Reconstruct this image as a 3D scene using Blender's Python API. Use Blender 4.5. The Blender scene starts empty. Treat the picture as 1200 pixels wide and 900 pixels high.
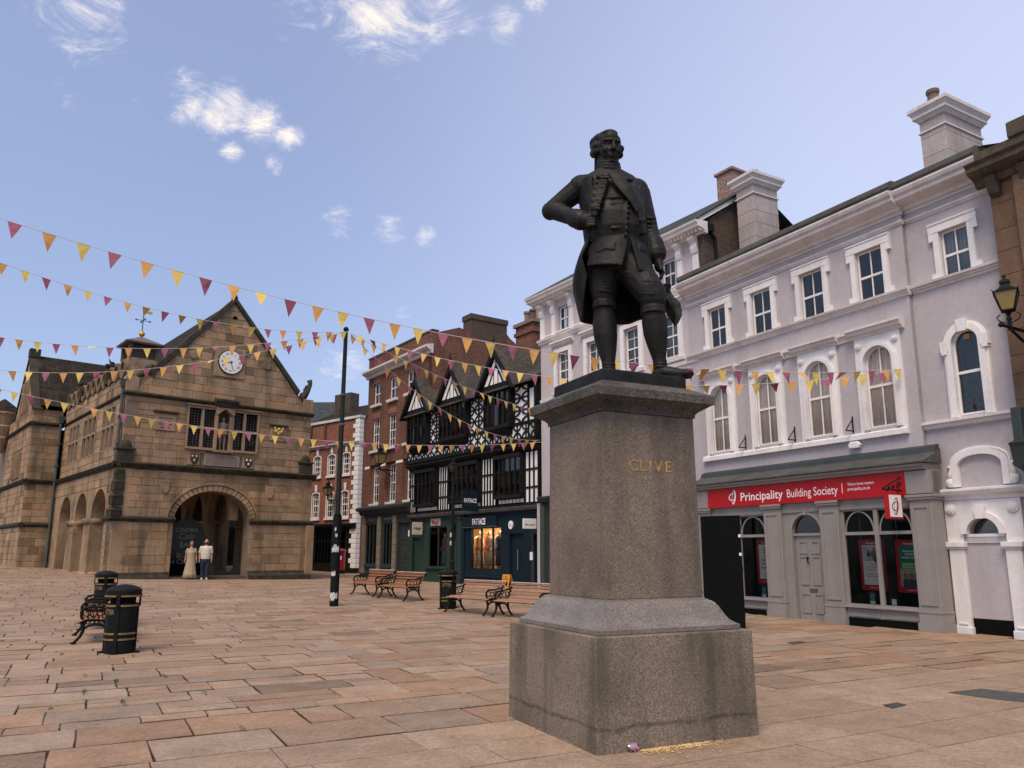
import bpy, bmesh, math, random
from mathutils import Vector, Matrix, noise
R = math.radians
rnd = random.Random(7)
scene = bpy.context.scene
COL = scene.collection

# ---------------------------------------------------------------- camera
cam_data = bpy.data.cameras.new('camera')
cam = bpy.data.objects.new('camera', cam_data)
COL.objects.link(cam)
cam_data.sensor_width = 36.0
cam_data.lens = 901.0 / 1200.0 * 36.0
cam_data.shift_y = 25.5 / 1200.0
cam_data.clip_end = 3000
CAM_H = 1.6
cam.location = (0, 0, CAM_H)
cam.rotation_euler = (R(90 + 10.77), 0, 0)
scene.camera = cam

# ---------------------------------------------------------------- light and sky
SUN_EL, SUN_AZ = R(56), R(200)        # azimuth measured clockwise from +Y
SUN_STRENGTH, SKY_STRENGTH, EXPOSURE = 2.1, 0.10, 0.55
sd = bpy.data.lights.new('sun', 'SUN')
sd.energy = SUN_STRENGTH
sd.angle = R(26)
sd.color = (1.0, 0.82, 0.61)
sun = bpy.data.objects.new('sun', sd)
COL.objects.link(sun)
sdir = Vector((math.sin(SUN_AZ) * math.cos(SUN_EL), math.cos(SUN_AZ) * math.cos(SUN_EL), math.sin(SUN_EL)))
sun.rotation_euler = sdir.to_track_quat('Z', 'Y').to_euler()

world = bpy.data.worlds.new('World')
scene.world = world
world.use_nodes = True
WN, WL = world.node_tree.nodes, world.node_tree.links
WN.clear()


def wn(t, **k):
    n = WN.new(t)
    for a, b in k.items():
        setattr(n, a, b)
    return n


def pixdir(x, y):
    X = (x - 600) / 901.0
    Y = -(y - 475.5) / 901.0
    p = R(10.77)
    return Vector((X, math.cos(p) - Y * math.sin(p), math.sin(p) + Y * math.cos(p))).normalized()


def build_sky():
    out = wn('ShaderNodeOutputWorld')
    bg = wn('ShaderNodeBackground')
    bg.inputs['Strength'].default_value = SKY_STRENGTH
    sky = wn('ShaderNodeTexSky', sky_type='NISHITA', sun_disc=False)
    sky.sun_elevation = SUN_EL
    sky.sun_rotation = SUN_AZ
    sky.altitude = 60
    sky.air_density = 1.0
    sky.dust_density = 1.6
    sky.ozone_density = 1.5
    tc = wn('ShaderNodeTexCoord')
    # evening lavender cast over the whole sky
    hue = wn('ShaderNodeMix', data_type='RGBA', blend_type='MIX')
    hue.inputs[0].default_value = 0.36
    hue.inputs[7].default_value = SKY_TINT
    WL.new(sky.outputs[0], hue.inputs[6])
    # paler towards the quarter where the sun is going down
    gv = wn('ShaderNodeVectorMath', operation='DOT_PRODUCT')
    WL.new(tc.outputs['Generated'], gv.inputs[0])
    gv.inputs[1].default_value = Vector((.80, .60, .05)).normalized()
    gm = wn('ShaderNodeMapRange', interpolation_type='SMOOTHSTEP')
    gm.inputs[1].default_value = .25
    gm.inputs[2].default_value = 1.05
    gm.inputs[4].default_value = .52
    WL.new(gv.outputs['Value'], gm.inputs[0])
    glow = wn('ShaderNodeMix', data_type='RGBA')
    glow.inputs[7].default_value = SKY_PALE
    WL.new(gm.outputs[0], glow.inputs[0])
    WL.new(hue.outputs[2], glow.inputs[6])
    # planar cloud coordinates: direction / (z + k)
    sep = wn('ShaderNodeSeparateXYZ')
    WL.new(tc.outputs['Generated'], sep.inputs[0])
    add = wn('ShaderNodeMath', operation='ADD')
    add.inputs[1].default_value = 0.12
    WL.new(sep.outputs[2], add.inputs[0])
    mx = wn('ShaderNodeMath', operation='MAXIMUM')
    mx.inputs[1].default_value = 0.05
    WL.new(add.outputs[0], mx.inputs[0])
    dv = wn('ShaderNodeVectorMath', operation='DIVIDE')
    cmb = wn('ShaderNodeCombineXYZ')
    for i in range(3):
        WL.new(mx.outputs[0], cmb.inputs[i])
    WL.new(tc.outputs['Generated'], dv.inputs[0])
    WL.new(cmb.outputs[0], dv.inputs[1])
    n1 = wn('ShaderNodeTexNoise')
    n1.inputs['Scale'].default_value = 19.0
    n1.inputs['Detail'].default_value = 12
    n1.inputs['Roughness'].default_value = 0.74
    n1.inputs['Distortion'].default_value = 0.5
    st = wn('ShaderNodeMapping')
    st.inputs['Rotation'].default_value = (0, R(24), 0)
    st.inputs['Scale'].default_value = (.55, 1, 1.35)
    WL.new(tc.outputs['Generated'], st.inputs[0])
    WL.new(st.outputs[0], n1.inputs['Vector'])
    # cloud banks: where the air happens to be moist
    acc = None
    for (x, y, rad, amp) in CLOUDS:
        d = pixdir(x, y)
        vm = wn('ShaderNodeVectorMath', operation='DISTANCE')
        nv = wn('ShaderNodeVectorMath', operation='NORMALIZE')
        WL.new(tc.outputs['Generated'], nv.inputs[0])
        WL.new(nv.outputs[0], vm.inputs[0])
        vm.inputs[1].default_value = d
        mr = wn('ShaderNodeMapRange', interpolation_type='SMOOTHSTEP')
        mr.inputs[1].default_value = 0.0
        mr.inputs[2].default_value = rad
        mr.inputs[3].default_value = amp
        mr.inputs[4].default_value = 0.0
        WL.new(vm.outputs['Value'], mr.inputs[0])
        if acc is None:
            acc = mr.outputs[0]
        else:
            m = wn('ShaderNodeMath', operation='MAXIMUM')
            WL.new(acc, m.inputs[0])
            WL.new(mr.outputs[0], m.inputs[1])
            acc = m.outputs[0]
    # broad drifts that go on all round
    n2 = wn('ShaderNodeTexNoise')
    n2.inputs['Scale'].default_value = 1.3
    n2.inputs['Detail'].default_value = 3
    WL.new(dv.outputs[0], n2.inputs['Vector'])
    d2 = wn('ShaderNodeMapRange')
    d2.inputs[1].default_value = 0.60
    d2.inputs[2].default_value = 0.85
    d2.inputs[3].default_value = 0.0
    d2.inputs[4].default_value = 0.16
    WL.new(n2.outputs[0], d2.inputs[0])
    mm = wn('ShaderNodeMath', operation='MAXIMUM')
    WL.new(acc, mm.inputs[0])
    WL.new(d2.outputs[0], mm.inputs[1])
    s = wn('ShaderNodeMath', operation='ADD')
    WL.new(mm.outputs[0], s.inputs[0])
    WL.new(n1.outputs[0], s.inputs[1])
    th = wn('ShaderNodeMapRange', interpolation_type='SMOOTHSTEP')
    th.inputs[1].default_value = 0.74
    th.inputs[2].default_value = 1.06
    WL.new(s.outputs[0], th.inputs[0])
    ccol = wn('ShaderNodeMix', data_type='RGBA')
    ccol.inputs[6].default_value = CLOUD_A
    ccol.inputs[7].default_value = CLOUD_B
    WL.new(th.outputs[0], ccol.inputs[0])
    mix = wn('ShaderNodeMix', data_type='RGBA')
    dens = wn('ShaderNodeMath', operation='MULTIPLY')
    dens.inputs[1].default_value = 0.85
    WL.new(th.outputs[0], dens.inputs[0])
    WL.new(dens.outputs[0], mix.inputs[0])
    WL.new(glow.outputs[2], mix.inputs[6])
    WL.new(ccol.outputs[2], mix.inputs[7])
    WL.new(mix.outputs[2], bg.inputs[0])
    WL.new(bg.outputs[0], out.inputs[0])


SKY_TINT = (4.15, 4.75, 7.4, 1)
SKY_PALE = (6.7, 7.0, 8.8, 1)
CLOUD_A = (6.2, 6.0, 7.0, 1)
CLOUD_B = (8.6, 7.6, 6.4, 1)
CLOUDS = [(225, 112, .07, .44), (262, 128, .075, .48), (300, 145, .065, .44), (335, 160, .045, .38), (322, 196, .034, .42), (272, 176, .034, .42), (95, 25, .11, .36), (60, 5, .08, .36),
          (440, 0, .15, .46), (520, 8, .10, .44), (350, 10, .10, .3), (460, 40, .06, .30), (590, 25, .06, .32), (630, 0, .05, .32), (85, 110, .05, .28), (155, 125, .05, .26),
          (400, 262, .05, .36), (455, 272, .06, .38), (500, 278, .04, .36), (150, 384, .06, .25), (405, 425, .10, .34), (380, 460, .09, .26), (560, 255, .03, .16), (640, 240, .05, .15), (470, 365, .04, .2), (1050, 150, .03, .33), (1075, 160, .035, .3), (90, 180, .04, .2)]
build_sky()
scene.view_settings.view_transform = 'Standard'
scene.view_settings.look = 'None'
scene.view_settings.exposure = EXPOSURE
scene.view_settings.gamma = 1.0
scene.render.engine = 'CYCLES'
scene.cycles.max_bounces = 6
scene.cycles.transparent_max_bounces = 12


# ---------------------------------------------------------------- ground height (the square rises gently to the back and left)
def zg(x, y):
    t = min(1, max(0, (y - 18) / 12))
    q = -(x + 10)
    return .25 * t * t * (3 - 2 * t) + .0175 * (q + math.sqrt(q * q + 4)) - .01


def ray(x, y):
    X = (x - 600) / 901.0
    Y = -(y - 475.5) / 901.0
    p = R(10.77)
    return Vector((X, math.cos(p) - Y * math.sin(p), math.sin(p) + Y * math.cos(p)))


# ---------------------------------------------------------------- materials
def lin(c):
    return tuple((v / 12.92 if v <= .04045 else ((v + .055) / 1.055) ** 2.4) for v in c)


MATS = {}


def mat(name, col, col2=None, rough=.8, nscale=2.0, fine=30.0, famp=.25, bump=.15, bscale=60.0, metal=0.0, spec=.5,
        streak=None, streak_col=None, pattern=None, stretch=None, grunge=None, speckle=None, band=None):
    if name in MATS:
        return MATS[name]
    m = bpy.data.materials.new(name)
    m.use_nodes = True
    N, L = m.node_tree.nodes, m.node_tree.links
    b = N['Principled BSDF']
    b.inputs['Roughness'].default_value = rough
    b.inputs['Metallic'].default_value = metal
    b.inputs['Specular IOR Level'].default_value = spec
    tc = N.new('ShaderNodeTexCoord')
    vec = tc.outputs['Object']
    if stretch:
        mp = N.new('ShaderNodeMapping')
        mp.inputs['Scale'].default_value = stretch
        L.new(vec, mp.inputs[0])
        vec2 = mp.outputs[0]
    else:
        vec2 = vec

    def noise_(sc, det=5, rg=.55, v=vec):
        n = N.new('ShaderNodeTexNoise')
        n.inputs['Scale'].default_value = sc
        n.inputs['Detail'].default_value = det
        n.inputs['Roughness'].default_value = rg
        L.new(v, n.inputs['Vector'])
        return n.outputs[0]

    def ramp(src, a, bb, lo=0, hi=1):
        r = N.new('ShaderNodeMapRange')
        for i, v in enumerate((a, bb, lo, hi)):
            r.inputs[i + 1].default_value = v
        L.new(src, r.inputs[0])
        return r.outputs[0]

    def mixc(fac, A, B, mode='MIX'):
        x = N.new('ShaderNodeMix')
        x.data_type = 'RGBA'
        x.blend_type = mode
        for s, v in ((0, fac), (6, A), (7, B)):
            if isinstance(v, (int, float)):
                x.inputs[s].default_value = v
            elif isinstance(v, tuple):
                x.inputs[s].default_value = (v + (1,))[:4]
            else:
                L.new(v, x.inputs[s])
        return x.outputs[2]
    c2 = col2 or tuple(v * .7 for v in col)
    base = mixc(ramp(noise_(nscale, 5, .6, vec2), .38, .66), tuple(col), tuple(c2))
    hgt = None
    if pattern:
        pk = pattern
        sp = N.new('ShaderNodeSeparateXYZ')
        L.new(vec, sp.inputs[0])
        ad = N.new('ShaderNodeMath')
        ad.operation = 'ADD'
        L.new(sp.outputs[0], ad.inputs[0])
        L.new(sp.outputs[1], ad.inputs[1])
        cb = N.new('ShaderNodeCombineXYZ')
        L.new(ad.outputs[0], cb.inputs[0])
        L.new(sp.outputs[2], cb.inputs[1])
        br = N.new('ShaderNodeTexBrick')
        br.inputs['Scale'].default_value = 1.0
        br.inputs['Brick Width'].default_value = pk[0]
        br.inputs['Row Height'].default_value = pk[1]
        br.inputs['Mortar Size'].default_value = pk[2]
        br.inputs['Mortar Smooth'].default_value = .3
        br.inputs['Bias'].default_value = 0
        br.inputs['Color1'].default_value = (.55, .55, .55, 1)
        br.inputs['Color2'].default_value = (1.25, 1.25, 1.25, 1)
        br.inputs['Mortar'].default_value = (1, 1, 1, 1)
        L.new(cb.outputs[0], br.inputs['Vector'])
        tinted = mixc(.75, base, br.outputs['Color'], 'MULTIPLY')
        base = mixc(br.outputs['Fac'], tinted, tuple(pk[3]))
        hgt = br.outputs['Fac']
    f = noise_(fine, 4, .65)
    fr = ramp(f, .3, .7, 1 - famp, 1 + famp)
    cbv = N.new('ShaderNodeCombineColor')
    for i in range(3):
        L.new(fr, cbv.inputs[i])
    base = mixc(1.0, base, cbv.outputs[0], 'MULTIPLY')
    if speckle:
        vo = N.new('ShaderNodeTexVoronoi')
        vo.inputs['Scale'].default_value = speckle[0]
        L.new(vec, vo.inputs['Vector'])
        sc_ = N.new('ShaderNodeSeparateColor')
        L.new(vo.outputs['Color'], sc_.inputs[0])
        sv = ramp(sc_.outputs[0], 0, 1, speckle[1], speckle[2])
        cs = N.new('ShaderNodeCombineColor')
        for i in range(3):
            L.new(sv, cs.inputs[i])
        base = mixc(1.0, base, cs.outputs[0], 'MULTIPLY')
    if streak:
        mp = N.new('ShaderNodeMapping')
        mp.inputs['Scale'].default_value = (streak, streak, streak * .12)
        L.new(vec, mp.inputs[0])
        sn = noise_(1.0, 6, .6, mp.outputs[0])
        base = mixc(ramp(sn, .50, .72, 0, .75), base, tuple(streak_col or (.03, .032, .025)))
    if band:                                   # a stain line at height band[0]
        sp = N.new('ShaderNodeSeparateXYZ')
        L.new(vec, sp.inputs[0])
        wob = ramp(noise_(3.5, 6, .6), 0, 1, -band[2], band[2])
        dz = N.new('ShaderNodeMath')
        dz.operation = 'ADD'
        L.new(sp.outputs[2], dz.inputs[0])
        L.new(wob, dz.inputs[1])
        d2 = N.new('ShaderNodeMath')
        d2.operation = 'SUBTRACT'
        L.new(dz.outputs[0], d2.inputs[0])
        d2.inputs[1].default_value = band[0]
        ab = N.new('ShaderNodeMath')
        ab.operation = 'ABSOLUTE'
        L.new(d2.outputs[0], ab.inputs[0])
        core = ramp(ab.outputs[0], 0, band[1], .85, 0)
        pat = ramp(noise_(9, 6, .7), .35, .62, .15, 1)
        mu = N.new('ShaderNodeMath')
        mu.operation = 'MULTIPLY'
        L.new(core, mu.inputs[0])
        L.new(pat, mu.inputs[1])
        base = mixc(mu.outputs[0], base, tuple(band[3]))
    if grunge:
        gn = noise_(grunge[0], 7, .7)
        base = mixc(ramp(gn, grunge[1], grunge[1] + .14, 0, grunge[2]), base, tuple(grunge[3]))
    at = N.new('ShaderNodeAttribute')
    at.attribute_name = 'tint'
    base = mixc(1.0, base, at.outputs['Color'], 'MULTIPLY')
    L.new(base, b.inputs['Base Color'])
    rr = ramp(noise_(fine * .4, 4), .3, .7, max(.05, rough - .12), min(1, rough + .12))
    L.new(rr, b.inputs['Roughness'])
    if bump > 0:
        bp = N.new('ShaderNodeBump')
        bp.inputs['Strength'].default_value = bump
        bp.inputs['Distance'].default_value = .02
        h = noise_(bscale, 5, .6, vec2)
        if hgt is not None:
            mm = N.new('ShaderNodeMath')
            mm.operation = 'MULTIPLY_ADD'
            mm.inputs[1].default_value = -1.0
            L.new(hgt, mm.inputs[0])
            L.new(h, mm.inputs[2])
            h = mm.outputs[0]
        L.new(h, bp.inputs['Height'])
        L.new(bp.outputs[0], b.inputs['Normal'])
    MATS[name] = m
    return m


def glass_mat(name, tint=(.55, .62, .62), refl=.9, ior=1.5):
    if name in MATS:
        return MATS[name]
    m = bpy.data.materials.new(name)
    m.use_nodes = True
    N, L = m.node_tree.nodes, m.node_tree.links
    N.clear()
    o = N.new('ShaderNodeOutputMaterial')
    t = N.new('ShaderNodeBsdfTransparent')
    t.inputs[0].default_value = tint + (1,)
    g = N.new('ShaderNodeBsdfGlossy')
    g.inputs[0].default_value = (refl, refl, refl, 1)
    g.inputs['Roughness'].default_value = .03
    fz = N.new('ShaderNodeFresnel')
    fz.inputs[0].default_value = ior
    nz = N.new('ShaderNodeTexNoise')
    nz.inputs['Scale'].default_value = 1.7
    bp = N.new('ShaderNodeBump')
    bp.inputs['Strength'].default_value = .04
    L.new(nz.outputs[0], bp.inputs['Height'])
    L.new(bp.outputs[0], g.inputs['Normal'])
    mx = N.new('ShaderNodeMixShader')
    L.new(fz.outputs[0], mx.inputs[0])
    L.new(t.outputs[0], mx.inputs[1])
    L.new(g.outputs[0], mx.inputs[2])
    L.new(mx.outputs[0], o.inputs[0])
    MATS[name] = m
    return m


def glow_mat(name, col, strength):
    m = bpy.data.materials.new(name)
    m.use_nodes = True
    b = m.node_tree.nodes['Principled BSDF']
    b.inputs['Base Color'].default_value = col + (1,)
    b.inputs['Emission Color'].default_value = col + (1,)
    b.inputs['Emission Strength'].default_value = strength
    MATS[name] = m
    return m


# ---------------------------------------------------------------- mesh builder
class MB:
    def __init__(s):
        s.v, s.f, s.t, s.tint = [], [], [], (1, 1, 1, 1)

    def add(s, vs, fs):
        o = len(s.v)
        s.v += [tuple(p) for p in vs]
        s.t += [s.tint] * len(vs)
        s.f += [tuple(i + o for i in f) for f in fs]
        return s

    def quad(s, a, b, c, d):
        return s.add([a, b, c, d], [(0, 1, 2, 3)])

    def box(s, x0, x1, y0, y1, z0, z1):
        vs = [(x, y, z) for z in (z0, z1) for y in (y0, y1) for x in (x0, x1)]
        return s.add(vs, [(0, 2, 3, 1), (4, 5, 7, 6), (0, 1, 5, 4), (2, 6, 7, 3), (0, 4, 6, 2), (1, 3, 7, 5)])

    def frustum(s, cx, cy, z0, z1, w0, d0, w1, d1):
        vs = []
        for z, w, d in ((z0, w0, d0), (z1, w1, d1)):
            vs += [(cx - w, cy - d, z), (cx + w, cy - d, z), (cx + w, cy + d, z), (cx - w, cy + d, z)]
        return s.add(vs, [(3, 2, 1, 0), (4, 5, 6, 7), (0, 1, 5, 4), (1, 2, 6, 5), (2, 3, 7, 6), (3, 0, 4, 7)])

    def bar(s, p, q, w, h=None):
        """square bar between two points"""
        p, q = Vector(p), Vector(q)
        h = h or w
        d = (q - p).normalized()
        up = Vector((0, 0, 1)) if abs(d.z) < .95 else Vector((0, 1, 0))
        a = d.cross(up).normalized() * w / 2
        b = a.cross(d).normalized() * h / 2
        vs = [p - a - b, p + a - b, p + a + b, p - a + b, q - a - b, q + a - b, q + a + b, q - a + b]
        return s.add(vs, [(0, 1, 2, 3), (7, 6, 5, 4), (0, 4, 5, 1), (1, 5, 6, 2), (2, 6, 7, 3), (3, 7, 4, 0)])

    def extrude_x(s, prof, x0, x1):
        """closed profile [(y,z)] swept along x"""
        n = len(prof)
        vs = [(x0, y, z) for y, z in prof] + [(x1, y, z) for y, z in prof]
        fs = [(i, (i + 1) % n, n + (i + 1) % n, n + i) for i in range(n)]
        return s.add(vs, fs + [tuple(range(n - 1, -1, -1)), tuple(range(n, 2 * n))])

    def extrude_y(s, prof, y0, y1):
        """closed profile [(x,z)] swept along y"""
        n = len(prof)
        vs = [(x, y0, z) for x, z in prof] + [(x, y1, z) for x, z in prof]
        fs = [((i + 1) % n, i, n + i, n + (i + 1) % n) for i in range(n)]
        return s.add(vs, fs + [tuple(range(n)), tuple(range(2 * n - 1, n - 1, -1))])

    def extrude_z(s, prof, z0, z1):
        n = len(prof)
        vs = [(x, y, z0) for x, y in prof] + [(x, y, z1) for x, y in prof]
        fs = [(i, (i + 1) % n, n + (i + 1) % n, n + i) for i in range(n)]
        return s.add(vs, fs + [tuple(range(n - 1, -1, -1)), tuple(range(n, 2 * n))])

    def lathe(s, prof, n=24, c=(0, 0), a0=0, scale=(1, 1), flat=False):
        """profile [(r,z)] about z"""
        vs, fs = [], []
        k = len(prof)
        for i in range(n):
            a = a0 + 2 * math.pi * i / n
            for r, z in prof:
                vs.append((c[0] + r * math.cos(a) * scale[0], c[1] + r * math.sin(a) * scale[1], z))
        for i in range(n):
            j = (i + 1) % n
            for q in range(k - 1):
                fs.append((i * k + q, j * k + q, j * k + q + 1, i * k + q + 1))
        if prof[0][0] > 1e-4:
            fs.append(tuple(i * k for i in range(n - 1, -1, -1)))
        if prof[-1][0] > 1e-4:
            fs.append(tuple(i * k + k - 1 for i in range(n)))
        return s.add(vs, fs)

    def tube(s, pts, r, n=8, caps=True):
        pts = [Vector(p) for p in pts]
        rs = r if isinstance(r, (list, tuple)) else [r] * len(pts)
        vs, fs = [], []
        prev = None
        for i, p in enumerate(pts):
            d = (pts[min(i + 1, len(pts) - 1)] - pts[max(i - 1, 0)])
            if d.length < 1e-9:
                d = Vector((0, 0, 1))
            d.normalize()
            if prev is None:
                up = Vector((0, 0, 1)) if abs(d.z) < .9 else Vector((1, 0, 0))
                a = d.cross(up).normalized()
            else:
                a = (prev - d * prev.dot(d))
                a = a.normalized() if a.length > 1e-6 else d.orthogonal().normalized()
            prev = a
            b = d.cross(a)
            for k in range(n):
                t = 2 * math.pi * k / n
                vs.append(p + (a * math.cos(t) + b * math.sin(t)) * rs[i])
        for i in range(len(pts) - 1):
            for k in range(n):
                k2 = (k + 1) % n
                fs.append((i * n + k, i * n + k2, (i + 1) * n + k2, (i + 1) * n + k))
        if caps:
            fs.append(tuple(range(n - 1, -1, -1)))
            o = (len(pts) - 1) * n
            fs.append(tuple(o + k for k in range(n)))
        return s.add(vs, fs)

    def ball(s, c, r, n=12, m=8, rot=None):
        rx, ry, rz = r if isinstance(r, (list, tuple)) else (r, r, r)
        vs = []
        c = Vector(c)
        M = rot or Matrix.Identity(3)
        vs.append(c + M @ Vector((0, 0, -rz)))
        for j in range(1, m):
            t = -math.pi / 2 + math.pi * j / m
            for i in range(n):
                a = 2 * math.pi * i / n
                vs.append(c + M @ Vector((rx * math.cos(t) * math.cos(a), ry * math.cos(t) * math.sin(a), rz * math.sin(t))))
        vs.append(c + M @ Vector((0, 0, rz)))
        fs = []
        for i in range(n):
            fs.append((0, 1 + (i + 1) % n, 1 + i))
            for j in range(m - 2):
                a, b = 1 + j * n + i, 1 + j * n + (i + 1) % n
                fs.append((a, b, b + n, a + n))
            e = 1 + (m - 2) * n
            fs.append((e + i, e + (i + 1) % n, len(vs) - 1))
        return s.add(vs, fs)

    def capsule(s, p, r0, q, r1, n=12):
        """tapered limb with round ends"""
        p, q = Vector(p), Vector(q)
        d = (q - p).normalized()
        pts, rs = [], []
        for k in (-90, -60, -30):
            pts.append(p + d * (r0 * math.sin(R(k))))
            rs.append(max(.001, r0 * math.cos(R(k))))
        for k in (0, .25, .5, .75, 1):
            pts.append(p.lerp(q, k))
            rs.append(r0 + (r1 - r0) * k)
        for k in (30, 60, 90):
            pts.append(q + d * (r1 * math.sin(R(k))))
            rs.append(max(.001, r1 * math.cos(R(k))))
        return s.tube(pts, rs, n)

    def loft(s, rings, n=28, power=2.0):
        """rings of (cx,cy,z,rx,ry) joined upwards"""
        vs, fs = [], []
        for cx, cy, z, rx, ry in rings:
            for i in range(n):
                a = 2 * math.pi * i / n
                ca, sa = math.cos(a), math.sin(a)
                e = 2 / power
                vs.append((cx + rx * math.copysign(abs(ca) ** e, ca), cy + ry * math.copysign(abs(sa) ** e, sa), z))
        for j in range(len(rings) - 1):
            for i in range(n):
                k = (i + 1) % n
                fs.append((j * n + i, j * n + k, (j + 1) * n + k, (j + 1) * n + i))
        fs.append(tuple(range(n - 1, -1, -1)))
        o = (len(rings) - 1) * n
        fs.append(tuple(o + i for i in range(n)))
        return s.add(vs, fs)

    def sheet(s, grid, th):
        """thick curved sheet from rows of points"""
        nr, nc = len(grid), len(grid[0])
        g = [[Vector(p) for p in row] for row in grid]
        vs, nrm = [], []
        for i in range(nr):
            for j in range(nc):
                du = g[i][min(j + 1, nc - 1)] - g[i][max(j - 1, 0)]
                dv = g[min(i + 1, nr - 1)][j] - g[max(i - 1, 0)][j]
                n = du.cross(dv)
                n = n.normalized() if n.length > 1e-9 else Vector((0, -1, 0))
                nrm.append(n)
        flat = [p for row in g for p in row]
        vs = [p + n * th / 2 for p, n in zip(flat, nrm)] + [p - n * th / 2 for p, n in zip(flat, nrm)]
        fs = []
        K = nr * nc
        for i in range(nr - 1):
            for j in range(nc - 1):
                a, b, c, d = i * nc + j, i * nc + j + 1, (i + 1) * nc + j + 1, (i + 1) * nc + j
                fs += [(a, b, c, d), (K + d, K + c, K + b, K + a)]
        edge = [(0, j) for j in range(nc)] + [(i, nc - 1) for i in range(1, nr)] + [(nr - 1, j) for j in range(nc - 2, -1, -1)] + [(i, 0) for i in range(nr - 2, 0, -1)]
        ids = [i * nc + j for i, j in edge]
        for a, b in zip(ids, ids[1:] + ids[:1]):
            fs.append((a, K + a, K + b, b))
        return s.add(vs, fs)

    def merge(s, o, M=None):
        vs = [M @ Vector(p) for p in o.v] if M else o.v
        k = len(s.v)
        s.v += [tuple(p) for p in vs]
        s.t += o.t
        s.f += [tuple(i + k for i in f) for f in o.f]
        return s

    def mesh(s, name, smooth=False):
        me = bpy.data.meshes.new(name)
        me.from_pydata(s.v, [], s.f)
        at = me.color_attributes.new('tint', 'FLOAT_COLOR', 'POINT')
        at.data.foreach_set('color', [c for t in s.t for c in t])
        if smooth:
            me.polygons.foreach_set('use_smooth', [True] * len(me.polygons))
        return me

    def build(s, name, material, parent=None, smooth=False, bevel=0, segs=2, fix=False):
        me = s.mesh(name, smooth)
        if fix:
            bm = bmesh.new()
            bm.from_mesh(me)
            bmesh.ops.recalc_face_normals(bm, faces=bm.faces)
            bm.to_mesh(me)
            bm.free()
        me.materials.append(material)
        o = bpy.data.objects.new(name, me)
        COL.objects.link(o)
        if parent is not None:
            o.parent = parent
        if bevel:
            b = o.modifiers.new('bevel', 'BEVEL')
            b.width = bevel
            b.segments = segs
            b.limit_method = 'ANGLE'
            b.angle_limit = R(40)
        return o


def remesh(o, size, it=6, fac=.5):
    """fuse overlapping volumes into one continuous skin, then keep the result as a plain mesh"""
    m = o.modifiers.new('remesh', 'REMESH')
    m.mode = 'VOXEL'
    m.voxel_size = size
    k = o.modifiers.new('smooth', 'SMOOTH')
    k.iterations = it
    k.factor = fac
    bpy.context.view_layer.update()
    me = bpy.data.meshes.new_from_object(o.evaluated_get(bpy.context.evaluated_depsgraph_get()))
    o.modifiers.clear()
    mt = o.data.materials[0]
    old = o.data
    o.data = me
    me.name = o.name
    bpy.data.meshes.remove(old)
    if not me.materials:
        me.materials.append(mt)
    if 'tint' in me.color_attributes:
        me.color_attributes.remove(me.color_attributes['tint'])
    at = me.color_attributes.new('tint', 'FLOAT_COLOR', 'POINT')
    at.data.foreach_set('color', [1.0] * (4 * len(me.vertices)))
    me.polygons.foreach_set('use_smooth', [True] * len(me.polygons))
    return o


def tag(o, label, cat, group=None):
    o['label'] = label
    o['category'] = cat
    if group:
        o['group'] = group
    return o


def thing(name, label, cat, loc=(0, 0, 0), rz=0, group=None):
    o = bpy.data.objects.new(name, None)
    o.empty_display_size = .2
    COL.objects.link(o)
    o.location = loc
    o.rotation_euler = (0, 0, rz)
    return tag(o, label, cat, group)


def copy_tree(o, parent=None):
    c = o.copy()
    COL.objects.link(c)
    if parent is not None:
        c.parent = parent
    for ch in list(o.children):
        copy_tree(ch, c)
    return c


def text_mb(body, width=None, height=None, depth=.01, bold=0.0, align='LEFT', shear=0):
    """flat lettering in the x-z plane, facing -y; origin at left end of the baseline"""
    cu = bpy.data.curves.new('lettering', 'FONT')
    cu.body = body
    cu.offset = bold
    cu.shear = shear
    cu.resolution_u = 3
    ob = bpy.data.objects.new('lettering', cu)
    COL.objects.link(ob)
    bpy.context.view_layer.update()
    dg = bpy.context.evaluated_depsgraph_get()
    me = bpy.data.meshes.new_from_object(ob.evaluated_get(dg))
    vs = [v.co.copy() for v in me.vertices]
    fs = [tuple(p.vertices) for p in me.polygons]
    bpy.data.objects.remove(ob)
    bpy.data.curves.remove(cu)
    bpy.data.meshes.remove(me)
    mb = MB()
    if not vs:
        return mb
    x0, x1 = min(v.x for v in vs), max(v.x for v in vs)
    y1 = max(v.y for v in vs)
    sx = width / (x1 - x0) if width else None
    sy = height / y1 if height else None
    sx = sx or sy
    sy = sy or sx
    mb.add([((v.x - x0) * sx, -depth, v.y * sy) for v in vs], fs)
    return mb


def text(body, x, y, z, material, parent, width=None, height=None, bold=0.0, name='lettering', depth=.0, shear=0, center=False):
    mb = text_mb(body, width, height, depth, bold, shear=shear)
    if not mb.v:
        return None
    w = max(p[0] for p in mb.v)
    dx = x - (w / 2 if center else 0)
    mb.v = [(p[0] + dx, y + p[1], p[2] + z) for p in mb.v]
    return mb.build(name, material, parent)
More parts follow.
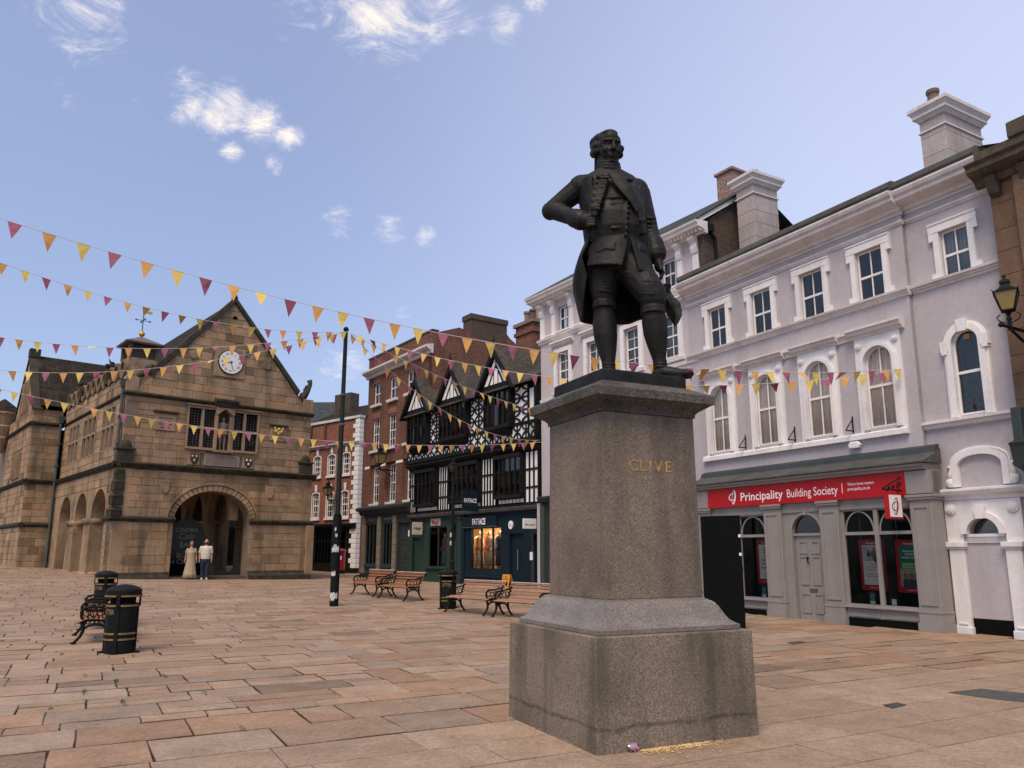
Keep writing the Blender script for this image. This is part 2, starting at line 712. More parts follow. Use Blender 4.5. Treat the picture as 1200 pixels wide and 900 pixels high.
# ---------------------------------------------------------------- palette
M_STONE = mat('hall_sandstone', (.345, .238, .146), (.255, .180, .114), .9, 1.1, 22, .3, .5, 25, streak=1.3, streak_col=(.065, .057, .041), grunge=(.55, .54, .6, (.10, .085, .06)), spec=.2)
M_STONE_WALL = mat('hall_mortar', (.20, .145, .10), (.13, .10, .07), .95, 1.5, 25, .3, .4, 30)
M_MOSS = mat('mossy_stone', (.062, .053, .037), (.028, .026, .019), .95, 3, 18, .4, .6, 30, grunge=(2.2, .60, .55, (.060, .066, .026)), spec=.2)
M_ROOF_DARK = mat('old_roof_tiles', (.052, .040, .031), (.026, .022, .018), .95, 2, 14, .4, .4, 12, pattern=(.28, .16, .02, (.02, .018, .016)), spec=.08)
M_BLACK = mat('black_iron', (.006, .0065, .007), (.009, .010, .010), .6, 6, 40, .3, .1, 80, spec=.16)
M_GOLD = mat('dull_gold_paint', (.26, .17, .06), (.15, .10, .04), .6, 8, 40, .3, .1, 60, metal=.1)
M_GRANITE = mat('grey_granite', (.205, .161, .124), (.148, .118, .092), .7, 1.3, 60, .3, .12, 120, speckle=(115, .64, 1.36), streak=2.4, streak_col=(.055, .051, .037), grunge=(1.4, .56, .5, (.085, .072, .054)), spec=.25)
M_GRANITE_POL = mat('polished_granite', (.20, .172, .148), (.15, .13, .113), .36, 2.2, 60, .25, .05, 120, speckle=(100, .7, 1.3), grunge=(3, .58, .4, (.10, .095, .085)))
M_BRONZE = mat('dark_bronze', (.0155, .0142, .0122), (.0078, .0076, .0070), .6, 3.5, 16, .4, .35, 22, metal=.1, spec=.28, streak=5, streak_col=(.021, .022, .018))
M_STUCCO = mat('lilac_stucco', (.445, .41, .425), (.40, .368, .38), .85, .7, 9, .07, .14, 30, streak=1.6, streak_col=(.33, .305, .305), grunge=(2.6, .62, .25, (.33, .30, .30)))
M_STUCCO2 = mat('pale_lilac_stucco', (.50, .445, .467), (.45, .402, .42), .85, .7, 9, .06, .1, 30, streak=1.3, streak_col=(.41, .365, .372))
M_WHITE = mat('white_paint', (.79, .77, .76), (.72, .69, .68), .6, 1.5, 14, .07, .08, 40, streak=2.2, streak_col=(.58, .55, .53))
M_TRIM = mat('off_white_trim', (.67, .63, .62), (.58, .54, .53), .75, 1.2, 14, .1, .1, 40, streak=2.0, streak_col=(.42, .39, .37))
M_SHOP = mat('grey_shopfront_paint', (.27, .25, .235), (.245, .225, .212), .5, 1.5, 20, .08, .06, 50, streak=1.5, streak_col=(.2, .19, .175))
M_SLATE = mat('slate', (.066, .070, .070), (.044, .048, .048), .8, 2, 18, .35, .3, 25, pattern=(.30, .14, .01, (.03, .034, .036)), spec=.15)
M_LEAD = mat('lead_grey', (.092, .092, .085), (.06, .06, .055), .7, 2, 22, .3, .2, 30, spec=.2)
M_BRICK = mat('weathered_red_brick', (.195, .064, .038), (.120, .046, .031), .9, .9, 16, .3, .5, 40, pattern=(.225, .075, .010, (.20, .155, .12)), streak=1.0, streak_col=(.055, .035, .028), grunge=(3.5, .55, .45, (.235, .105, .068)), spec=.2)
M_BRICK2 = mat('bright_red_brick', (.29, .078, .038), (.20, .060, .034), .9, .9, 16, .25, .4, 40, pattern=(.225, .075, .010, (.24, .165, .12)))
M_BRICK_DK = mat('sooty_brick', (.085, .044, .030), (.045, .030, .024), .92, 1.5, 14, .35, .5, 40, pattern=(.225, .075, .012, (.10, .08, .062)))
M_TIMBER = mat('black_timber', (.0065, .007, .008), (.012, .012, .012), .7, 5, 30, .4, .3, 20, spec=.2)
M_PLASTER = mat('white_plaster', (.80, .79, .78), (.72, .71, .70), .85, 2, 18, .06, .12, 30)
M_NAVY = mat('navy_shopfront_paint', (.0055, .017, .027), (.0045, .014, .022), .55, 2, 20, .1, .05, 50, spec=.2)
M_GREEN = mat('green_shopfront_paint', (.022, .046, .036), (.018, .038, .030), .55, 2, 20, .12, .05, 50, spec=.25)
M_GREYGREEN = mat('grey_green_paint', (.034, .041, .040), (.028, .034, .033), .6, 2, 20, .1, .05, 50, spec=.25)
M_BLUE = mat('blue_door_paint', (.012, .035, .12), (.010, .03, .10), .4, 2, 20, .1, .03, 50)
M_SANDSTONE = mat('brown_sandstone', (.215, .128, .080), (.155, .098, .065), .9, 1.1, 20, .2, .25, 30, streak=1.2, streak_col=(.09, .065, .046), spec=.2)
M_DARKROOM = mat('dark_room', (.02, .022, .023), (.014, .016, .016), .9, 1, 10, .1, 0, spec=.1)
M_CURTAIN = mat('peach_curtain', (.90, .74, .62), (.78, .62, .51), .9, 3, 20, .1, .1, 30)
M_NET = mat('white_net_curtain', (.62, .60, .58), (.5, .49, .47), .9, 3, 20, .1, .1, 30)
M_RED = mat('red_sign', (.42, .006, .012), (.38, .006, .011), .4, 1, 20, .04, 0, spec=.3)
M_LETTER = mat('white_lettering', (.85, .84, .83), (.8, .79, .78), .5, 1, 20, .03, 0)
M_DKGLASS = glass_mat('window_glass', (.70, .76, .75), .75, 1.85)
M_SHOPGLASS = glass_mat('shop_glass', (.72, .78, .77), .5, 1.30)
M_SLATS = mat('varnished_slat', (.33, .125, .048), (.21, .082, .034), .45, 6, 30, .3, .15, 20, stretch=(1, 8, 8))
M_SLAT_GREY = mat('weathered_slat', (.36, .205, .125), (.24, .12, .07), .55, 6, 30, .35, .2, 20, stretch=(1, 8, 8))
M_FLAG = mat('flagstone', (.322, .231, .164), (.255, .181, .128), .88, 2.6, 20, .2, .6, 9, grunge=(.8, .57, .4, (.17, .127, .092)), speckle=(110, .84, 1.16), spec=.22)
M_JOINT = mat('joint_soil', (.065, .050, .036), (.045, .036, .026), .95, 3, 20, .3, .3, 40, grunge=(.8, .62, .5, (.055, .062, .028)))
M_BOARD = mat('black_board', (.0035, .004, .005), (.005, .0055, .006), .85, 1, 20, .1, 0, spec=.1)


# ---------------------------------------------------------------- facade helpers (local frame: x along the wall, y into the building, z up)
def arch_top(op, x):
    a, b, c, d, r = op
    if not r:
        return d
    h = (b - a) / 2
    t = (x - (a + b) / 2) / h
    return d - r + r * math.sqrt(max(0, 1 - t * t))


def wall(mb, u0, u1, z0, z1, y0, t, ops=(), seg=16):
    ops = [tuple(o) + (0,) if len(o) == 4 else tuple(o) for o in ops]
    xs = sorted({u0, u1} | {v for o in ops for v in o[:2] if u0 < v < u1})
    zs = sorted({z0, z1} | {v for o in ops for v in o[2:4] if z0 < v < z1})
    for xa, xb in zip(xs, xs[1:]):
        for za, zb in zip(zs, zs[1:]):
            cx, cz = (xa + xb) / 2, (za + zb) / 2
            if any(o[0] < cx < o[1] and o[2] < cz < o[3] for o in ops):
                continue
            for y in (y0, y0 + t):
                mb.quad((xa, y, za), (xb, y, za), (xb, y, zb), (xa, y, zb))
    y1 = y0 + t
    for o in ops:
        a, b, c, d, r = o
        s = d - r
        mb.quad((a, y0, c), (a, y1, c), (a, y1, s), (a, y0, s))
        mb.quad((b, y0, c), (b, y0, s), (b, y1, s), (b, y1, c))
        if c > z0 + 1e-4:
            mb.quad((a, y0, c), (b, y0, c), (b, y1, c), (a, y1, c))
        if not r:
            mb.quad((a, y0, d), (a, y1, d), (b, y1, d), (b, y0, d))
        else:
            X = [a + (b - a) * (1 - math.cos(math.pi * i / seg)) / 2 for i in range(seg + 1)]
            for p, q in zip(X, X[1:]):
                zp, zq = arch_top(o, p), arch_top(o, q)
                for y in (y0, y1):
                    mb.quad((p, y, zp), (q, y, zq), (q, y, d), (p, y, d))
                mb.quad((p, y0, zp), (p, y1, zp), (q, y1, zq), (q, y0, zq))
    mb.quad((u0, y0, z0), (u0, y0, z1), (u0, y1, z1), (u0, y1, z0))
    mb.quad((u1, y0, z0), (u1, y1, z0), (u1, y1, z1), (u1, y0, z1))
    mb.quad((u0, y0, z1), (u1, y0, z1), (u1, y1, z1), (u0, y1, z1))
    mb.quad((u0, y0, z0), (u0, y1, z0), (u1, y1, z0), (u1, y0, z0))
    return mb


def arch_band(mb, op, w, y0, y1, foot=True, seg=18, bottom=None):
    """moulded band round an opening, w wide, standing from y0 (front) to y1; includes the legs"""
    a, b, c, d, r = op
    s = d - r
    c0 = c if bottom is None else bottom
    if r:
        cx, h = (a + b) / 2, (b - a) / 2
        P, Q = [], []
        for i in range(seg + 1):
            t = math.pi * i / seg
            P.append((cx - h * math.cos(t), s + r * math.sin(t)))
            Q.append((cx - (h + w) * math.cos(t), s + (r + w) * math.sin(t)))
        for i in range(seg):
            mb.extrude_y([P[i], P[i + 1], Q[i + 1], Q[i]], y0, y1)
        if foot and s > c0 + .01:
            mb.box(a - w, a, y0, y1, c0, s)
            mb.box(b, b + w, y0, y1, c0, s)
    else:
        mb.box(a - w, a, y0, y1, c0, d)
        mb.box(b, b + w, y0, y1, c0, d)
        mb.box(a - w, b + w, y0, y1, d, d + w)
    return mb


def window(parent, op, y, nx=2, ny=2, fw=.05, gb=.022, frame=None, glass=None, curtain=None, meeting=True, rows=None, backing=None, name='window', lean=.006):
    op = tuple(op) + (0,) if len(op) == 4 else tuple(op)
    a, b, c, d, r = op
    frame = frame or M_WHITE
    glass = glass or M_DKGLASS
    s = d - r
    w = MB()
    w.box(a, a + fw, y, y + .07, c, s)
    w.box(b - fw, b, y, y + .07, c, s)
    w.box(a + fw, b - fw, y - .01, y + .08, c, c + fw)
    if r:
        inner = (a + fw, b - fw, c, d - fw, max(.01, r - fw))
        arch_band(w, inner, fw, y, y + .07, foot=False)
    else:
        inner = (a + fw, b - fw, c, d - fw, 0)
        w.box(a + fw, b - fw, y, y + .07, d - fw, d)
    rz = rows or [c + (d - c) * i / ny for i in range(ny + 1)]
    xs = [a + (b - a) * i / nx for i in range(nx + 1)]
    mid = rz[len(rz) // 2] if meeting and len(rz) > 2 else None
    for x in xs[1:-1]:
        w.box(x - gb / 2, x + gb / 2, y + .012, y + .045, c + fw, arch_top(inner, x))
    for z in rz[1:-1]:
        g = gb * 2 if z == mid else gb
        x0, x1 = a + fw, b - fw
        if r and z > s:
            h = (inner[1] - inner[0]) / 2 * math.sqrt(max(0, 1 - ((z - s) / inner[4]) ** 2))
            x0, x1 = (a + b) / 2 - h, (a + b) / 2 + h
        if z == mid:
            w.box(x0, x1, y + .002, y + .055, z - g / 2, z + g / 2)
        else:
            w.box(x0, x1, y + .014, y + .043, z - g / 2, z + g / 2)
    o = w.build(name, frame, parent)
    for i in range(nx):
        for j in range(len(rz) - 1):
            x0, x1 = xs[i] + (fw if i == 0 else gb / 2), xs[i + 1] - (fw if i == nx - 1 else gb / 2)
            z0, z1 = rz[j] + (fw if j == 0 else gb / 2), rz[j + 1] - (fw if j == len(rz) - 2 and not r else gb / 2)
            if r and arch_top(inner, (x0 + x1) / 2) < z0 + .03:
                continue
            top = [(x0 + (x1 - x0) * k / 5) for k in range(6)] if r else [x0, x1]
            pts = [(x0, z0), (x1, z0)] + [(x, max(z0 + .001, min(z1, arch_top(inner, x)) if r else z1)) for x in reversed(top)]
            tx, tz = rnd.uniform(-lean, lean), rnd.uniform(-lean, lean)
            yy = y + .03
            p = MB()
            p.add([(x, yy + tx * (x - x0) + tz * (z - z0), z) for x, z in pts], [tuple(range(len(pts)))])
            p.build('pane', glass, o)
    if curtain:
        n = 22
        grid = []
        for k in range(2):
            grid.append([(a + (b - a) * i / n, y + .075 + .02 * math.sin(i * 1.9 + a * 7), (c, d)[k]) for i in range(n + 1)])
        MB().sheet(grid, .008).build('curtain', curtain, o, smooth=True)
    if backing:
        MB().box(a - .3, b + .3, y + .55, y + .6, c - .3, d + .3).build('room_wall', backing, o)
    return o


def cornice(parent, prof, x0, x1, material, name='cornice', **k):
    """prof is a list of (out, z) from bottom to top; closed against the wall at out = -.05"""
    ring = [(-p[0], p[1]) for p in prof] + [(.05, prof[-1][1]), (.05, prof[0][1])]
    return MB().extrude_x(ring, x0, x1).build(name, material, parent, **k)


def clip(poly, nx, nz, c):
    out = []
    n = len(poly)
    for i in range(n):
        p, q = poly[i], poly[(i + 1) % n]
        dp, dq = nx * p[0] + nz * p[1] - c, nx * q[0] + nz * q[1] - c
        if dp <= 0:
            out.append(p)
        if dp * dq < 0:
            t = dp / (dp - dq)
            out.append((p[0] + (q[0] - p[0]) * t, p[1] + (q[1] - p[1]) * t))
    return out


def stone_piece(mb, poly, place, proud, ch):
    """a dressed block: outline poly in wall coordinates, place(u, z, out) gives the 3-D point"""
    n = len(poly)
    if n < 3:
        return
    cx, cz = sum(p[0] for p in poly) / n, sum(p[1] for p in poly) / n
    ins = []
    for x, z in poly:
        d = math.hypot(cx - x, cz - z) or 1
        k = min(.3, ch * 1.4 / d)
        ins.append((x + (cx - x) * k, z + (cz - z) * k))
    vs = [place(x, z, -.02) for x, z in poly] + [place(x, z, proud * .55) for x, z in poly] + [place(x, z, proud) for x, z in ins]
    fs = [tuple(range(2 * n, 3 * n))]
    for i in range(n):
        j = (i + 1) % n
        fs += [(i, j, n + j, n + i), (n + i, n + j, 2 * n + j, 2 * n + i)]
    mb.add(vs, fs)


def course_lines(z0, z1, h, rg):
    n = max(1, round((z1 - z0) / h))
    z = [z0 + (z1 - z0) * i / n for i in range(n + 1)]
    for i in range(1, n):
        z[i] += rg.uniform(-.16, .16) * h
    return z


def lay(u0, u1, lines, rg, lmin, lmax, blocked=lambda a, b: [], joint=.012):
    """blocks (x0,x1,z0,z1) laid in courses, leaving blocked intervals free"""
    out = []
    for za, zb in zip(lines, lines[1:]):
        segs = [(u0, u1)]
        for (ba, bb) in blocked(za, zb):
            nxt = []
            for s in segs:
                if bb <= s[0] or ba >= s[1]:
                    nxt.append(s)
                else:
                    if ba - s[0] > .05:
                        nxt.append((s[0], ba))
                    if s[1] - bb > .05:
                        nxt.append((bb, s[1]))
            segs = nxt
        for a, b in segs:
            x = a
            while x < b - .02:
                l = rg.uniform(lmin, lmax)
                if b - (x + l) < lmin * .6:
                    l = b - x
                e = min(b, x + l)
                out.append((x + joint / 2, e - joint / 2, za + joint / 2, zb - joint / 2))
                x = e
    return out


def jitter_tint(rg, dark=.25):
    v = rg.uniform(.80, 1.18)
    if rg.random() < dark:
        v *= rg.uniform(.5, .8)
    w = rg.uniform(-.07, .07)
    return (v * (1 + w), v, v * (1 - w), 1)


def frame_empty(name, label, cat, ox, oy, deg, group=None):
    return thing(name, label, cat, (ox, oy, 0), R(deg), group)
# ---------------------------------------------------------------- the square
def structure(o):
    o['kind'] = 'structure'
    return o


def stuff(o, label=None, cat=None):
    o['kind'] = 'stuff'
    if label:
        tag(o, label, cat)
    return o


def project(p):
    P = R(10.77)
    x, y, z = p[0], p[1], p[2] - CAM_H
    Z = y * math.cos(P) + z * math.sin(P)
    Y = -y * math.sin(P) + z * math.cos(P)
    if Z < .3:
        return None
    return 600 + 901 * x / Z, 475.5 - 901 * Y / Z


def build_ground():
    g = MB()
    xs = [-400, -200, -100, -60] + [-40 + 2 * i for i in range(36)] + [40, 60, 100, 200, 400]
    ys = [-120, -60, -20] + [-8 + 2 * i for i in range(44)] + [90, 120, 200, 400, 900]
    vs = [(x, y, zg(max(-40, x), y) - .075) for y in ys for x in xs]
    n = len(xs)
    fs = [(j * n + i, j * n + i + 1, (j + 1) * n + i + 1, (j + 1) * n + i) for j in range(len(ys) - 1) for i in range(n - 1)]
    g.add(vs, fs)
    structure(g.build('ground', mat('far_ground', (.27, .20, .15), (.22, .17, .13), .9, 1, 10, .2, .2, 10)))

    pv = MB()
    xs = [-34 + i for i in range(56)]
    ys = [-2 + i for i in range(64)]
    n = len(xs)
    vs = [(x, y, zg(x, y) - .034) for y in ys for x in xs]
    fs = [(j * n + i, j * n + i + 1, (j + 1) * n + i + 1, (j + 1) * n + i) for j in range(len(ys) - 1) for i in range(n - 1)]
    pv.add(vs, fs)
    pave = structure(pv.build('pavement', M_JOINT))

    rg = random.Random(11)
    A = Vector((math.cos(R(28.5)), math.sin(R(28.5))))
    B = Vector((-A.y, A.x))

    def inb(o, deg, x, y, u0, u1, ymin):
        """inside the footprint behind a facade line"""
        a = R(deg)
        dx, dy = x - o[0], y - o[1]
        u = dx * math.cos(a) + dy * math.sin(a)
        v = -dx * math.sin(a) + dy * math.cos(a)
        return u0 < u < u1 and v > ymin
    # border of the smooth slabs round the statue
    B_EDGE = 6.95
    stones = []
    b = -3.0
    rows = []
    while b < 62:
        smooth = b < B_EDGE - .1
        h = rg.uniform(.62, .82) if smooth else rg.choice((.34, .44, .52, .60, .68, .78))
        if smooth and b + h > B_EDGE - .25:
            h = B_EDGE - b
        rows.append((b, h, smooth))
        b += h
    for b, h, smooth in rows:
        a = -40 + rg.uniform(0, 1)
        while a < 60:
            l = rg.uniform(.9, 1.7) if smooth else rg.choice((.38, .5, .62, .75, .9, 1.1)) * rg.uniform(.85, 1.15) * (.8 + h * .6)
            ca, cb = a + l / 2, b + h / 2
            c = A * ca + B * cb
            pr = project((c.x, c.y, zg(c.x, c.y)))
            ok = pr is not None and -330 < pr[0] < 1530 and pr[1] < 1150 and c.y > 2.2
            if ok and (inb((8.68, 16.01), -60.74, c.x, c.y, -7.6, 8, .35) or inb((5.39, 22.7), -56.5, c.x, c.y, -8.2, 0, .3) or inb((1.2, 29.3), -55, c.x, c.y, -17.2, 0, .3)):
                ok = False
            if ok and c.y > 60:
                ok = False
            if ok:
                # some wide blocks are replaced by two narrow ones
                cuts = [(0, h)]
                if not smooth and h > .5 and rg.random() < .3:
                    k = rg.uniform(.35, .65) * h
                    cuts = [(0, k), (k, h)]
                for c0, c1 in cuts:
                    j = .003 if smooth else rg.uniform(.003, .008)
                    jb = .007 if smooth else rg.uniform(.009, .019)
                    cor = []
                    q = .0 if smooth else .009
                    for ua, ub in ((0, 0), (.33, 0), (.67, 0), (1, 0), (1, .5), (1, 1), (.67, 1), (.33, 1), (0, 1), (0, .5)):
                        p = A * (a + j + (l - 2 * j) * ua) + B * (b + c0 + jb + (c1 - c0 - 2 * jb) * ub)
                        cor.append(Vector((p.x + rg.uniform(-q, q), p.y + rg.uniform(-q, q))))
                    dz = rg.uniform(0, .002) if smooth else rg.uniform(0, .008)
                    ta, tb = (rg.uniform(-.002, .002), rg.uniform(-.002, .002)) if smooth else (rg.uniform(-.007, .007), rg.uniform(-.007, .007))
                    if smooth:
                        v = rg.uniform(.95, 1.16)
                        tint = (v * 1.0, v * 1.0, v * 1.0, 1)
                    else:
                        v = rg.uniform(.84, 1.14)
                        k = rg.random()
                        if k < .22:
                            tint = (v * 1.03, v * .92, v * .85, 1)       # pink stone
                        elif k < .42:
                            tint = (v * 1.0, v * 1.04, v * 1.08, 1)     # grey stone
                        elif k < .47:
                            tint = (v * .74, v * .72, v * .69, 1)        # dark worn stone
                        else:
                            tint = (v * 1.02, v * .99, v * .96, 1)
                    dist = c.length
                    area = l * (c1 - c0) / max(4, dist) ** 3
                    if not (-60 < pr[0] < 1260 and pr[1] < 960):
                        area *= .01
                    stones.append((area, cor, dz, (ta, tb), tint, smooth))
            a += l
    stones.sort(key=lambda s: -s[0])

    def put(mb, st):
        _, cor, dz, tilt, tint, smooth = st
        mb.tint = tint
        n = len(cor)
        cx = sum((c.x for c in cor)) / n
        cy = sum((c.y for c in cor)) / n
        ch = .004 if smooth else .011
        lo, hi, top = [], [], []
        for c in cor:
            z = zg(c.x, c.y) + dz + (c.x - cx) * tilt[0] + (c.y - cy) * tilt[1]
            d = math.hypot(cx - c.x, cy - c.y)
            k = ch / d
            lo.append((c.x, c.y, z - .06))
            hi.append((c.x, c.y, z - .006))
            top.append((c.x + (cx - c.x) * k, c.y + (cy - c.y) * k, z))
        fs = [tuple(range(2 * n, 3 * n))]
        for i in range(n):
            j = (i + 1) % n
            fs += [(i, j, n + j, n + i), (n + i, n + j, 2 * n + j, 2 * n + i)]
        mb.add(lo + hi + top, fs)
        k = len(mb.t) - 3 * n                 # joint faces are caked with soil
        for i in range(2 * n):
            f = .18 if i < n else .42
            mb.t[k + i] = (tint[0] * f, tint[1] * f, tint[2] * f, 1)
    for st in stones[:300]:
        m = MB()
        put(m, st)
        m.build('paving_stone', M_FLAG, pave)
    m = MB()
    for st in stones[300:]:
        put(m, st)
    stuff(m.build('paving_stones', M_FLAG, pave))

    # patched tarmac and iron covers let into the paving
    def flat(pts, nm, m):
        P = []
        for x, y in pts:
            d = ray(x, y)
            t = -CAM_H / d.z
            P.append((d.x * t, d.y * t))
        z = zg(*P[0])
        structure(MB().extrude_z(P, z - .05, z + .0085).build(nm, m))
    flat([(1112, 811), (1150, 807), (1215, 814), (1215, 824), (1165, 819)], 'tarmac_patch', mat('tarmac', (.085, .078, .07), (.06, .056, .05), .9, 6, 60, .4, .4, 90))
    flat([(1034, 826), (1052, 823), (1062, 826), (1046, 830)], 'drain_cover', mat('worn_iron', (.06, .055, .048), (.04, .037, .033), .7))
    flat([(921, 753), (938, 751), (946, 753), (930, 755)], 'drain_cover', MATS['worn_iron'])

    # weeds rooted in the open joints
    wd = MB()
    rw = random.Random(3)

    def gpt(x, y):
        d = ray(x, y)
        t = -CAM_H / d.z
        return Vector((d.x * t, d.y * t, 0))
    for (px, py, n) in ((72, 767, 26), (100, 792, 22), (137, 798, 34), (99, 810, 22), (144, 823, 40), (193, 792, 18), (285, 855, 16), (60, 830, 10), (345, 790, 10), (240, 812, 10)):
        c = gpt(px, py)
        for k in range(n * 3):
            p = c + A.to_3d() * rw.gauss(0, .012) + B.to_3d() * rw.gauss(0, .09)
            h = rw.uniform(.008, .026)
            a = rw.uniform(0, 6.28)
            d = Vector((math.cos(a), math.sin(a), 0))
            s = d.cross(Vector((0, 0, 1))) * rw.uniform(.003, .007)
            z = zg(p.x, p.y) - .005
            p.z = z
            v = rw.uniform(.7, 1.3)
            wd.tint = (v, v, v, 1)
            tip = p + d * h * rw.uniform(.4, 1.1) + Vector((0, 0, h))
            mid = p + d * h * .3 + Vector((0, 0, h * .6))
            wd.add([p - s * .5, p + s * .5, mid + s, tip, mid - s], [(0, 1, 2, 4), (4, 2, 3)])
    stuff(wd.build('weeds', mat('weed_leaf', (.075, .125, .03), (.05, .09, .02), .7, 5, 30, .2, 0)), 'small green weeds growing in the paving joints', 'weeds')


build_ground()


# ---------------------------------------------------------------- statue pedestal
def build_pedestal():
    t = thing('granite_pedestal', 'speckled granite pedestal with gold name lettering under the bronze figure', 'pedestal', (1.085, 7.688, 0), R(25.2))
    MB().frustum(0, 0, -.05, .905, .842, .842, .834, .834).build('base_block', mat('stained_granite', (.220, .174, .132), (.150, .120, .092), .72, 1.3, 60, .3, .15, 120, speckle=(115, .62, 1.38), streak=3.2, streak_col=(.062, .060, .040), grunge=(1.8, .55, .55, (.085, .082, .055)), spec=.25, band=(.185, .028, .05, (.035, .033, .027))), t, bevel=.010)
    # cyma block: convex roll flowing up to the shaft
    def sqring(prof, name, m, bev=0):
        mb = MB()
        n = len(prof)
        vs = []
        for h, z in prof:
            vs += [(-h, -h, z), (h, -h, z), (h, h, z), (-h, h, z)]
        fs = []
        for i in range(n - 1):
            for k in range(4):
                l = (k + 1) % 4
                fs.append((i * 4 + k, i * 4 + l, i * 4 + 4 + l, i * 4 + 4 + k))
        fs += [(3, 2, 1, 0), tuple((n - 1) * 4 + k for k in range(4))]
        mb.add(vs, fs)
        return mb.build(name, m, t, bevel=bev)
    cy = [(.762, .908), (.762, .955)]
    for i in range(13):
        s = i / 12
        # concave then convex sweep
        x = .745 - .185 * s
        z = .955 + .225 * (s + .17 * math.sin(2 * math.pi * (s + .0)) * 1.0)
        cy.append((x, z))
    cy = [(.762, .908), (.762, .95), (.745, .957), (.715, .975), (.690, 1.0), (.668, 1.035), (.648, 1.075), (.630, 1.11), (.610, 1.138), (.588, 1.155), (.566, 1.163), (.566, 1.17), (.545, 1.172), (.545, 1.185)]
    sqring(cy, 'cyma_base', M_GRANITE_POL, .004)
    MB().frustum(0, 0, 1.186, 2.885, .532, .532, .520, .520).build('shaft', M_GRANITE, t, bevel=.006)
    cap = [(.535, 2.886), (.535, 2.915), (.545, 2.93), (.56, 2.945), (.592, 2.965), (.625, 2.985), (.645, 3.0), (.655, 3.005), (.672, 3.008), (.675, 3.09), (.66, 3.105), (.60, 3.13), (.52, 3.17), (.50, 3.185)]
    sqring(cap, 'cornice_cap', mat('cap_granite', (.105, .094, .082), (.07, .064, .056), .7, 2, 60, .3, .15, 110, speckle=(85, .5, 1.5), streak=3, streak_col=(.03, .03, .026), spec=.25), .003)
    # cut and gilded letters on the right-hand face (local -y face)
    wd = .30
    for ch, x in zip('CLIVE', (0, .125, .232, .282, .415)):
        m = text_mb(ch, height=.105, depth=0, bold=.012)
        m.v = [(p[0] * 1.05 - .25 + x, -.5265 - .0005, p[2] + 2.345) for p in m.v]
        m.build('letter', mat('letter_gilding', (.50, .28, .055), (.26, .15, .05), .6, 9, 60, .4, .1), t)


build_pedestal()


def build_litter():
    c = (0.99, 6.70)
    t = thing('drink_can', 'crushed shiny drink can lying at the foot of the granite pedestal', 'can', (c[0], c[1], .033), R(20))
    m = MB()
    vs, fs = [], []
    n, k = 16, 9
    for i in range(k):
        x = -.045 + .09 * i / (k - 1)
        for j in range(n):
            a = 2 * math.pi * j / n
            r = .031 * (1 if 0 < i < k - 1 else .8) * (1 + .22 * noise.noise(Vector((x * 40, math.cos(a) * 1.3, math.sin(a) * 1.3 + 3))))
            vs.append((x + .012 * math.sin(a * 2), r * math.cos(a), r * math.sin(a)))
    for i in range(k - 1):
        for j in range(n):
            fs.append((i * n + j, i * n + (j + 1) % n, (i + 1) * n + (j + 1) % n, (i + 1) * n + j))
    m.add(vs, fs)
    m.build('can_body', mat('can_print', (.52, .46, .50), (.50, .20, .30), .3, 25, 60, .4, .2, 30, metal=.6), t, smooth=True)
    for s in (-1, 1):
        e = MB()
        e.add([(s * .045, .026 * math.cos(a * math.pi / 6), .026 * math.sin(a * math.pi / 6)) for a in range(12)], [tuple(range(12))])
        e.build('can_end', mat('can_metal', (.6, .6, .62), (.5, .5, .52), .3, 20, 40, .2, 0, metal=.9), t)
    # scattered crumbs
    cr = MB()
    rg = random.Random(5)
    for i in range(900):
        k = rg.random()
        if k < .45:
            x, y = rg.gauss(1.20, .09), None
        elif k < .8:
            x, y = rg.gauss(1.50, .10), None
        else:
            x, y = rg.uniform(1.02, 1.8), None
        # strip along the foot of the pedestal's near right face
        fx = 0.685 + (x - .99) * .0
        a = R(25.2)
        p0 = Vector((1.085, 7.688)) + Vector((math.sin(a), -math.cos(a))) * .845
        u = (x - 1.4) / math.cos(a)
        off = abs(rg.gauss(0, .055 if k < .8 else .13)) + .008
        q = p0 + Vector((math.cos(a), math.sin(a))) * (u - .05) + Vector((math.sin(a), -math.cos(a))) * off
        s = rg.uniform(.0025, .0075)
        v = rg.uniform(.7, 1.25)
        cr.tint = (v, v, v, 1)
        cr.ball((q.x, q.y, zg(q.x, q.y) + .010 + s * .3), (s * rg.uniform(.7, 1.6), s, s * .6), 5, 4)
    stuff(cr.build('crumbs', mat('crumb', (.55, .36, .13), (.62, .46, .24), .9, 30, 60, .2, 0)), 'golden crumbs scattered along the foot of the pedestal', 'crumbs')


build_litter()
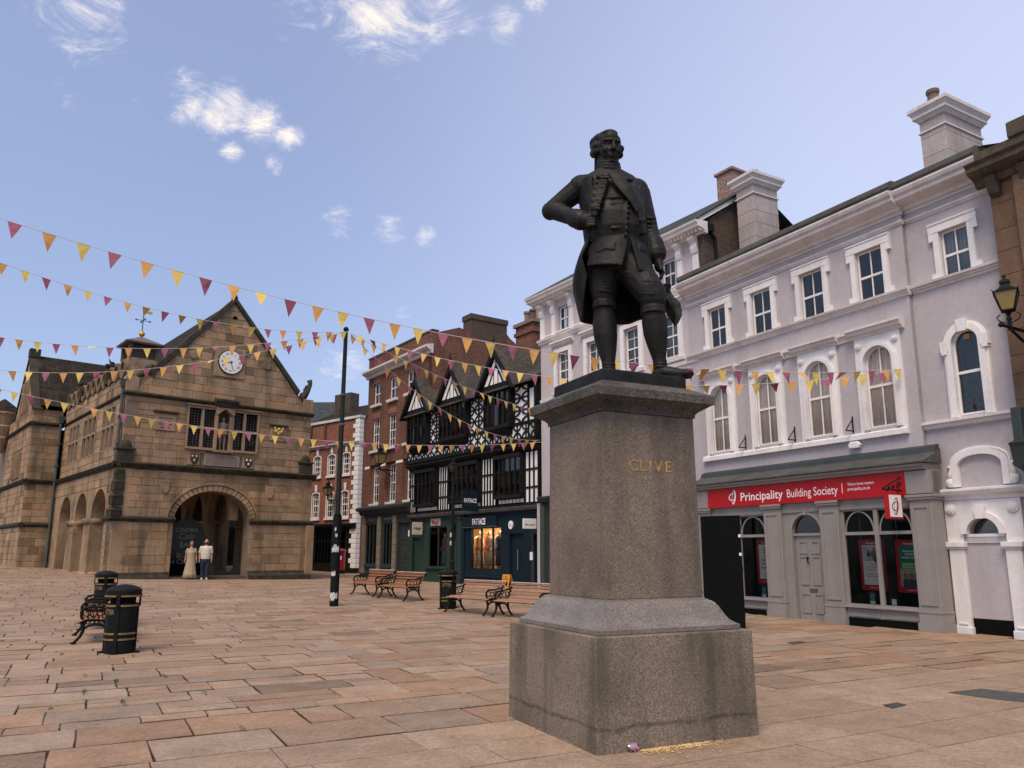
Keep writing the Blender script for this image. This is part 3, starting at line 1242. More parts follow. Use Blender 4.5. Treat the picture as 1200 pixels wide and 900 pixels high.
# ---------------------------------------------------------------- bronze statue
def build_statue():
    t = thing('bronze_statue', 'dark bronze statue of a man in a frock coat, hand on hip, atop the pedestal', 'statue', (1.085, 7.688, 3.186), 0)
    a = R(25.2)
    pl = MB()
    h0, h1 = .482, .476
    vs = []
    for z, h in ((0, h0), (.105, h0), (.12, h1)):
        for sx, sy in ((-1, -1), (1, -1), (1, 1), (-1, 1)):
            vs.append((h * (sx * math.cos(a) - sy * math.sin(a)), h * (sx * math.sin(a) + sy * math.cos(a)), z))
    fs = [(3, 2, 1, 0), (8, 9, 10, 11)]
    for i in range(2):
        for k in range(4):
            l = (k + 1) % 4
            fs.append((i * 4 + k, i * 4 + l, i * 4 + 4 + l, i * 4 + 4 + k))
    pl.add(vs, fs)
    pl.build('bronze_plinth', M_BRONZE, t)
    Z = .12
    b = MB()

    def V(x, y, z):
        return Vector((x, y, z + Z))

    def cap(p, r0, q, r1, n=14):
        b.capsule(V(*p), r0, V(*q), r1, n)
    # torso: chest, belly, hips
    b.loft([(cx, cy, z + Z, rx, ry) for cx, cy, z, rx, ry in (
        (.05, .02, 1.16, .25, .19), (.05, .01, 1.30, .30, .22), (.04, -.015, 1.45, .305, .245), (.03, -.04, 1.60, .30, .275), (.015, -.04, 1.75, .305, .275),
        (-.005, -.02, 1.90, .325, .258), (-.02, .005, 2.05, .345, .225), (-.035, .03, 2.18, .35, .188), (-.04, .04, 2.27, .285, .15), (-.04, .04, 2.34, .16, .125))], 32, 2.3)
    # neck, cravat and collar
    b.loft([(-.04, .03, z + Z, r, r2) for z, r, r2 in ((2.20, .19, .155), (2.30, .15, .135), (2.36, .128, .125), (2.44, .118, .125), (2.52, .11, .115))], 20)
    for k in range(3):
        b.tube([V(-.04 + (.135 - .006 * k) * math.cos(q * .35 + 3.2), .03 + (.132 - .004 * k) * math.sin(q * .35 + 3.2), 2.335 + k * .035 + .01 * math.sin(q)) for q in range(10)], .013, 6)
    # shoulders
    b.ball(V(-.33, .03, 2.16), (.15, .145, .135), 16, 10)
    b.ball(V(.25, .04, 2.13), (.14, .14, .13), 16, 10)
    # arm set on the hip (viewer's left)
    cap((-.37, .04, 2.14), .125, (-.645, .12, 1.945), .102)
    cap((-.645, .12, 1.945), .100, (-.40, -.12, 1.73), .084)
    b.ball(V(-.67, .13, 1.935), (.095, .09, .10), 14, 8)
    cap((-.425, -.095, 1.752), .102, (-.365, -.155, 1.70), .108)           # turned-back cuff
    cap((-.35, -.165, 1.69), .078, (-.335, -.185, 1.685), .080)
    for k in range(4):
        b.tube([V(-.56 + .05 * k, .03 - .05 * k, 1.945 - .045 * k), V(-.585 + .05 * k, -.01 - .05 * k, 1.87 - .045 * k), V(-.56 + .05 * k, .02 - .05 * k, 1.80 - .045 * k)], [.006, .013, .006], 6)
    # fist resting on the hip: palm and knuckled fingers
    b.ball(V(-.285, -.215, 1.655), (.068, .055, .066), 12, 8)
    for i in range(4):
        z = 1.70 - i * .032
        b.capsule(V(-.30, -.255, z), .022, V(-.24, -.268, z - .006), .021, 8)
        b.capsule(V(-.24, -.268, z - .006), .021, V(-.215, -.22, z - .008), .019, 8)
    b.capsule(V(-.315, -.235, 1.71), .024, V(-.25, -.262, 1.73), .020, 8)
    # arm hanging (viewer's right)
    cap((.285, .05, 2.10), .124, (.375, .07, 1.72), .106)
    cap((.375, .07, 1.72), .104, (.425, -.02, 1.44), .088)
    for k in range(4):
        b.tube([V(.30, -.04, 1.80 - .05 * k), V(.38, -.055, 1.77 - .05 * k), V(.46, -.0, 1.80 - .05 * k)], [.006, .013, .006], 6)
    cap((.415, -.0, 1.50), .110, (.43, -.03, 1.38), .114)
    cap((.433, -.035, 1.355), .07, (.44, -.045, 1.335), .07)
    b.ball(V(.45, -.06, 1.25), (.052, .058, .088), 12, 8)
    for i in range(4):
        y = -.105 + i * .031
        b.capsule(V(.465, y, 1.21), .021, V(.485, y - .005, 1.14), .019, 8)
        b.capsule(V(.485, y - .005, 1.14), .019, V(.462, y, 1.09), .017, 8)
    b.capsule(V(.445, -.11, 1.26), .022, V(.455, -.135, 1.165), .018, 8)
    # standing leg (viewer's left)
    cap((-.11, .03, 1.28), .195, (-.125, .02, .98), .150)
    b.loft([(cx, cy, z + Z, rx, ry) for cx, cy, z, rx, ry in ((-.12, .02, .85, .112, .118), (-.12, .02, .90, .132, .134), (-.122, .02, .96, .142, .145), (-.12, .02, 1.06, .158, .16))], 20)
    b.loft([(cx, cy, z + Z, rx, ry) for cx, cy, z, rx, ry in ((-.085, .03, .06, .066, .072), (-.085, .03, .14, .062, .070), (-.09, .035, .24, .074, .084), (-.10, .045, .36, .102, .108), (-.11, .05, .50, .124, .130), (-.116, .048, .64, .128, .132), (-.12, .035, .76, .116, .120), (-.12, .02, .88, .118, .122))], 20)
    b.ball(V(-.085, .04, .06), (.072, .09, .07), 12, 8)
    cap((-.085, .02, .065), .066, (-.065, -.17, .045), .054)
    b.ball(V(-.06, -.20, .04), (.062, .08, .042), 12, 6)
    b.box(-.145, -.015, -.25, .125, Z - .005, Z + .018)
    # advanced leg (viewer's right)
    cap((.14, -.02, 1.27), .20, (.335, -.17, .90), .150)
    b.loft([(cx, cy, z + Z, rx, ry) for cx, cy, z, rx, ry in ((.352, -.18, .73, .110, .112), (.352, -.185, .79, .134, .136), (.348, -.185, .86, .144, .146), (.335, -.175, .95, .150, .152))], 20)
    b.loft([(cx, cy, z + Z, rx, ry) for cx, cy, z, rx, ry in ((.42, -.10, .07, .066, .072), (.418, -.10, .15, .062, .068), (.408, -.105, .24, .074, .082), (.392, -.115, .36, .102, .106), (.378, -.13, .48, .124, .126), (.366, -.15, .60, .128, .130), (.356, -.17, .70, .116, .118), (.352, -.18, .78, .118, .120))], 20)
    b.ball(V(.415, -.095, .07), (.082, .074, .075), 12, 8)
    cap((.43, -.105, .085), .070, (.56, -.165, .056), .058)
    cap((.52, -.15, .06), .058, (.645, -.205, .046), .046)
    b.ball(V(.66, -.21, .042), (.075, .06, .042), 12, 6)
    # shoe sole and heel
    for p, q, w in (((.35, -.07), (.70, -.225), .065),):
        d = Vector((q[0] - p[0], q[1] - p[1], 0)).normalized()
        n = Vector((-d.y, d.x, 0)) * w
        P = [Vector((p[0], p[1], 0)) - n, Vector((q[0], q[1], 0)) - n * .6, Vector((q[0], q[1], 0)) + n * .6, Vector((p[0], p[1], 0)) + n]
        b.extrude_z([(v.x, v.y) for v in P], Z - .005, Z + .018)
    # breeches crease folds at hip and knee
    for k in range(6):
        b.tube([V(.0 + .045 * k, -.15 - .012 * k, 1.16 - .05 * k), V(.10 + .04 * k, -.205 - .01 * k, 1.10 - .052 * k), V(.24 + .03 * k, -.215 - .012 * k, 1.11 - .055 * k)], [.008, .020, .006], 8)
    for k in range(5):
        z = .93 + k * .034
        b.tube([V(-.245, -.05, z + .035), V(-.16, -.125, z + .012), V(-.05, -.125, z)], [.005, .015, .006], 8)
        b.tube([V(.22, -.27, .86 + k * .034), V(.32, -.325, .835 + k * .034), V(.43, -.30, .845 + k * .03)], [.005, .015, .006], 8)
    for k in range(3):
        b.tube([V(-.12 + .124 * math.cos(q * .6), .02 + .128 * math.sin(q * .6), .845 - k * .024) for q in range(11)], .010, 6)
        b.tube([V(.352 + .122 * math.cos(q * .6), -.18 + .124 * math.sin(q * .6), .725 - k * .024) for q in range(11)], .010, 6)
        b.tube([V(-.086 + .068 * math.cos(q * .6), .03 + .074 * math.sin(q * .6), .125 + k * .03) for q in range(11)], .009, 6)
        b.tube([V(.418 + .068 * math.cos(q * .6), -.10 + .074 * math.sin(q * .6), .13 + k * .03) for q in range(11)], .009, 6)
    # head: skull, jaw, features; the face is turned to the viewer's right
    f = Vector((.24, -.97, 0)).normalized()
    sd = Vector((-f.y, f.x, 0)) * -1
    sd = Vector((.97, .24, 0)).normalized()
    hc = Vector((-.04, .0, 2.60 + Z))
    HS = 1.07

    def H(s, o, u):
        return hc + (sd * s * 1.06 + f * (o + u * .20) + Vector((0, 0, u - o * .20))) * HS
    RM = Matrix((sd, f, Vector((0, 0, 1)))).transposed()

    def hb_(s, o, u, r, n=14, m=10):
        b.ball(H(s, o, u), tuple(v * HS for v in r), n, m, RM)

    def hcap(p, r0, q, r1):
        b.capsule(H(*p), r0 * HS, H(*q), r1 * HS, 10)
    hb_(0, -.015, .035, (.115, .145, .148), 20, 14)
    hb_(0, .048, -.045, (.100, .098, .140), 18, 12)
    hb_(0, .095, .085, (.072, .045, .055), 14, 8)          # forehead
    hb_(0, .090, -.155, (.050, .050, .040))                # chin
    hb_(0, .03, -.165, (.088, .080, .048))                 # jowl
    hcap((0, .138, .035), .014, (0, .168, -.045), .023)    # nose
    for s_ in (-1, 1):
        hb_(s_ * .022, .152, -.052, (.014, .018, .013))
        hcap((s_ * .016, .138, .045), .017, (s_ * .074, .108, .044), .015)    # brow
        hb_(s_ * .060, .103, -.048, (.038, .034, .036))     # cheek
        hb_(s_ * .042, .114, .010, (.021, .017, .010))      # eye
        hb_(s_ * .110, .02, -.03, (.016, .032, .045))       # ear
        # rolled curls over the ears
        hcap((s_ * .108, -.095, .035), .050, (s_ * .122, .005, .012), .042)
        hcap((s_ * .108, -.095, -.035), .048, (s_ * .122, -.005, -.045), .040)
        hcap((s_ * .085, -.03, .105), .050, (s_ * .105, -.09, .07), .060)
    hcap((-.028, .138, -.094), .012, (.028, .138, -.094), .012)    # lips
    hcap((-.022, .137, -.112), .013, (.022, .137, -.112), .013)
    # swept-back hair
    hb_(0, -.050, .075, (.126, .138, .118), 18, 12)
    hb_(0, .030, .135, (.085, .070, .040), 16, 10)
    hcap((-.03, -.16, -.02), .055, (-.03, -.175, -.20), .042)
    hcap((-.03, -.175, -.20), .042, (-.03, -.16, -.36), .028)
    # epaulettes
    b.ball(V(-.27, .03, 2.275), (.10, .075, .022), 12, 6)
    b.ball(V(.20, .04, 2.25), (.09, .07, .022), 12, 6)
    for k in range(6):
        an = math.pi * .55 + k * .28
        b.capsule(V(-.34 + .06 * math.cos(an), .03 + .07 * math.sin(an), 2.26), .014, V(-.37 + .09 * math.cos(an), .03 + .09 * math.sin(an), 2.20), .010, 6)
    # frock coat skirts, sweeping round the back
    rows = []
    nphi = 34
    for i in range(15):
        s = i / 14
        row = []
        for j in range(nphi + 1):
            ph = R(214 - (214 + 28) * j / nphi)
            edge = min(j, nphi - j) / nphi * 2
            zb = .70 + .42 * max(0, 1 - edge / .30) ** 2 if j < nphi / 2 else .72 + .40 * max(0, 1 - edge / .3) ** 2
            z = 1.58 + (zb - 1.58) * s
            bulge = math.sin(min(1, s * 1.35) * math.pi * .62)
            left = max(0, -math.cos(ph))
            rx = .30 + .075 * bulge + .065 * left * math.sin(s * math.pi * .85) + .016 * math.sin(ph * 7 + 1.0) * s
            ry = .245 + .10 * bulge + .024 * math.sin(ph * 7 + 1.0) * s
            pinch = 1 - .16 * max(0, s - .55) / .45
            cx = .03 - .045 * s
            row.append(V(cx + rx * pinch * math.cos(ph), .03 + .05 * s + ry * pinch * math.sin(ph), z))
        rows.append(row)
    b.sheet(rows, .034)
    # body of the coat open over the waistcoat
    for side in (-1, 1):
        rows = []
        for i in range(10):
            s = i / 9
            z = (2.20 - .66 * s) if side < 0 else (2.10 - .56 * s)
            row = []
            for j in range(8):
                u = j / 7
                if side < 0:
                    ph = R(232 - 10 * s - u * 75)
                else:
                    ph = R(-40 + 6 * s + u * 62)
                rx = .350 - .05 * s if s < .4 else .330 - .03 * (s - .4)
                ry = .235 + .03 * math.sin(s * 3)
                row.append(V(-.02 + .04 * s + rx * math.cos(ph), .02 + ry * math.sin(ph), z))
            rows.append(row)
        b.sheet(rows, .05)
    OUT = .075
    # broad lapel bands
    def band(pts, w, th):
        g = []
        for (p, q) in pts:
            p, q = Vector(p) + Vector((0, -OUT, 0)), Vector(q) + Vector((0, -OUT, 0))
            g.append([V(*p), V(*((p + q) / 2 + Vector((0, -.012, 0)))), V(*q)])
        b.sheet(g, th)
    band([((-.175, -.10, 2.20), (-.06, -.145, 2.20)), ((-.225, -.155, 2.08), (-.09, -.205, 2.06)), ((-.255, -.19, 1.94), (-.135, -.24, 1.91)), ((-.285, -.185, 1.80), (-.185, -.245, 1.77)), ((-.29, -.17, 1.70), (-.215, -.225, 1.68))], .1, .034)
    band([((.035, -.145, 2.16), (.12, -.11, 2.16)), ((.095, -.205, 2.02), (.19, -.165, 2.03)), ((.155, -.235, 1.88), (.245, -.18, 1.90)), ((.20, -.235, 1.74), (.275, -.17, 1.76)), ((.225, -.215, 1.60), (.285, -.15, 1.62)), ((.235, -.19, 1.50), (.29, -.13, 1.52))], .1, .034)
    for k in range(6):
        s = k / 5.5
        p = Vector((-.20, -.155, 2.13)).lerp(Vector((-.275, -.20, 1.73)), s)
        q = Vector((-.085, -.195, 2.11)).lerp(Vector((-.20, -.252, 1.70)), s)
        for dz in (0, .03):
            b.capsule(V(p.x, p.y - .104, p.z + dz), .013, V(q.x, q.y - .100, q.z + dz), .013, 6)
        b.ball(V(p.x + .01, p.y - .11, p.z + .01), .019, 8, 6)
    for k in range(6):
        s = k / 5.5
        p = Vector((.105, -.175, 2.10)).lerp(Vector((.235, -.215, 1.58)), s)
        q = Vector((.165, -.145, 2.11)).lerp(Vector((.285, -.165, 1.60)), s)
        b.capsule(V(p.x, p.y - .106, p.z), .015, V(q.x, q.y - .100, q.z), .015, 6)
        b.ball(V(q.x, q.y - .108, q.z), .018, 8, 6)
    # sash across the chest
    band([((-.075, -.165, 2.17), (-.055, -.16, 2.22)), ((-.03, -.215, 2.05), (.055, -.205, 2.14)), ((.045, -.245, 1.93), (.135, -.225, 2.02)), ((.125, -.255, 1.82), (.205, -.22, 1.90)), ((.19, -.245, 1.71), (.26, -.20, 1.79))], .1, .026)
    # waistcoat: front seam, buttons, drag folds, and the two skirts with pocket flaps
    b.tube([V(.10 - .03 * k / 9, -.292 - .028 * math.sin(k / 9 * 3.1), 1.86 - .40 * k / 9) for k in range(10)], .010, 6)
    for k in range(7):
        b.ball(V(.118 - .03 * k / 6, -.302 - .026 * math.sin(k / 6 * 3.1), 1.84 - .36 * k / 6), .015, 8, 6)
    for k in range(6):
        z = 1.90 - k * .068
        b.tube([V(-.18 + .035 * k * .4, -.245, z + .01), V(-.05, -.296 - .006 * k * .3, z - .012), V(.07, -.296, z + .004)], [.004, .011, .005], 6)
    rows = []
    for i in range(7):
        s = i / 6
        row = []
        for j in range(13):
            u = j / 12
            ph = R(203 + u * (286 - 203 - 16 * s))
            rx, ry = .295 + .065 * s, .25 + .05 * s
            zb = 1.20 - .06 * u
            row.append(V(.03 + rx * math.cos(ph), -.01 + ry * math.sin(ph), 1.50 + (zb - 1.50) * s))
        rows.append(row)
    b.sheet(rows, .03)
    rows = []
    for i in range(7):
        s = i / 6
        row = []
        for j in range(9):
            u = j / 8
            ph = R(288 + 10 * s + u * (48 - 6 * s))
            rx, ry = .295 + .08 * s, .25 + .055 * s
            zb = 1.10 + .05 * u
            row.append(V(.03 + rx * math.cos(ph), -.01 + ry * math.sin(ph), 1.50 + (zb - 1.50) * s))
        rows.append(row)
    b.sheet(rows, .03)
    for ph0, ph1, zz in ((222, 258, 1.405), (304, 328, 1.41)):
        rows = []
        for i in range(3):
            row = []
            for j in range(9):
                u = j / 8
                ph = R(ph0 + u * (ph1 - ph0))
                drop = .065 + .022 * abs(math.sin(u * math.pi * 1.5 + .4))
                row.append(V(.03 + (.325 + .006 * i) * math.cos(ph), -.01 + (.28 + .006 * i) * math.sin(ph), zz - drop * i / 2))
            rows.append(row)
        b.sheet(rows, .026)
    # coat pocket flap at the hip
    rows = []
    for i in range(3):
        rows.append([V(.03 + (.335 + .005 * i) * math.cos(R(188 + 22 * j / 6)), .03 + (.29 + .005 * i) * math.sin(R(188 + 22 * j / 6)), 1.44 - .05 * i) for j in range(7)])
    b.sheet(rows, .028)
    for k in range(3):
        b.ball(V(.30, -.02 + k * .03, 1.50 - k * .04), .018, 8, 6)
        b.ball(V(.51 + .008 * k, -.01 - .012 * k, 1.50 - .05 * k), .018, 8, 6)
    o = b.build('figure', M_BRONZE, t)
    remesh(o, .0085, 2, .4)
    # cocked hat held at the side
    hb = MB()
    n = 30
    c = Vector((.52, .06, .86 + Z))
    ax = Vector((.80, -.50, .20)).normalized()         # crown axis
    e1 = Vector((.25, .1, -1)).normalized()
    e1 = (e1 - ax * e1.dot(ax)).normalized()
    e2 = ax.cross(e1)
    rows = []
    for i in range(11):
        s = i / 10
        row = []
        for j in range(n + 1):
            an = 2 * math.pi * j / n
            k3 = math.cos(3 * an)
            if s < .45:
                r = .10 * (s / .45) ** .5 + .012
                z = .09 - .09 * (s / .45) ** 2
            else:
                q = (s - .45) / .55
                r = .112 + q * (.085 + .065 * max(0, k3))
                z = .11 * q * (.35 + .65 * (1 - max(0, k3)))
            row.append(c + e1 * r * math.cos(an) + e2 * r * math.sin(an) + ax * z)
        rows.append(row)
    hb.sheet(rows, .024)
    ho = hb.build('cocked_hat', M_BRONZE, t, smooth=True)
    remesh(ho, .010, 3, .4)


build_statue()
# ---------------------------------------------------------------- the old market hall
def tint_stone(rg):
    k = rg.random()
    v = rg.uniform(.88, 1.14)
    if k < .09:
        return (v * .62, v * .62, v * .60, 1)
    if k < .20:
        return (v * .82, v * .84, v * .76, 1)
    if k < .36:
        return (v * 1.08, v * .99, v * .87, 1)
    if k < .55:
        return (v * 1.10, v * 1.02, v * 1.02, 1)
    return (v, v, v, 1)


def build_hall():
    t = frame_empty('market_hall', 'old sandstone market hall with clock gable, arched entrance and mullioned windows', 'building', -17.0, 33.0, 41)
    rg = random.Random(21)
    ARCH = (2.52, 6.02, .2, 4.36, 1.40)
    W_L, W_R = (2.86, 4.12, 6.36, 8.18, 0), (4.86, 6.12, 6.36, 8.18, 0)
    NICHE = (4.17, 4.83, 6.34, 8.30, .3)
    Y2 = .10                                      # the upper storey stands a little back
    # backing walls with their openings
    lo = wall(MB(), 0, 9.12, .1, 5.3, .03, .75, [ARCH])
    lo.build('lower_wall', M_STONE_WALL, t)
    up = wall(MB(), .12, 8.95, 5.3, 8.55, Y2 + .03, .5, [W_L, W_R, NICHE])
    up.build('upper_wall', M_STONE_WALL, t)
    gx, gz, sl = 4.62, 13.62, 1.175
    gb = MB()
    gb.extrude_y([(.12, 8.55), (8.95, 8.55), (8.95, 9.2), (8.2, 9.42), (gx, gz), (1.0, 9.42), (.12, 9.2)], Y2 + .03, Y2 + .45)
    gb.build('gable_wall', M_STONE_WALL, t)
    # every block of the front
    pieces = []
    lines = course_lines(.72, 2.88, .36, rg)
    pieces += [(s, 0.03) for s in lay(0, 9.12, lines, rg, .45, .95, lambda a, b: [(2.32, 6.22)])]
    for x0, x1 in ((2.32, 2.52), (6.02, 6.22)):
        for za, zb in zip(lines[::2], lines[2::2] + [lines[-1]]):
            if zb > za:
                pieces.append(((x0 + .004, x1 - .004, za + .006, zb - .006), .03))
    lines = course_lines(3.12, 5.16, .34, rg)
    arcb = lay(0, 9.12, lines, rg, .5, 1.15, lambda a, b: [])
    cx, h0 = 4.27, 1.75 + .33
    for s in arcb:
        pts = []
        x0, x1, z0, z1 = s
        m = 6
        ring = [(x0 + (x1 - x0) * i / m, z0) for i in range(m)] + [(x1, z0 + (z1 - z0) * i / 2) for i in range(2)] + [(x1 + (x0 - x1) * i / m, z1) for i in range(m)] + [(x0, z1 + (z0 - z1) * i / 2) for i in range(2)]
        ins = 0
        out = []
        for x, z in ring:
            e = math.hypot((x - cx) / h0, (z - 2.96) / (1.40 + .33))
            if e < 1:
                ins += 1
                k = 1 / max(e, .02)
                x, z = cx + (x - cx) * k, 2.96 + (z - 2.96) * k
            out.append((x, z))
        if ins == 0:
            pieces.append((s, .03))
        elif ins < len(ring) * .72:
            pieces.append((out, .03))

    def blk(za, zb):
        b = []
        for o in (W_L, W_R, NICHE):
            if zb > o[2] + .02 and za < o[3] - .02:
                b.append((o[0] - .09, o[1] + .09))
        if zb < 6.36 and za > 5.45:
            b.append((2.95, 6.1))
        return b
    lines = course_lines(5.46, 6.36, .3, rg) + course_lines(6.36, 8.18, .33, rg)[1:] + [8.40]
    pieces += [(s, Y2 + .03) for s in lay(.12, 8.95, lines, rg, .45, 1.05, blk)]
    lines = course_lines(8.6, 13.5, .37, rg)
    for s in lay(.12, 8.95, lines, rg, .5, 1.15):
        x0, x1, z0, z1 = s
        poly = [(x0, z0), (x1, z0), (x1, z1), (x0, z1)]
        poly = clip(poly, sl, 1, gz - .12 + sl * gx)
        poly = clip(poly, -sl, 1, gz - .12 - sl * gx)
        # leave the clock panel free
        if 3.95 < (x0 + x1) / 2 < 5.2 and 9.9 < (z0 + z1) / 2 < 11.2:
            continue
        if len(poly) >= 3:
            a = abs(sum(poly[i][0] * poly[(i + 1) % len(poly)][1] - poly[(i + 1) % len(poly)][0] * poly[i][1] for i in range(len(poly)))) / 2
            if a > .02:
                pieces.append((poly, Y2 + .03))
    for s, y in pieces[:300]:
        poly = s if isinstance(s, list) else [(s[0], s[2]), (s[1], s[2]), (s[1], s[3]), (s[0], s[3])]
        m = MB()
        m.tint = tint_stone(rg)
        pr = rg.uniform(.022, .042)
        stone_piece(m, poly, lambda u, z, o, y=y: (u, y - o, z), pr, .012)
        m.build('stone', M_STONE, t)
    # the rest of the walling: the long side, the wing, the piers
    rest = MB()
    for s, y in pieces[300:]:
        poly = s if isinstance(s, list) else [(s[0], s[2]), (s[1], s[2]), (s[1], s[3]), (s[0], s[3])]
        rest.tint = tint_stone(rg)
        stone_piece(rest, poly, lambda u, z, o, y=y: (u, y - o, z), .03, .012)
    SIDE = [(1.30, 3.85, .1, 4.42, 1.28), (4.78, 7.10, .1, 4.42, 1.18), (8.05, 10.6, .1, 4.42, 1.28)]
    SW = [(1.62, 3.80, 6.2, 8.2), (5.05, 7.6, 6.2, 8.2), (8.45, 10.7, 6.2, 8.2)]

    def side_place(x0, sgn):
        return lambda u, z, o: (x0 + sgn * o, u, z)
    pl = side_place(.03, -1)

    def blk2(za, zb):
        return [(o[0] - .08, o[1] + .08) for o in SW if zb > o[2] + .02 and za < o[3] - .02]
    ll = course_lines(5.46, 6.2, .35, rg) + course_lines(6.2, 8.2, .34, rg)[1:] + [8.4]
    for s in lay(.1, 12.2, ll, rg, .5, 1.2, blk2):
        rest.tint = tint_stone(rg)
        stone_piece(rest, [(s[0], s[2]), (s[1], s[2]), (s[1], s[3]), (s[0], s[3])], side_place(.15, -1), .03, .012)
    for s in lay(.1, 12.2, course_lines(8.6, 9.35, .38, rg), rg, .4, .6):
        rest.tint = tint_stone(rg)
        stone_piece(rest, [(s[0], s[2]), (s[1], s[2]), (s[1], s[3]), (s[0], s[3])], side_place(.15, -1), .03, .012)
    for s in lay(0, 12.2, course_lines(4.5, 5.2, .33, rg), rg, .5, 1.2):
        rest.tint = tint_stone(rg)
        stone_piece(rest, [(s[0], s[2]), (s[1], s[2]), (s[1], s[3]), (s[0], s[3])], pl, .02, .012)
    for s in lay(0, 1.3, course_lines(.7, 4.5, .36, rg), rg, .4, .9):
        rest.tint = tint_stone(rg)
        stone_piece(rest, [(s[0], s[2]), (s[1], s[2]), (s[1], s[3]), (s[0], s[3])], pl, .03, .012)
    # wing that stands forward beyond the arcade
    WX = -1.45
    for za, zb in ((.75, 3.0), (3.15, 5.2), (5.45, 8.4), (8.6, 9.3)):
        for s in lay(WX, 0, course_lines(za, zb, .36, rg), rg, .4, .9):
            rest.tint = tint_stone(rg)
            stone_piece(rest, [(s[0], s[2]), (s[1], s[2]), (s[1], s[3]), (s[0], s[3])], lambda u, z, o: (u, 12.2 - o, z), .03, .012)
        for s in lay(12.2, 19.5, course_lines(za, zb, .36, rg), rg, .5, 1.1, lambda a, b: [(14.2, 16.4)] if (b > 5.6 and a < 7.1) else []):
            rest.tint = tint_stone(rg)
            stone_piece(rest, [(s[0], s[2]), (s[1], s[2]), (s[1], s[3]), (s[0], s[3])], side_place(WX, -1), .03, .012)
    for s in lay(12.2, 17.8, course_lines(9.0, 12.6, .36, rg), rg, .5, 1.1):
        poly = clip([(s[0], s[2]), (s[1], s[2]), (s[1], s[3]), (s[0], s[3])], 1.2, 1, 12.6 + 1.2 * 15)
        poly = clip(poly, -1.2, 1, 12.6 - 1.2 * 15)
        if len(poly) > 2:
            rest.tint = tint_stone(rg)
            stone_piece(rest, poly, side_place(WX, -1), .03, .012)
    stuff(rest.build('stones', M_STONE, t))
    # backing of side and wing
    sd = MB()
    tmp = wall(MB(), 0, 12.2, .1, 5.3, 0, .6, SIDE)
    sd.merge(tmp, Matrix(((0, 1, 0, .03), (1, 0, 0, 0), (0, 0, 1, 0), (0, 0, 0, 1))))
    sd.build('arcade_wall', M_STONE, t)
    sd = MB()
    tmp = wall(MB(), .1, 12.2, 5.3, 9.4, 0, .5, [o + (0,) for o in SW])
    sd.merge(tmp, Matrix(((0, 1, 0, .15), (1, 0, 0, 0), (0, 0, 1, 0), (0, 0, 0, 1))))
    sd.build('side_wall', M_STONE_WALL, t)
    sd = MB()
    tmp = wall(MB(), 0, 12.2, .1, 5.3, 0, .6, SIDE)
    sd.merge(tmp, Matrix(((0, 1, 0, 8.5), (1, 0, 0, 0), (0, 0, 1, 0), (0, 0, 0, 1))))
    sd.build('far_arcade_wall', M_STONE, t)
    MB().box(8.4, 8.9, .6, 24, 5.3, 9.2).build('far_side_wall', M_STONE_WALL, t)
    wb = MB()
    wb.box(WX, -.02, 12.2, 22, .1, 9.3)
    wb.extrude_x([(12.3, 9.3), (17.7, 9.3), (15.0, 12.6)], WX, WX + .34)
    wb.build('wing_wall', M_STONE_WALL, t)
    # arcade columns
    for x in (.33, 8.8):
        for y in (4.31, 7.58):
            c = MB()
            c.lathe([(.56, .1), (.56, .62), (.50, .68), (.47, .72), (.45, 2.86), (.47, 2.88), (.55, 2.93), (.57, 3.02), (.55, 3.1), (.46, 3.13)], 20, (x, y))
            c.tint = (.9, .9, .9, 1)
            c.build('column', M_STONE, t, smooth=False)
    # vaulting floor, inner back wall, ceiling, inner columns
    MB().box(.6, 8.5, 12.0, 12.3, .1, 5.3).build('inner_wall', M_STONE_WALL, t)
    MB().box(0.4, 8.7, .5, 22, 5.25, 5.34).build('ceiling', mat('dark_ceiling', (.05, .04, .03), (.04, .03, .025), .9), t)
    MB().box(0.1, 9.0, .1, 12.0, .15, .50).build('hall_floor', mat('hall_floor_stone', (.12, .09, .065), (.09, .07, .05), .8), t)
    for x, y in ((5.6, 4.4), (5.6, 7.6)):
        c = MB()
        c.lathe([(.5, .3), (.5, .8), (.40, .9), (.36, 2.95), (.5, 3.05), (.5, 3.15)], 18, (x, y))
        c.build('column', M_STONE, t)
    a = MB()
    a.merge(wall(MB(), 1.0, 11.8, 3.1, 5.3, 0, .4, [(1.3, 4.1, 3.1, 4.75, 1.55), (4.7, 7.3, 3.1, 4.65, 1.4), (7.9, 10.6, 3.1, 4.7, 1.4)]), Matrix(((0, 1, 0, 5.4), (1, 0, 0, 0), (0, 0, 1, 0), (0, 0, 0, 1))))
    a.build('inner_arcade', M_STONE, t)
    # plinth
    for x0, x1 in ((-.12, 2.45), (6.10, 9.24)):
        MB().extrude_x([(-.14, .1), (-.14, .50), (-.05, .62), (-.03, .72), (.3, .72), (.3, .1)], x0, x1).build('plinth', M_MOSS, t, bevel=.02)
    MB().extrude_y([(-.14, .1), (-.14, .50), (-.05, .62), (-.03, .72), (.3, .72), (.3, .1)], .02, 1.28).build('plinth', M_MOSS, t)
    # imposts, cornices and string courses, dark with moss
    imp = [(.0, 2.90), (.05, 2.91), (.06, 2.97), (.11, 3.0), (.12, 3.07), (.03, 3.13), (.0, 3.14)]
    for x0, x1 in ((-.14, 2.58), (5.98, 9.26)):
        cornice(t, imp, x0, x1, M_MOSS, 'impost')
    cor = [(.0, 5.18), (.03, 5.19), (.05, 5.26), (.12, 5.29), (.15, 5.36), (.18, 5.38), (.18, 5.42), (.02, 5.48)]
    cornice(t, cor, -.2, 9.3, M_MOSS, 'cornice')
    st = [(-.08, 8.40), (-.02, 8.41), (.0, 8.46), (.08, 8.48), (.09, 8.54), (-.06, 8.60)]
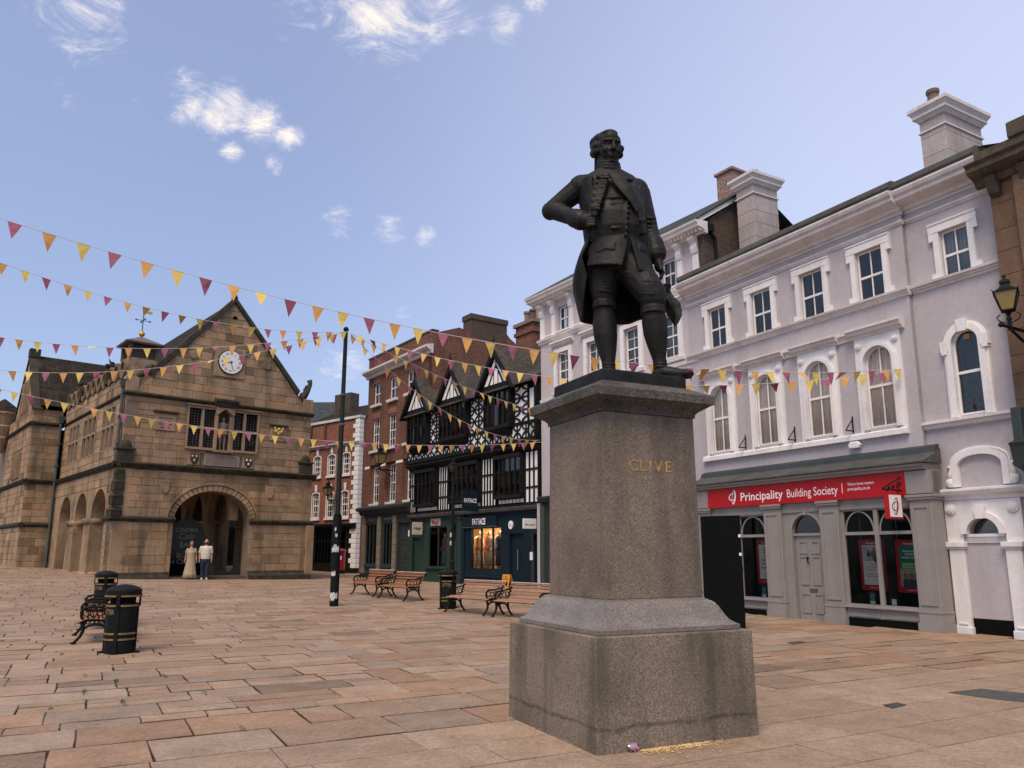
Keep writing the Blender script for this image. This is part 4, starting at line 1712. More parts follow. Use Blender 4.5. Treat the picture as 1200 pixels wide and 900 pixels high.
    cornice(t, st, .0, 4.03, M_MOSS, 'string_course')
    cornice(t, st, 4.97, 9.04, M_MOSS, 'string_course')
    for prof, y0, y1, xo, nm in ((cor, -.2, 12.2, .0, 'cornice'), (st, .02, 12.2, .12 + .0, 'string_course')):
        ring = [(xo - p[0], p[1]) for p in prof] + [(xo + .1, prof[-1][1]), (xo + .1, prof[0][1])]
        MB().extrude_y(ring, y0 - .004, y1).build(nm, M_MOSS, t)
    # side imposts between the arches
    for y0, y1 in ((-.1, 1.3),):
        MB().extrude_y([(0 - p[0], p[1]) for p in imp] + [(.1, 3.14), (.1, 2.9)], y0 - .006, y1).build('impost', M_MOSS, t)
    for prof, nm in (([(x, z) for x, z in cor], 'cornice'), ([(x + .08, z) for x, z in st], 'string_course'), (imp, 'impost')):
        MB().extrude_y([(WX - p[0], p[1]) for p in prof] + [(WX + .1, prof[-1][1]), (WX + .1, prof[0][1])], 12.05, 22).build(nm, M_MOSS, t)
        MB().extrude_x([(12.2 - p[0], p[1]) for p in prof] + [(12.3, prof[-1][1]), (12.3, prof[0][1])], WX - .1, -.004).build(nm, M_MOSS, t)
    # voussoirs of the great arch and hood mould
    nv = 25
    for i in range(nv):
        a0, a1 = math.pi * (i + .06) / nv, math.pi * (i + .94) / nv
        P = []
        for (h, r) in ((1.75, 1.40), (2.03, 1.68)):
            P.append([(4.27 - h * math.cos(a), 2.96 + r * math.sin(a)) for a in (a0, (a0 + a1) / 2, a1)])
        poly = P[0] + P[1][::-1]
        m = MB()
        m.tint = tint_stone(rg)
        stone_piece(m, poly, lambda u, z, o: (u, .03 - o, z), .065, .012)
        m.build('voussoir', M_STONE, t)
    hm = MB()
    arch_band(hm, (2.22, 6.32, 2.9, 4.66, 1.70), .06, -.07, .03, foot=False, seg=28)
    hm.build('hood_mould', M_STONE, t)
    # plain shields in the spandrels
    for x, z in ((2.05, 4.45), (6.92, 4.42)):
        m = MB()
        pr = [(x - .2, z + .28), (x + .2, z + .28), (x + .2, z - .08), (x + .12, z - .22), (x, z - .3), (x - .12, z - .22), (x - .2, z - .08)]
        stone_piece(m, pr[::-1], lambda u, zz, o: (u, -.0 - o, zz), .06, .03)
        m.build('shield', M_STONE, t)
    # mullioned windows: stone frame, mullion, transom and leaded lights
    lead = glass_mat('leaded_glass', (.20, .28, .32), .5, 1.5)
    for o in (W_L, W_R):
        w = MB()
        a, b, c, d, _ = o
        w.box(a - .09, a, Y2 - .05, Y2 + .2, c - .09, d + .09)
        w.box(b, b + .09, Y2 - .05, Y2 + .2, c - .09, d + .09)
        w.box(a, b, Y2 - .05, Y2 + .2, d, d + .09)
        w.box(a, b, Y2 - .12, Y2 + .2, c - .11, c)
        xm = (a + b) / 2
        w.box(xm - .06, xm + .06, Y2 - .03, Y2 + .15, c, d)
        w.box(a, xm - .06, Y2 - .025, Y2 + .15, 7.22, 7.34)
        w.box(xm + .06, b, Y2 - .025, Y2 + .15, 7.22, 7.34)
        wo = w.build('window', mat('window_stone', (.30, .21, .14), (.24, .165, .11), .9, 3, 25, .25, .3, 30), t)
        for x0, x1 in ((a, xm - .06), (xm + .06, b)):
            for z0, z1 in ((c, 7.22), (7.34, d)):
                MB().quad((x0, Y2 + .1, z0), (x1, Y2 + .1, z0), (x1, Y2 + .1, z1), (x0, Y2 + .1, z1)).build('pane', lead, wo)
                lb = MB()
                for k in range(1, 4):
                    x = x0 + (x1 - x0) * k / 4
                    lb.box(x - .008, x + .008, Y2 + .085, Y2 + .105, z0, z1)
                for k in range(1, 7):
                    z = z0 + (z1 - z0) * k / 7
                    lb.box(x0, x1, Y2 + .083, Y2 + .107, z - .008, z + .008)
                lb.build('leading', M_LEAD, wo)
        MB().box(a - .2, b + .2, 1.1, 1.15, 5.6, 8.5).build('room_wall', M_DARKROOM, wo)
    MB().extrude_x([(Y2 - .06, 8.27), (Y2 - .14, 8.31), (Y2 - .14, 8.35), (Y2, 8.40)], 2.7, 4.12).build('window_label', M_STONE, t)
    MB().extrude_x([(Y2 - .06, 8.27), (Y2 - .14, 8.31), (Y2 - .14, 8.35), (Y2, 8.40)], 4.88, 6.28).build('window_label', M_STONE, t)
    # niche with canopy
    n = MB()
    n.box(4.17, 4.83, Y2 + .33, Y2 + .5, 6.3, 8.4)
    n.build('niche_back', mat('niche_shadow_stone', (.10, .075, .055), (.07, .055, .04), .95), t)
    n = MB()
    n.box(4.06, 4.17, Y2 - .10, Y2 + .25, 6.28, 8.3)
    n.box(4.83, 4.94, Y2 - .10, Y2 + .25, 6.28, 8.3)
    n.box(4.03, 4.97, Y2 - .16, Y2 + .2, 6.20, 6.28)
    n.extrude_y([(4.06, 8.0), (4.17, 8.0), (4.5, 8.28), (4.83, 8.0), (4.94, 8.0), (4.94, 8.32), (4.06, 8.32)], Y2 - .15, Y2 + .2)
    n.build('niche_surround', M_STONE, t)
    MB().extrude_x([(Y2 + .05, 8.32), (Y2 - .18, 8.36), (Y2 - .24, 8.5), (Y2 - .34, 8.6), (Y2 - .34, 8.68), (Y2 - .2, 8.74), (Y2 + .05, 8.76)], 3.96, 5.04).build('niche_canopy', M_MOSS, t)
    # panels, crests and inscription under the windows
    MB().box(2.95, 3.5, Y2 - .03, Y2 + .1, 5.52, 6.12).build('crest_panel', M_STONE, t, bevel=.02)
    MB().box(5.5, 6.05, Y2 - .03, Y2 + .1, 5.52, 6.12).build('crest_panel', M_STONE, t, bevel=.02)
    for x, c1, c2 in ((3.23, (.03, .02, .02), (.45, .28, .10)), (5.78, (.012, .02, .07), (.62, .50, .22))):
        s = MB()
        z = 5.83
        pr = [(x - .19, z + .22), (x + .19, z + .22), (x + .19, z - .05), (x + .1, z - .2), (x, z - .26), (x - .1, z - .2), (x - .19, z - .05)]
        stone_piece(s, pr[::-1], lambda u, zz, o: (u, Y2 - .03 - o, zz), .04, .02)
        so = s.build('crest', mat('crest_%d' % int(x), c1, c1, .5, 3, 20, .1, 0), t)
        for k, (dx, dz) in enumerate(((-.09, .1), (.09, .1), (0, -.09))):
            MB().ball((x + dx, Y2 - .075, z + dz), (.06, .02, .07), 10, 6).build('charge', mat('charge_%d' % int(x), c2, c2, .6, 3, 20, .1, 0), so)
    MB().box(3.68, 5.36, Y2 - .035, Y2 + .1, 5.54, 6.10).build('inscription_panel', mat('inscription_stone', (.30, .235, .19), (.24, .19, .155), .9, 3, 30, .2, .3, 40), t, bevel=.015)
    rw = random.Random(4)
    for i in range(7):
        l = MB()
        z = 5.62 + i * .062
        x = 3.78
        while x < 5.24:
            w = rw.uniform(.05, .16)
            k = x
            while k < min(x + w, 5.26):
                l.box(k, k + .012, Y2 - .0385, Y2 - .034, z, z + rw.choice((.028, .034, .022)))
                k += .022
            x += w + .03
        l.build('inscription_line', mat('cut_letters', (.09, .07, .055), (.07, .055, .045), .9), t)
    # blank plaques left and right with labels
    for x0, x1, z0, z1 in ((1.38, 2.3, 6.98, 7.72), (6.82, 7.62, 7.0, 7.66)):
        MB().box(x0, x1, Y2 - .045, Y2 + .05, z0, z1).build('plaque', M_STONE, t, bevel=.02)
        MB().extrude_x([(Y2, z1 + .06), (Y2 - .12, z1 + .08), (Y2 - .12, z1 + .13), (Y2, z1 + .18)], x0 - .08, x1 + .08).build('plaque_label', M_MOSS, t)
    em = MB()
    for dx, dz, r in ((-.14, .05, .12), (.14, .05, .12), (0, -.05, .14), (-.2, .2, .07), (.2, .2, .07), (0, .16, .09)):
        em.ball((7.22 + dx, Y2 - .08, 7.42 + dz), (r, .06, r), 10, 6)
    em.build('gilt_emblem', mat('gilt', (.62, .42, .12), (.4, .26, .08), .4, 6, 30, .3, .2, metal=.5), t, smooth=True)
    for i, w in enumerate((.62, .5, .56, .4)):
        MB().box(1.84 - w / 2, 1.84 + w / 2, Y2 - .05, Y2 - .045, 7.52 - i * .14, 7.57 - i * .14).build('inscription_line', MATS['cut_letters'], t)
    # clock
    ck = (4.58, Y2, 10.58)
    MB().box(ck[0] - .74, ck[0] + .74, Y2 - .045, Y2 + .05, ck[2] - .75, ck[2] + .72).build('clock_panel', M_STONE, t, bevel=.02)

    def disc(r, y0, y1, n=40):
        return MB().extrude_y([(ck[0] + r * math.cos(2 * math.pi * i / n), ck[2] + r * math.sin(2 * math.pi * i / n)) for i in range(n)][::-1], y0, y1)
    cf = disc(.60, Y2 - .10, Y2).build('clock', M_BLACK, t)
    disc(.56, Y2 - .125, Y2 - .1).build('clock_dial', mat('dial_white', (.78, .77, .76), (.74, .73, .72), .5, 2, 20, .04, 0), cf)
    for i, s in enumerate(('XII', 'I', 'II', 'III', 'IIII', 'V', 'VI', 'VII', 'VIII', 'IX', 'X', 'XI')):
        a = math.pi / 2 - 2 * math.pi * i / 12
        m = text_mb(s, height=.105, bold=.004)
        w = max(p[0] for p in m.v)
        k = min(1, .13 / w)
        vs = []
        for p in m.v:
            x, z = (p[0] - w / 2) * k, p[2] - .065
            ca, sa = math.cos(a - math.pi / 2), math.sin(a - math.pi / 2)
            vs.append((ck[0] + .44 * math.cos(a) + x * ca - z * sa, Y2 - .129, ck[2] + .44 * math.sin(a) + x * sa + z * ca))
        m.v = vs
        m.build('numeral', M_BLACK, cf)
    for ang, l, w, y in ((R(90 - 30 * 8.45), .28, .055, .135), (R(90 - 6 * 27.5), .44, .04, .14)):
        d = Vector((math.cos(ang), 0, math.sin(ang)))
        s = Vector((-d.z, 0, d.x)) * w / 2
        o = Vector((ck[0], Y2 - y, ck[2]))
        MB().add([o - d * .08 - s, o - d * .08 + s, o + d * l + s * .4, o + d * l - s * .4], [(0, 1, 2, 3)]).build('hand', M_BLACK, cf)
    for x, z in ((2.85, 10.68), (6.42, 10.72)):
        MB().extrude_y([(x + .2 * math.cos(k * .3927), z + .2 * math.sin(k * .3927)) for k in range(16)][::-1], Y2 - .06, Y2 + .05).build('boss', M_STONE, t, bevel=.02)
    MB().ball((gx + .05, Y2 + .0, 12.85), (.13, .05, .09), 12, 6).build('vent_hole', M_BOARD, t)
    # gable coping, kneelers and apex finial
    for sg in (-1, 1):
        c = MB()
        x1 = gx + sg * (3.5 if sg > 0 else 3.55)
        z1 = gz - sl * abs(x1 - gx)
        th = .2
        pr = [(gx, gz + .02), (gx, gz + .26), (x1 + sg * .1, z1 + .16), (x1, z1 - .06)]
        c.extrude_y(pr if sg < 0 else pr[::-1], Y2 - .1, Y2 + .55)
        c.build('coping', M_MOSS, t)
    f = MB()
    f.ball((gx, Y2 + .15, gz + .38), .13, 10, 6)
    f.ball((gx + .1, Y2 + .15, gz + .3), .09, 8, 6)
    f.box(gx - .1, gx + .1, Y2 + .05, Y2 + .25, gz + .15, gz + .33)
    f.build('apex_finial', M_MOSS, t, smooth=True)
    k = MB()
    k.box(8.45, 9.0, Y2 - .05, Y2 + .5, 8.6, 9.3)
    k.build('kneeler', M_STONE, t, bevel=.02)
    k = MB()
    pts = []
    for i in range(9):
        a = math.pi * .5 + i * .16
        pts.append((8.15 + .75 + .0 - .55 * (1 - i / 8) ** 1.5, Y2 + .15, 9.25 + 1.15 * (i / 8) ** 1.15))
    k.tube(pts, [.2, .2, .19, .17, .15, .13, .12, .10, .05], 10)
    for i in (2, 4, 5, 7):
        k.ball((pts[i][0] - .12, pts[i][1], pts[i][2] + .05), .13 - .008 * i, 8, 6)
    k.build('scroll_finial', M_MOSS, t, smooth=True)
    k = MB()
    k.tube([(.5, Y2 + .1, 9.3), (.75, Y2 + .1, 9.45), (1.0, Y2 + .1, 9.75), (1.12, Y2 + .1, 9.95)], [.14, .13, .11, .08], 10)
    k.ball((.95, Y2 + .05, 9.72), .17, 10, 6)
    k.build('scroll_finial', M_MOSS, t, smooth=True)
    MB().box(.05, .6, Y2 - .05, Y2 + .5, 8.6, 9.25).build('kneeler', M_STONE, t, bevel=.02)
    # roof
    r = MB()
    for sg in (-1, 1):
        xe = gx + sg * 4.3
        ze = gz - sl * 4.3
        r.add([(gx, Y2 + .3, gz + .12), (gx, 24, gz + .12), (xe, 24, ze + .12), (xe, Y2 + .3, ze + .12), (gx, Y2 + .3, gz), (gx, 24, gz), (xe, 24, ze), (xe, Y2 + .3, ze)],
              [(0, 1, 2, 3), (7, 6, 5, 4), (0, 3, 7, 4), (1, 5, 6, 2), (2, 6, 7, 3)])
    r.build('roof', M_ROOF_DARK, t)
    r = MB()
    r.add([(WX + .30, 15, 12.86), (4.4, 15, 12.86), (4.4, 11.95, 9.5), (WX + .30, 11.95, 9.5), (WX + .30, 18.1, 9.5), (4.4, 18.1, 9.5)], [(0, 3, 2, 1), (0, 1, 5, 4), (0, 4, 3)])
    r.build('wing_roof', M_ROOF_DARK, t)
    c = MB()
    for sg in (-1, 1):
        pr = [(15, 12.65), (15, 12.95), (15 + sg * 2.95, 9.3), (15 + sg * 2.75, 9.3)]
        c.extrude_x(pr if sg < 0 else pr[::-1], WX - .1, WX + .45)
    c.box(WX - .12, WX + .42, 14.72, 15.28, 12.7, 13.2)
    c.build('wing_coping', M_MOSS, t)
    w = MB()
    for y0, y1, z0, z1 in ((14.3, 16.3, 5.7, 7.0), (14.2, 15.9, 9.4, 11.2)):
        w.box(WX - .05, WX + .02, y0, y1, z0, z1)
    for z in (6.35, 10.3):
        pass
    w.build('wing_window', mat('dim_leaded_light', (.016, .018, .019), (.01, .011, .012), .95, spec=.02), t)
    for y0, y1, z0, z1 in ((14.3, 16.3, 5.7, 7.0), (14.2, 15.9, 9.4, 11.2)):
        for i in range(4):
            y = y0 + (y1 - y0) * i / 3
            MB().box(WX - .12, WX + .02, y - .07, y + .07, z0 - .05, z1 + .05).build('mullion', M_STONE, t)
    # block beyond the wing with its oriel and plain roof
    MB().box(WX + .4, 3, 22, 34, .1, 9.6).build('rear_block', M_STONE, t)
    MB().add([(WX + .2, 21.8, 9.5), (WX + .2, 34, 9.5), (3.5, 34, 13.6), (3.5, 21.8, 13.6), (WX + .2, 21.8, 9.35), (3.5, 21.8, 13.4)], [(0, 3, 2, 1), (0, 4, 5, 3)]).build('rear_roof', mat('brown_roof', (.13, .10, .08), (.09, .07, .055), .9, 2, 14, .3, .3, 12, pattern=(.28, .16, .015, (.05, .04, .032))), t)
    c = MB()
    c.lathe([(.25, 7.6), (.35, 8.0), (.62, 8.5), (.55, 8.6), (.78, 9.2), (.72, 9.3), (.9, 9.9), (1.0, 10.0), (1.0, 10.1)], 16, (WX - .35, 20.4))
    c.build('oriel', M_STONE, t)
    MB().lathe([(1.0, 10.1), (.7, 10.5), (.05, 11.0)], 16, (WX - .35, 20.4)).build('oriel_roof', M_ROOF_DARK, t)
    # side windows: stone mullions and dark lights
    for o in SW:
        w = MB()
        y0, y1, z0, z1 = o
        for i in range(4):
            y = y0 + (y1 - y0) * i / 3
            w.box(.10, .32, y - .05, y + .05, z0, z1)
        for z in (z0, 7.3, z1):
            w.box(.12, .30, y0 - .05, y1 + .05, z - .05, z + .05)
        wo = w.build('window', MATS['window_stone'], t)
        for i in range(3):
            for za, zb in ((z0, 7.3), (7.3, z1)):
                ya, yb = y0 + (y1 - y0) * i / 3, y0 + (y1 - y0) * (i + 1) / 3
                MB().quad((.24, ya, za), (.24, ya, zb), (.24, yb, zb), (.24, yb, za)).build('pane', MATS['dim_leaded_light'], wo)
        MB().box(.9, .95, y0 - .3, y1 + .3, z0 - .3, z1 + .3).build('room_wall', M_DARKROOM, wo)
    # scrolled parapet
    for i in range(11):
        y = 1.0 + i * 1.04
        s = MB()
        n = 14
        for k in range(n):
            a0, a1 = 2 * math.pi * k / n, 2 * math.pi * (k + 1) / n
            pr = [(y + .30 * math.cos(a0), 9.76 + .30 * math.sin(a0)), (y + .30 * math.cos(a1), 9.76 + .30 * math.sin(a1)), (y + .44 * math.cos(a1), 9.74 + .44 * math.sin(a1)), (y + .44 * math.cos(a0), 9.74 + .44 * math.sin(a0))]
            s.extrude_x(pr, .06, .24)
        s.t = [(.62, .62, .58, 1)] * len(s.v)
        s.build('parapet_scroll', M_STONE, t)
        MB().box(.05, .30, y + .42, y + .62, 9.38, 9.58).build('parapet_block', M_MOSS, t)
    for y in (3.55, 8.75):
        p = MB()
        p.box(-.02, .42, y - .2, y + .2, 9.38, 10.25)
        p.box(-.08, .48, y - .27, y + .27, 10.25, 10.38)
        p.build('parapet_pier', M_MOSS, t, bevel=.02)
    # down pipes with hopper heads
    for x, y, z1 in ((-.02, -.04 + .25, 9.0), (-.12, 11.95, 8.85)):
        p = MB()
        p.tube([(x, y, .6 if y > 2 else 5.45), (x, y, z1)], .065, 10)
        p.frustum(x, y, z1 - .25, z1 + .1, .09, .09, .17, .17)
        for z in (6.2, 7.4):
            p.box(x - .1, x + .1, y - .09, y + .09, z, z + .07)
        p.build('downpipe', mat('verdigris_lead', (.07, .085, .08), (.045, .055, .05), .7, 3, 25, .3, .1), t)
    # stepped buttress stones at the near corner, blocks standing on the cornice
    for z, e in ((3.4, .40), (4.0, .32), (4.6, .24), (5.0, .16)):
        m = MB()
        h = .42
        m.extrude_z([(-e * .75, -e * .35), (-e * .35, -e * .75), (.35, -.05), (-.02, .38)], z - h, z - .06)
        m.add([(-e * .8, -e * .4, z - .06), (-e * .4, -e * .8, z - .06), (.35, -.06, z - .06), (-.03, .38, z - .06), (-e * .3, -e * .2, z + .10), (-e * .2, -e * .3, z + .10), (.33, -.03, z + .1), (-.02, .36, z + .1)], [(0, 1, 5, 4), (1, 2, 6, 5), (3, 0, 4, 7), (4, 5, 6, 7), (2, 3, 7, 6), (3, 2, 1, 0)])
        m.tint = (.8, .85, .7, 1)
        m.build('buttress_step', M_MOSS, t)
    for x0, x1 in ((-.04, .6), (8.4, 9.06)):
        m = MB()
        m.box(x0, x1, -.06, .5, 5.48, 5.98)
        m.box(x0 - .06, x1 + .06, -.12, .56, 5.98, 6.06)
        m.ball(((x0 + x1) / 2, .2, 6.06), (.3, .26, .42), 12, 8)
        m.build('corner_block', M_MOSS, t, bevel=.015)
    MB().box(8.9, 9.3, -.1, .5, .1, 2.9).build('corner_pier', M_STONE, t, bevel=.02)
    # round sign and lettering banner hung inside the arch
    s = MB()
    s.extrude_y([(4.0 + .85 * math.cos(k * .2618), 2.35 + .85 * math.sin(k * .2618)) for k in range(24)][::-1], 2.55, 2.6)
    so = s.build('round_sign', mat('sign_grey', (.055, .06, .06), (.045, .05, .05), .6), t)
    sl_ = mat('sign_pale', (.30, .30, .29), (.25, .25, .24), .7)
    text('CINEMA', 4.0, 2.545, 2.55, sl_, so, width=1.05, center=True, bold=.01)
    text('Cafe', 4.0, 2.545, 2.22, sl_, so, width=.7, center=True, shear=.3)
    text('BAR', 4.0, 2.545, 1.83, sl_, so, width=.6, center=True, bold=.01)
    MB().box(2.4, 4.9, 2.5, 2.58, .5, 1.3).build('counter_screen', M_BOARD, t)
    text('OMH CINEMA', 3.75, 2.49, 1.05, sl_, t, width=1.9, center=True, bold=.01)
    return t


HALL = build_hall()


def hall_pt(x, y, z):
    a = R(41)
    return (-17.0 + x * math.cos(a) - y * math.sin(a), 33.0 + x * math.sin(a) + y * math.cos(a), z)


def build_cupola():
    t = MB().box(-.62, .62, -.62, .62, 9.3, 10.25).build('cupola', M_STONE, HALL)
    t.location = (.82, 1.25, 0)
    t['label'] = 'louvred wooden cupola with gilt ball and weather vane'
    mat('grey_wood', (.11, .09, .075), (.07, .06, .05), .8)
    for sx in (-1, 1):
        for sy in (-1, 1):
            MB().box(sx * .58 - .07, sx * .58 + .07, sy * .58 - .07, sy * .58 + .07, 10.25, 10.9).build('corner_post', MATS['grey_wood'], t)
    for i in range(6):
        z = 10.3 + i * .1
        for k in range(4):
            b = MB()
            b.add([(-.54, -.60, z), (.54, -.60, z), (.54, -.50, z + .09), (-.54, -.50, z + .09), (-.54, -.60, z - .02), (.54, -.60, z - .02), (.54, -.5, z + .07), (-.54, -.5, z + .07)], [(0, 1, 2, 3), (7, 6, 5, 4), (0, 4, 5, 1)])
            M = Matrix.Rotation(k * math.pi / 2, 4, 'Z')
            b.v = [tuple(M @ Vector(p)) for p in b.v]
            b.build('louvre', MATS['grey_wood'], t)
    MB().frustum(0, 0, 10.9, 10.98, .82, .82, .84, .84).build('eaves', MATS['grey_wood'], t)
    MB().frustum(0, 0, 10.98, 11.4, .82, .82, .05, .05).build('roof', mat('cupola_lead', (.16, .13, .115), (.11, .09, .08), .7), t)
    MB().ball((0, 0, 11.55), .13, 14, 10).build('gilt_ball', mat('gold_leaf', (.75, .42, .06), (.6, .32, .05), .3, 6, 30, .1, 0, metal=.8), t, smooth=True)
    v = MB()
    v.tube([(0, 0, 11.4), (0, 0, 12.7)], .025, 6)
    v.tube([(-.3, 0, 12.2), (.3, 0, 12.2)], .015, 6)
    v.tube([(0, -.3, 12.2), (0, .3, 12.2)], .015, 6)
    for dx, dy in ((.3, 0), (-.3, 0), (0, .3), (0, -.3)):
        v.ball((dx, dy, 12.2), .05, 6, 4)
    v.build('vane_rod', mat('blue_iron', (.10, .14, .18), (.07, .1, .13), .5), t)
    MB().extrude_y([(-.02, 12.62), (.3, 12.70), (.42, 12.62), (.3, 12.55)], -.01, .01).build('vane_flag', MATS['gold_leaf'], t)


build_cupola()
# ---------------------------------------------------------------- the lilac building with the red shop sign
def eared(parent, a, b, c, d, y, ear=.09, w=.17, m=None):
    """eared window architrave"""
    s = MB()
    s.box(a - w, a - .02, y - .07, y + .02, c, d + .02)
    s.box(b + .02, b + w, y - .07, y + .02, c, d + .02)
    s.box(a - w - ear, b + w + ear, y - .08, y + .02, d + .02, d + .20)
    s.box(a - w - ear, a - w + .03, y - .075, y + .02, d - .16, d + .02)
    s.box(b + w - .03, b + w + ear, y - .075, y + .02, d - .16, d + .02)
    s.box(a - w - ear, a - w + .03, y - .075, y + .02, c, c + .2)
    s.box(b + w - .03, b + w + ear, y - .075, y + .02, c, c + .2)
    s.box(a - w - ear, b + w + ear, y - .10, y + .02, d + .20, d + .235)
    return s.build('architrave', m or M_WHITE, parent)


def roundel(parent, x, z, r, y, m):
    s = MB()
    for rr, d in ((r, .035), (r * .66, .06), (r * .3, .075)):
        s.extrude_y([(x + rr * math.cos(k * .3927), z + rr * math.sin(k * .3927)) for k in range(16)][::-1], y - d, y + .01)
    return s.build('roundel', m, parent)


def chimney_stack(parent, x0, x1, y0, y1, z0, z1, m, name='chimney', pots=0, joint=True, capm=None, seed=0):
    rg = random.Random(seed)
    o = MB().box(x0 + .015, x1 - .015, y0 + .015, y1 - .015, z0, z1).build(name, M_STONE_WALL if joint else m, parent)
    if joint:
        ls = course_lines(z0, z1, .46, rg)
        for face in range(4):
            w = (x1 - x0) if face < 2 else (y1 - y0)
            for s in lay(0, w, ls, rg, .4, .9, joint=.006):
                b = MB()
                v = rg.uniform(.9, 1.06)
                b.tint = (v, v, v, 1)
                if face == 0:
                    pl = lambda u, z, o_: (x0 + u, y0 + .012 - o_, z)
                elif face == 1:
                    pl = lambda u, z, o_: (x0 + u, y1 - .012 + o_, z)
                elif face == 2:
                    pl = lambda u, z, o_: (x1 - .012 + o_, y0 + u, z)
                else:
                    pl = lambda u, z, o_: (x0 + .012 - o_, y0 + u, z)
                stone_piece(b, [(s[0], s[2]), (s[1], s[2]), (s[1], s[3]), (s[0], s[3])], pl, .012, .006)
                b.build('stone', m, o)
    c = MB()
    cx, cy, w, d = (x0 + x1) / 2, (y0 + y1) / 2, (x1 - x0) / 2, (y1 - y0) / 2
    for za, zb, e0, e1 in ((z1 - .30, z1 - .26, .03, .03), (z1, z1 + .10, .02, .09), (z1 + .10, z1 + .17, .11, .11), (z1 + .17, z1 + .27, .11, .17), (z1 + .27, z1 + .36, .18, .18)):
        c.frustum(cx, cy, za, zb, w + e0, d + e0, w + e1, d + e1)
    c.build('chimney_cap', capm or M_TRIM, o)
    for i in range(pots):
        py = y0 + (y1 - y0) * (i + .6) / (pots + .2)
        p = MB()
        h = .42 if i == 0 else .2
        p.lathe([(.16, z1 + .36), (.15, z1 + .4), (.12, z1 + .36 + h * .7), (.15, z1 + .36 + h * .8), (.15, z1 + .36 + h), (.1, z1 + .36 + h), (.1, z1 + .4)], 12, (cx, py))
        p.build('chimney_pot', mat('terracotta_pot', (.17, .10, .07), (.1, .07, .055), .85), o, smooth=False)
    return o


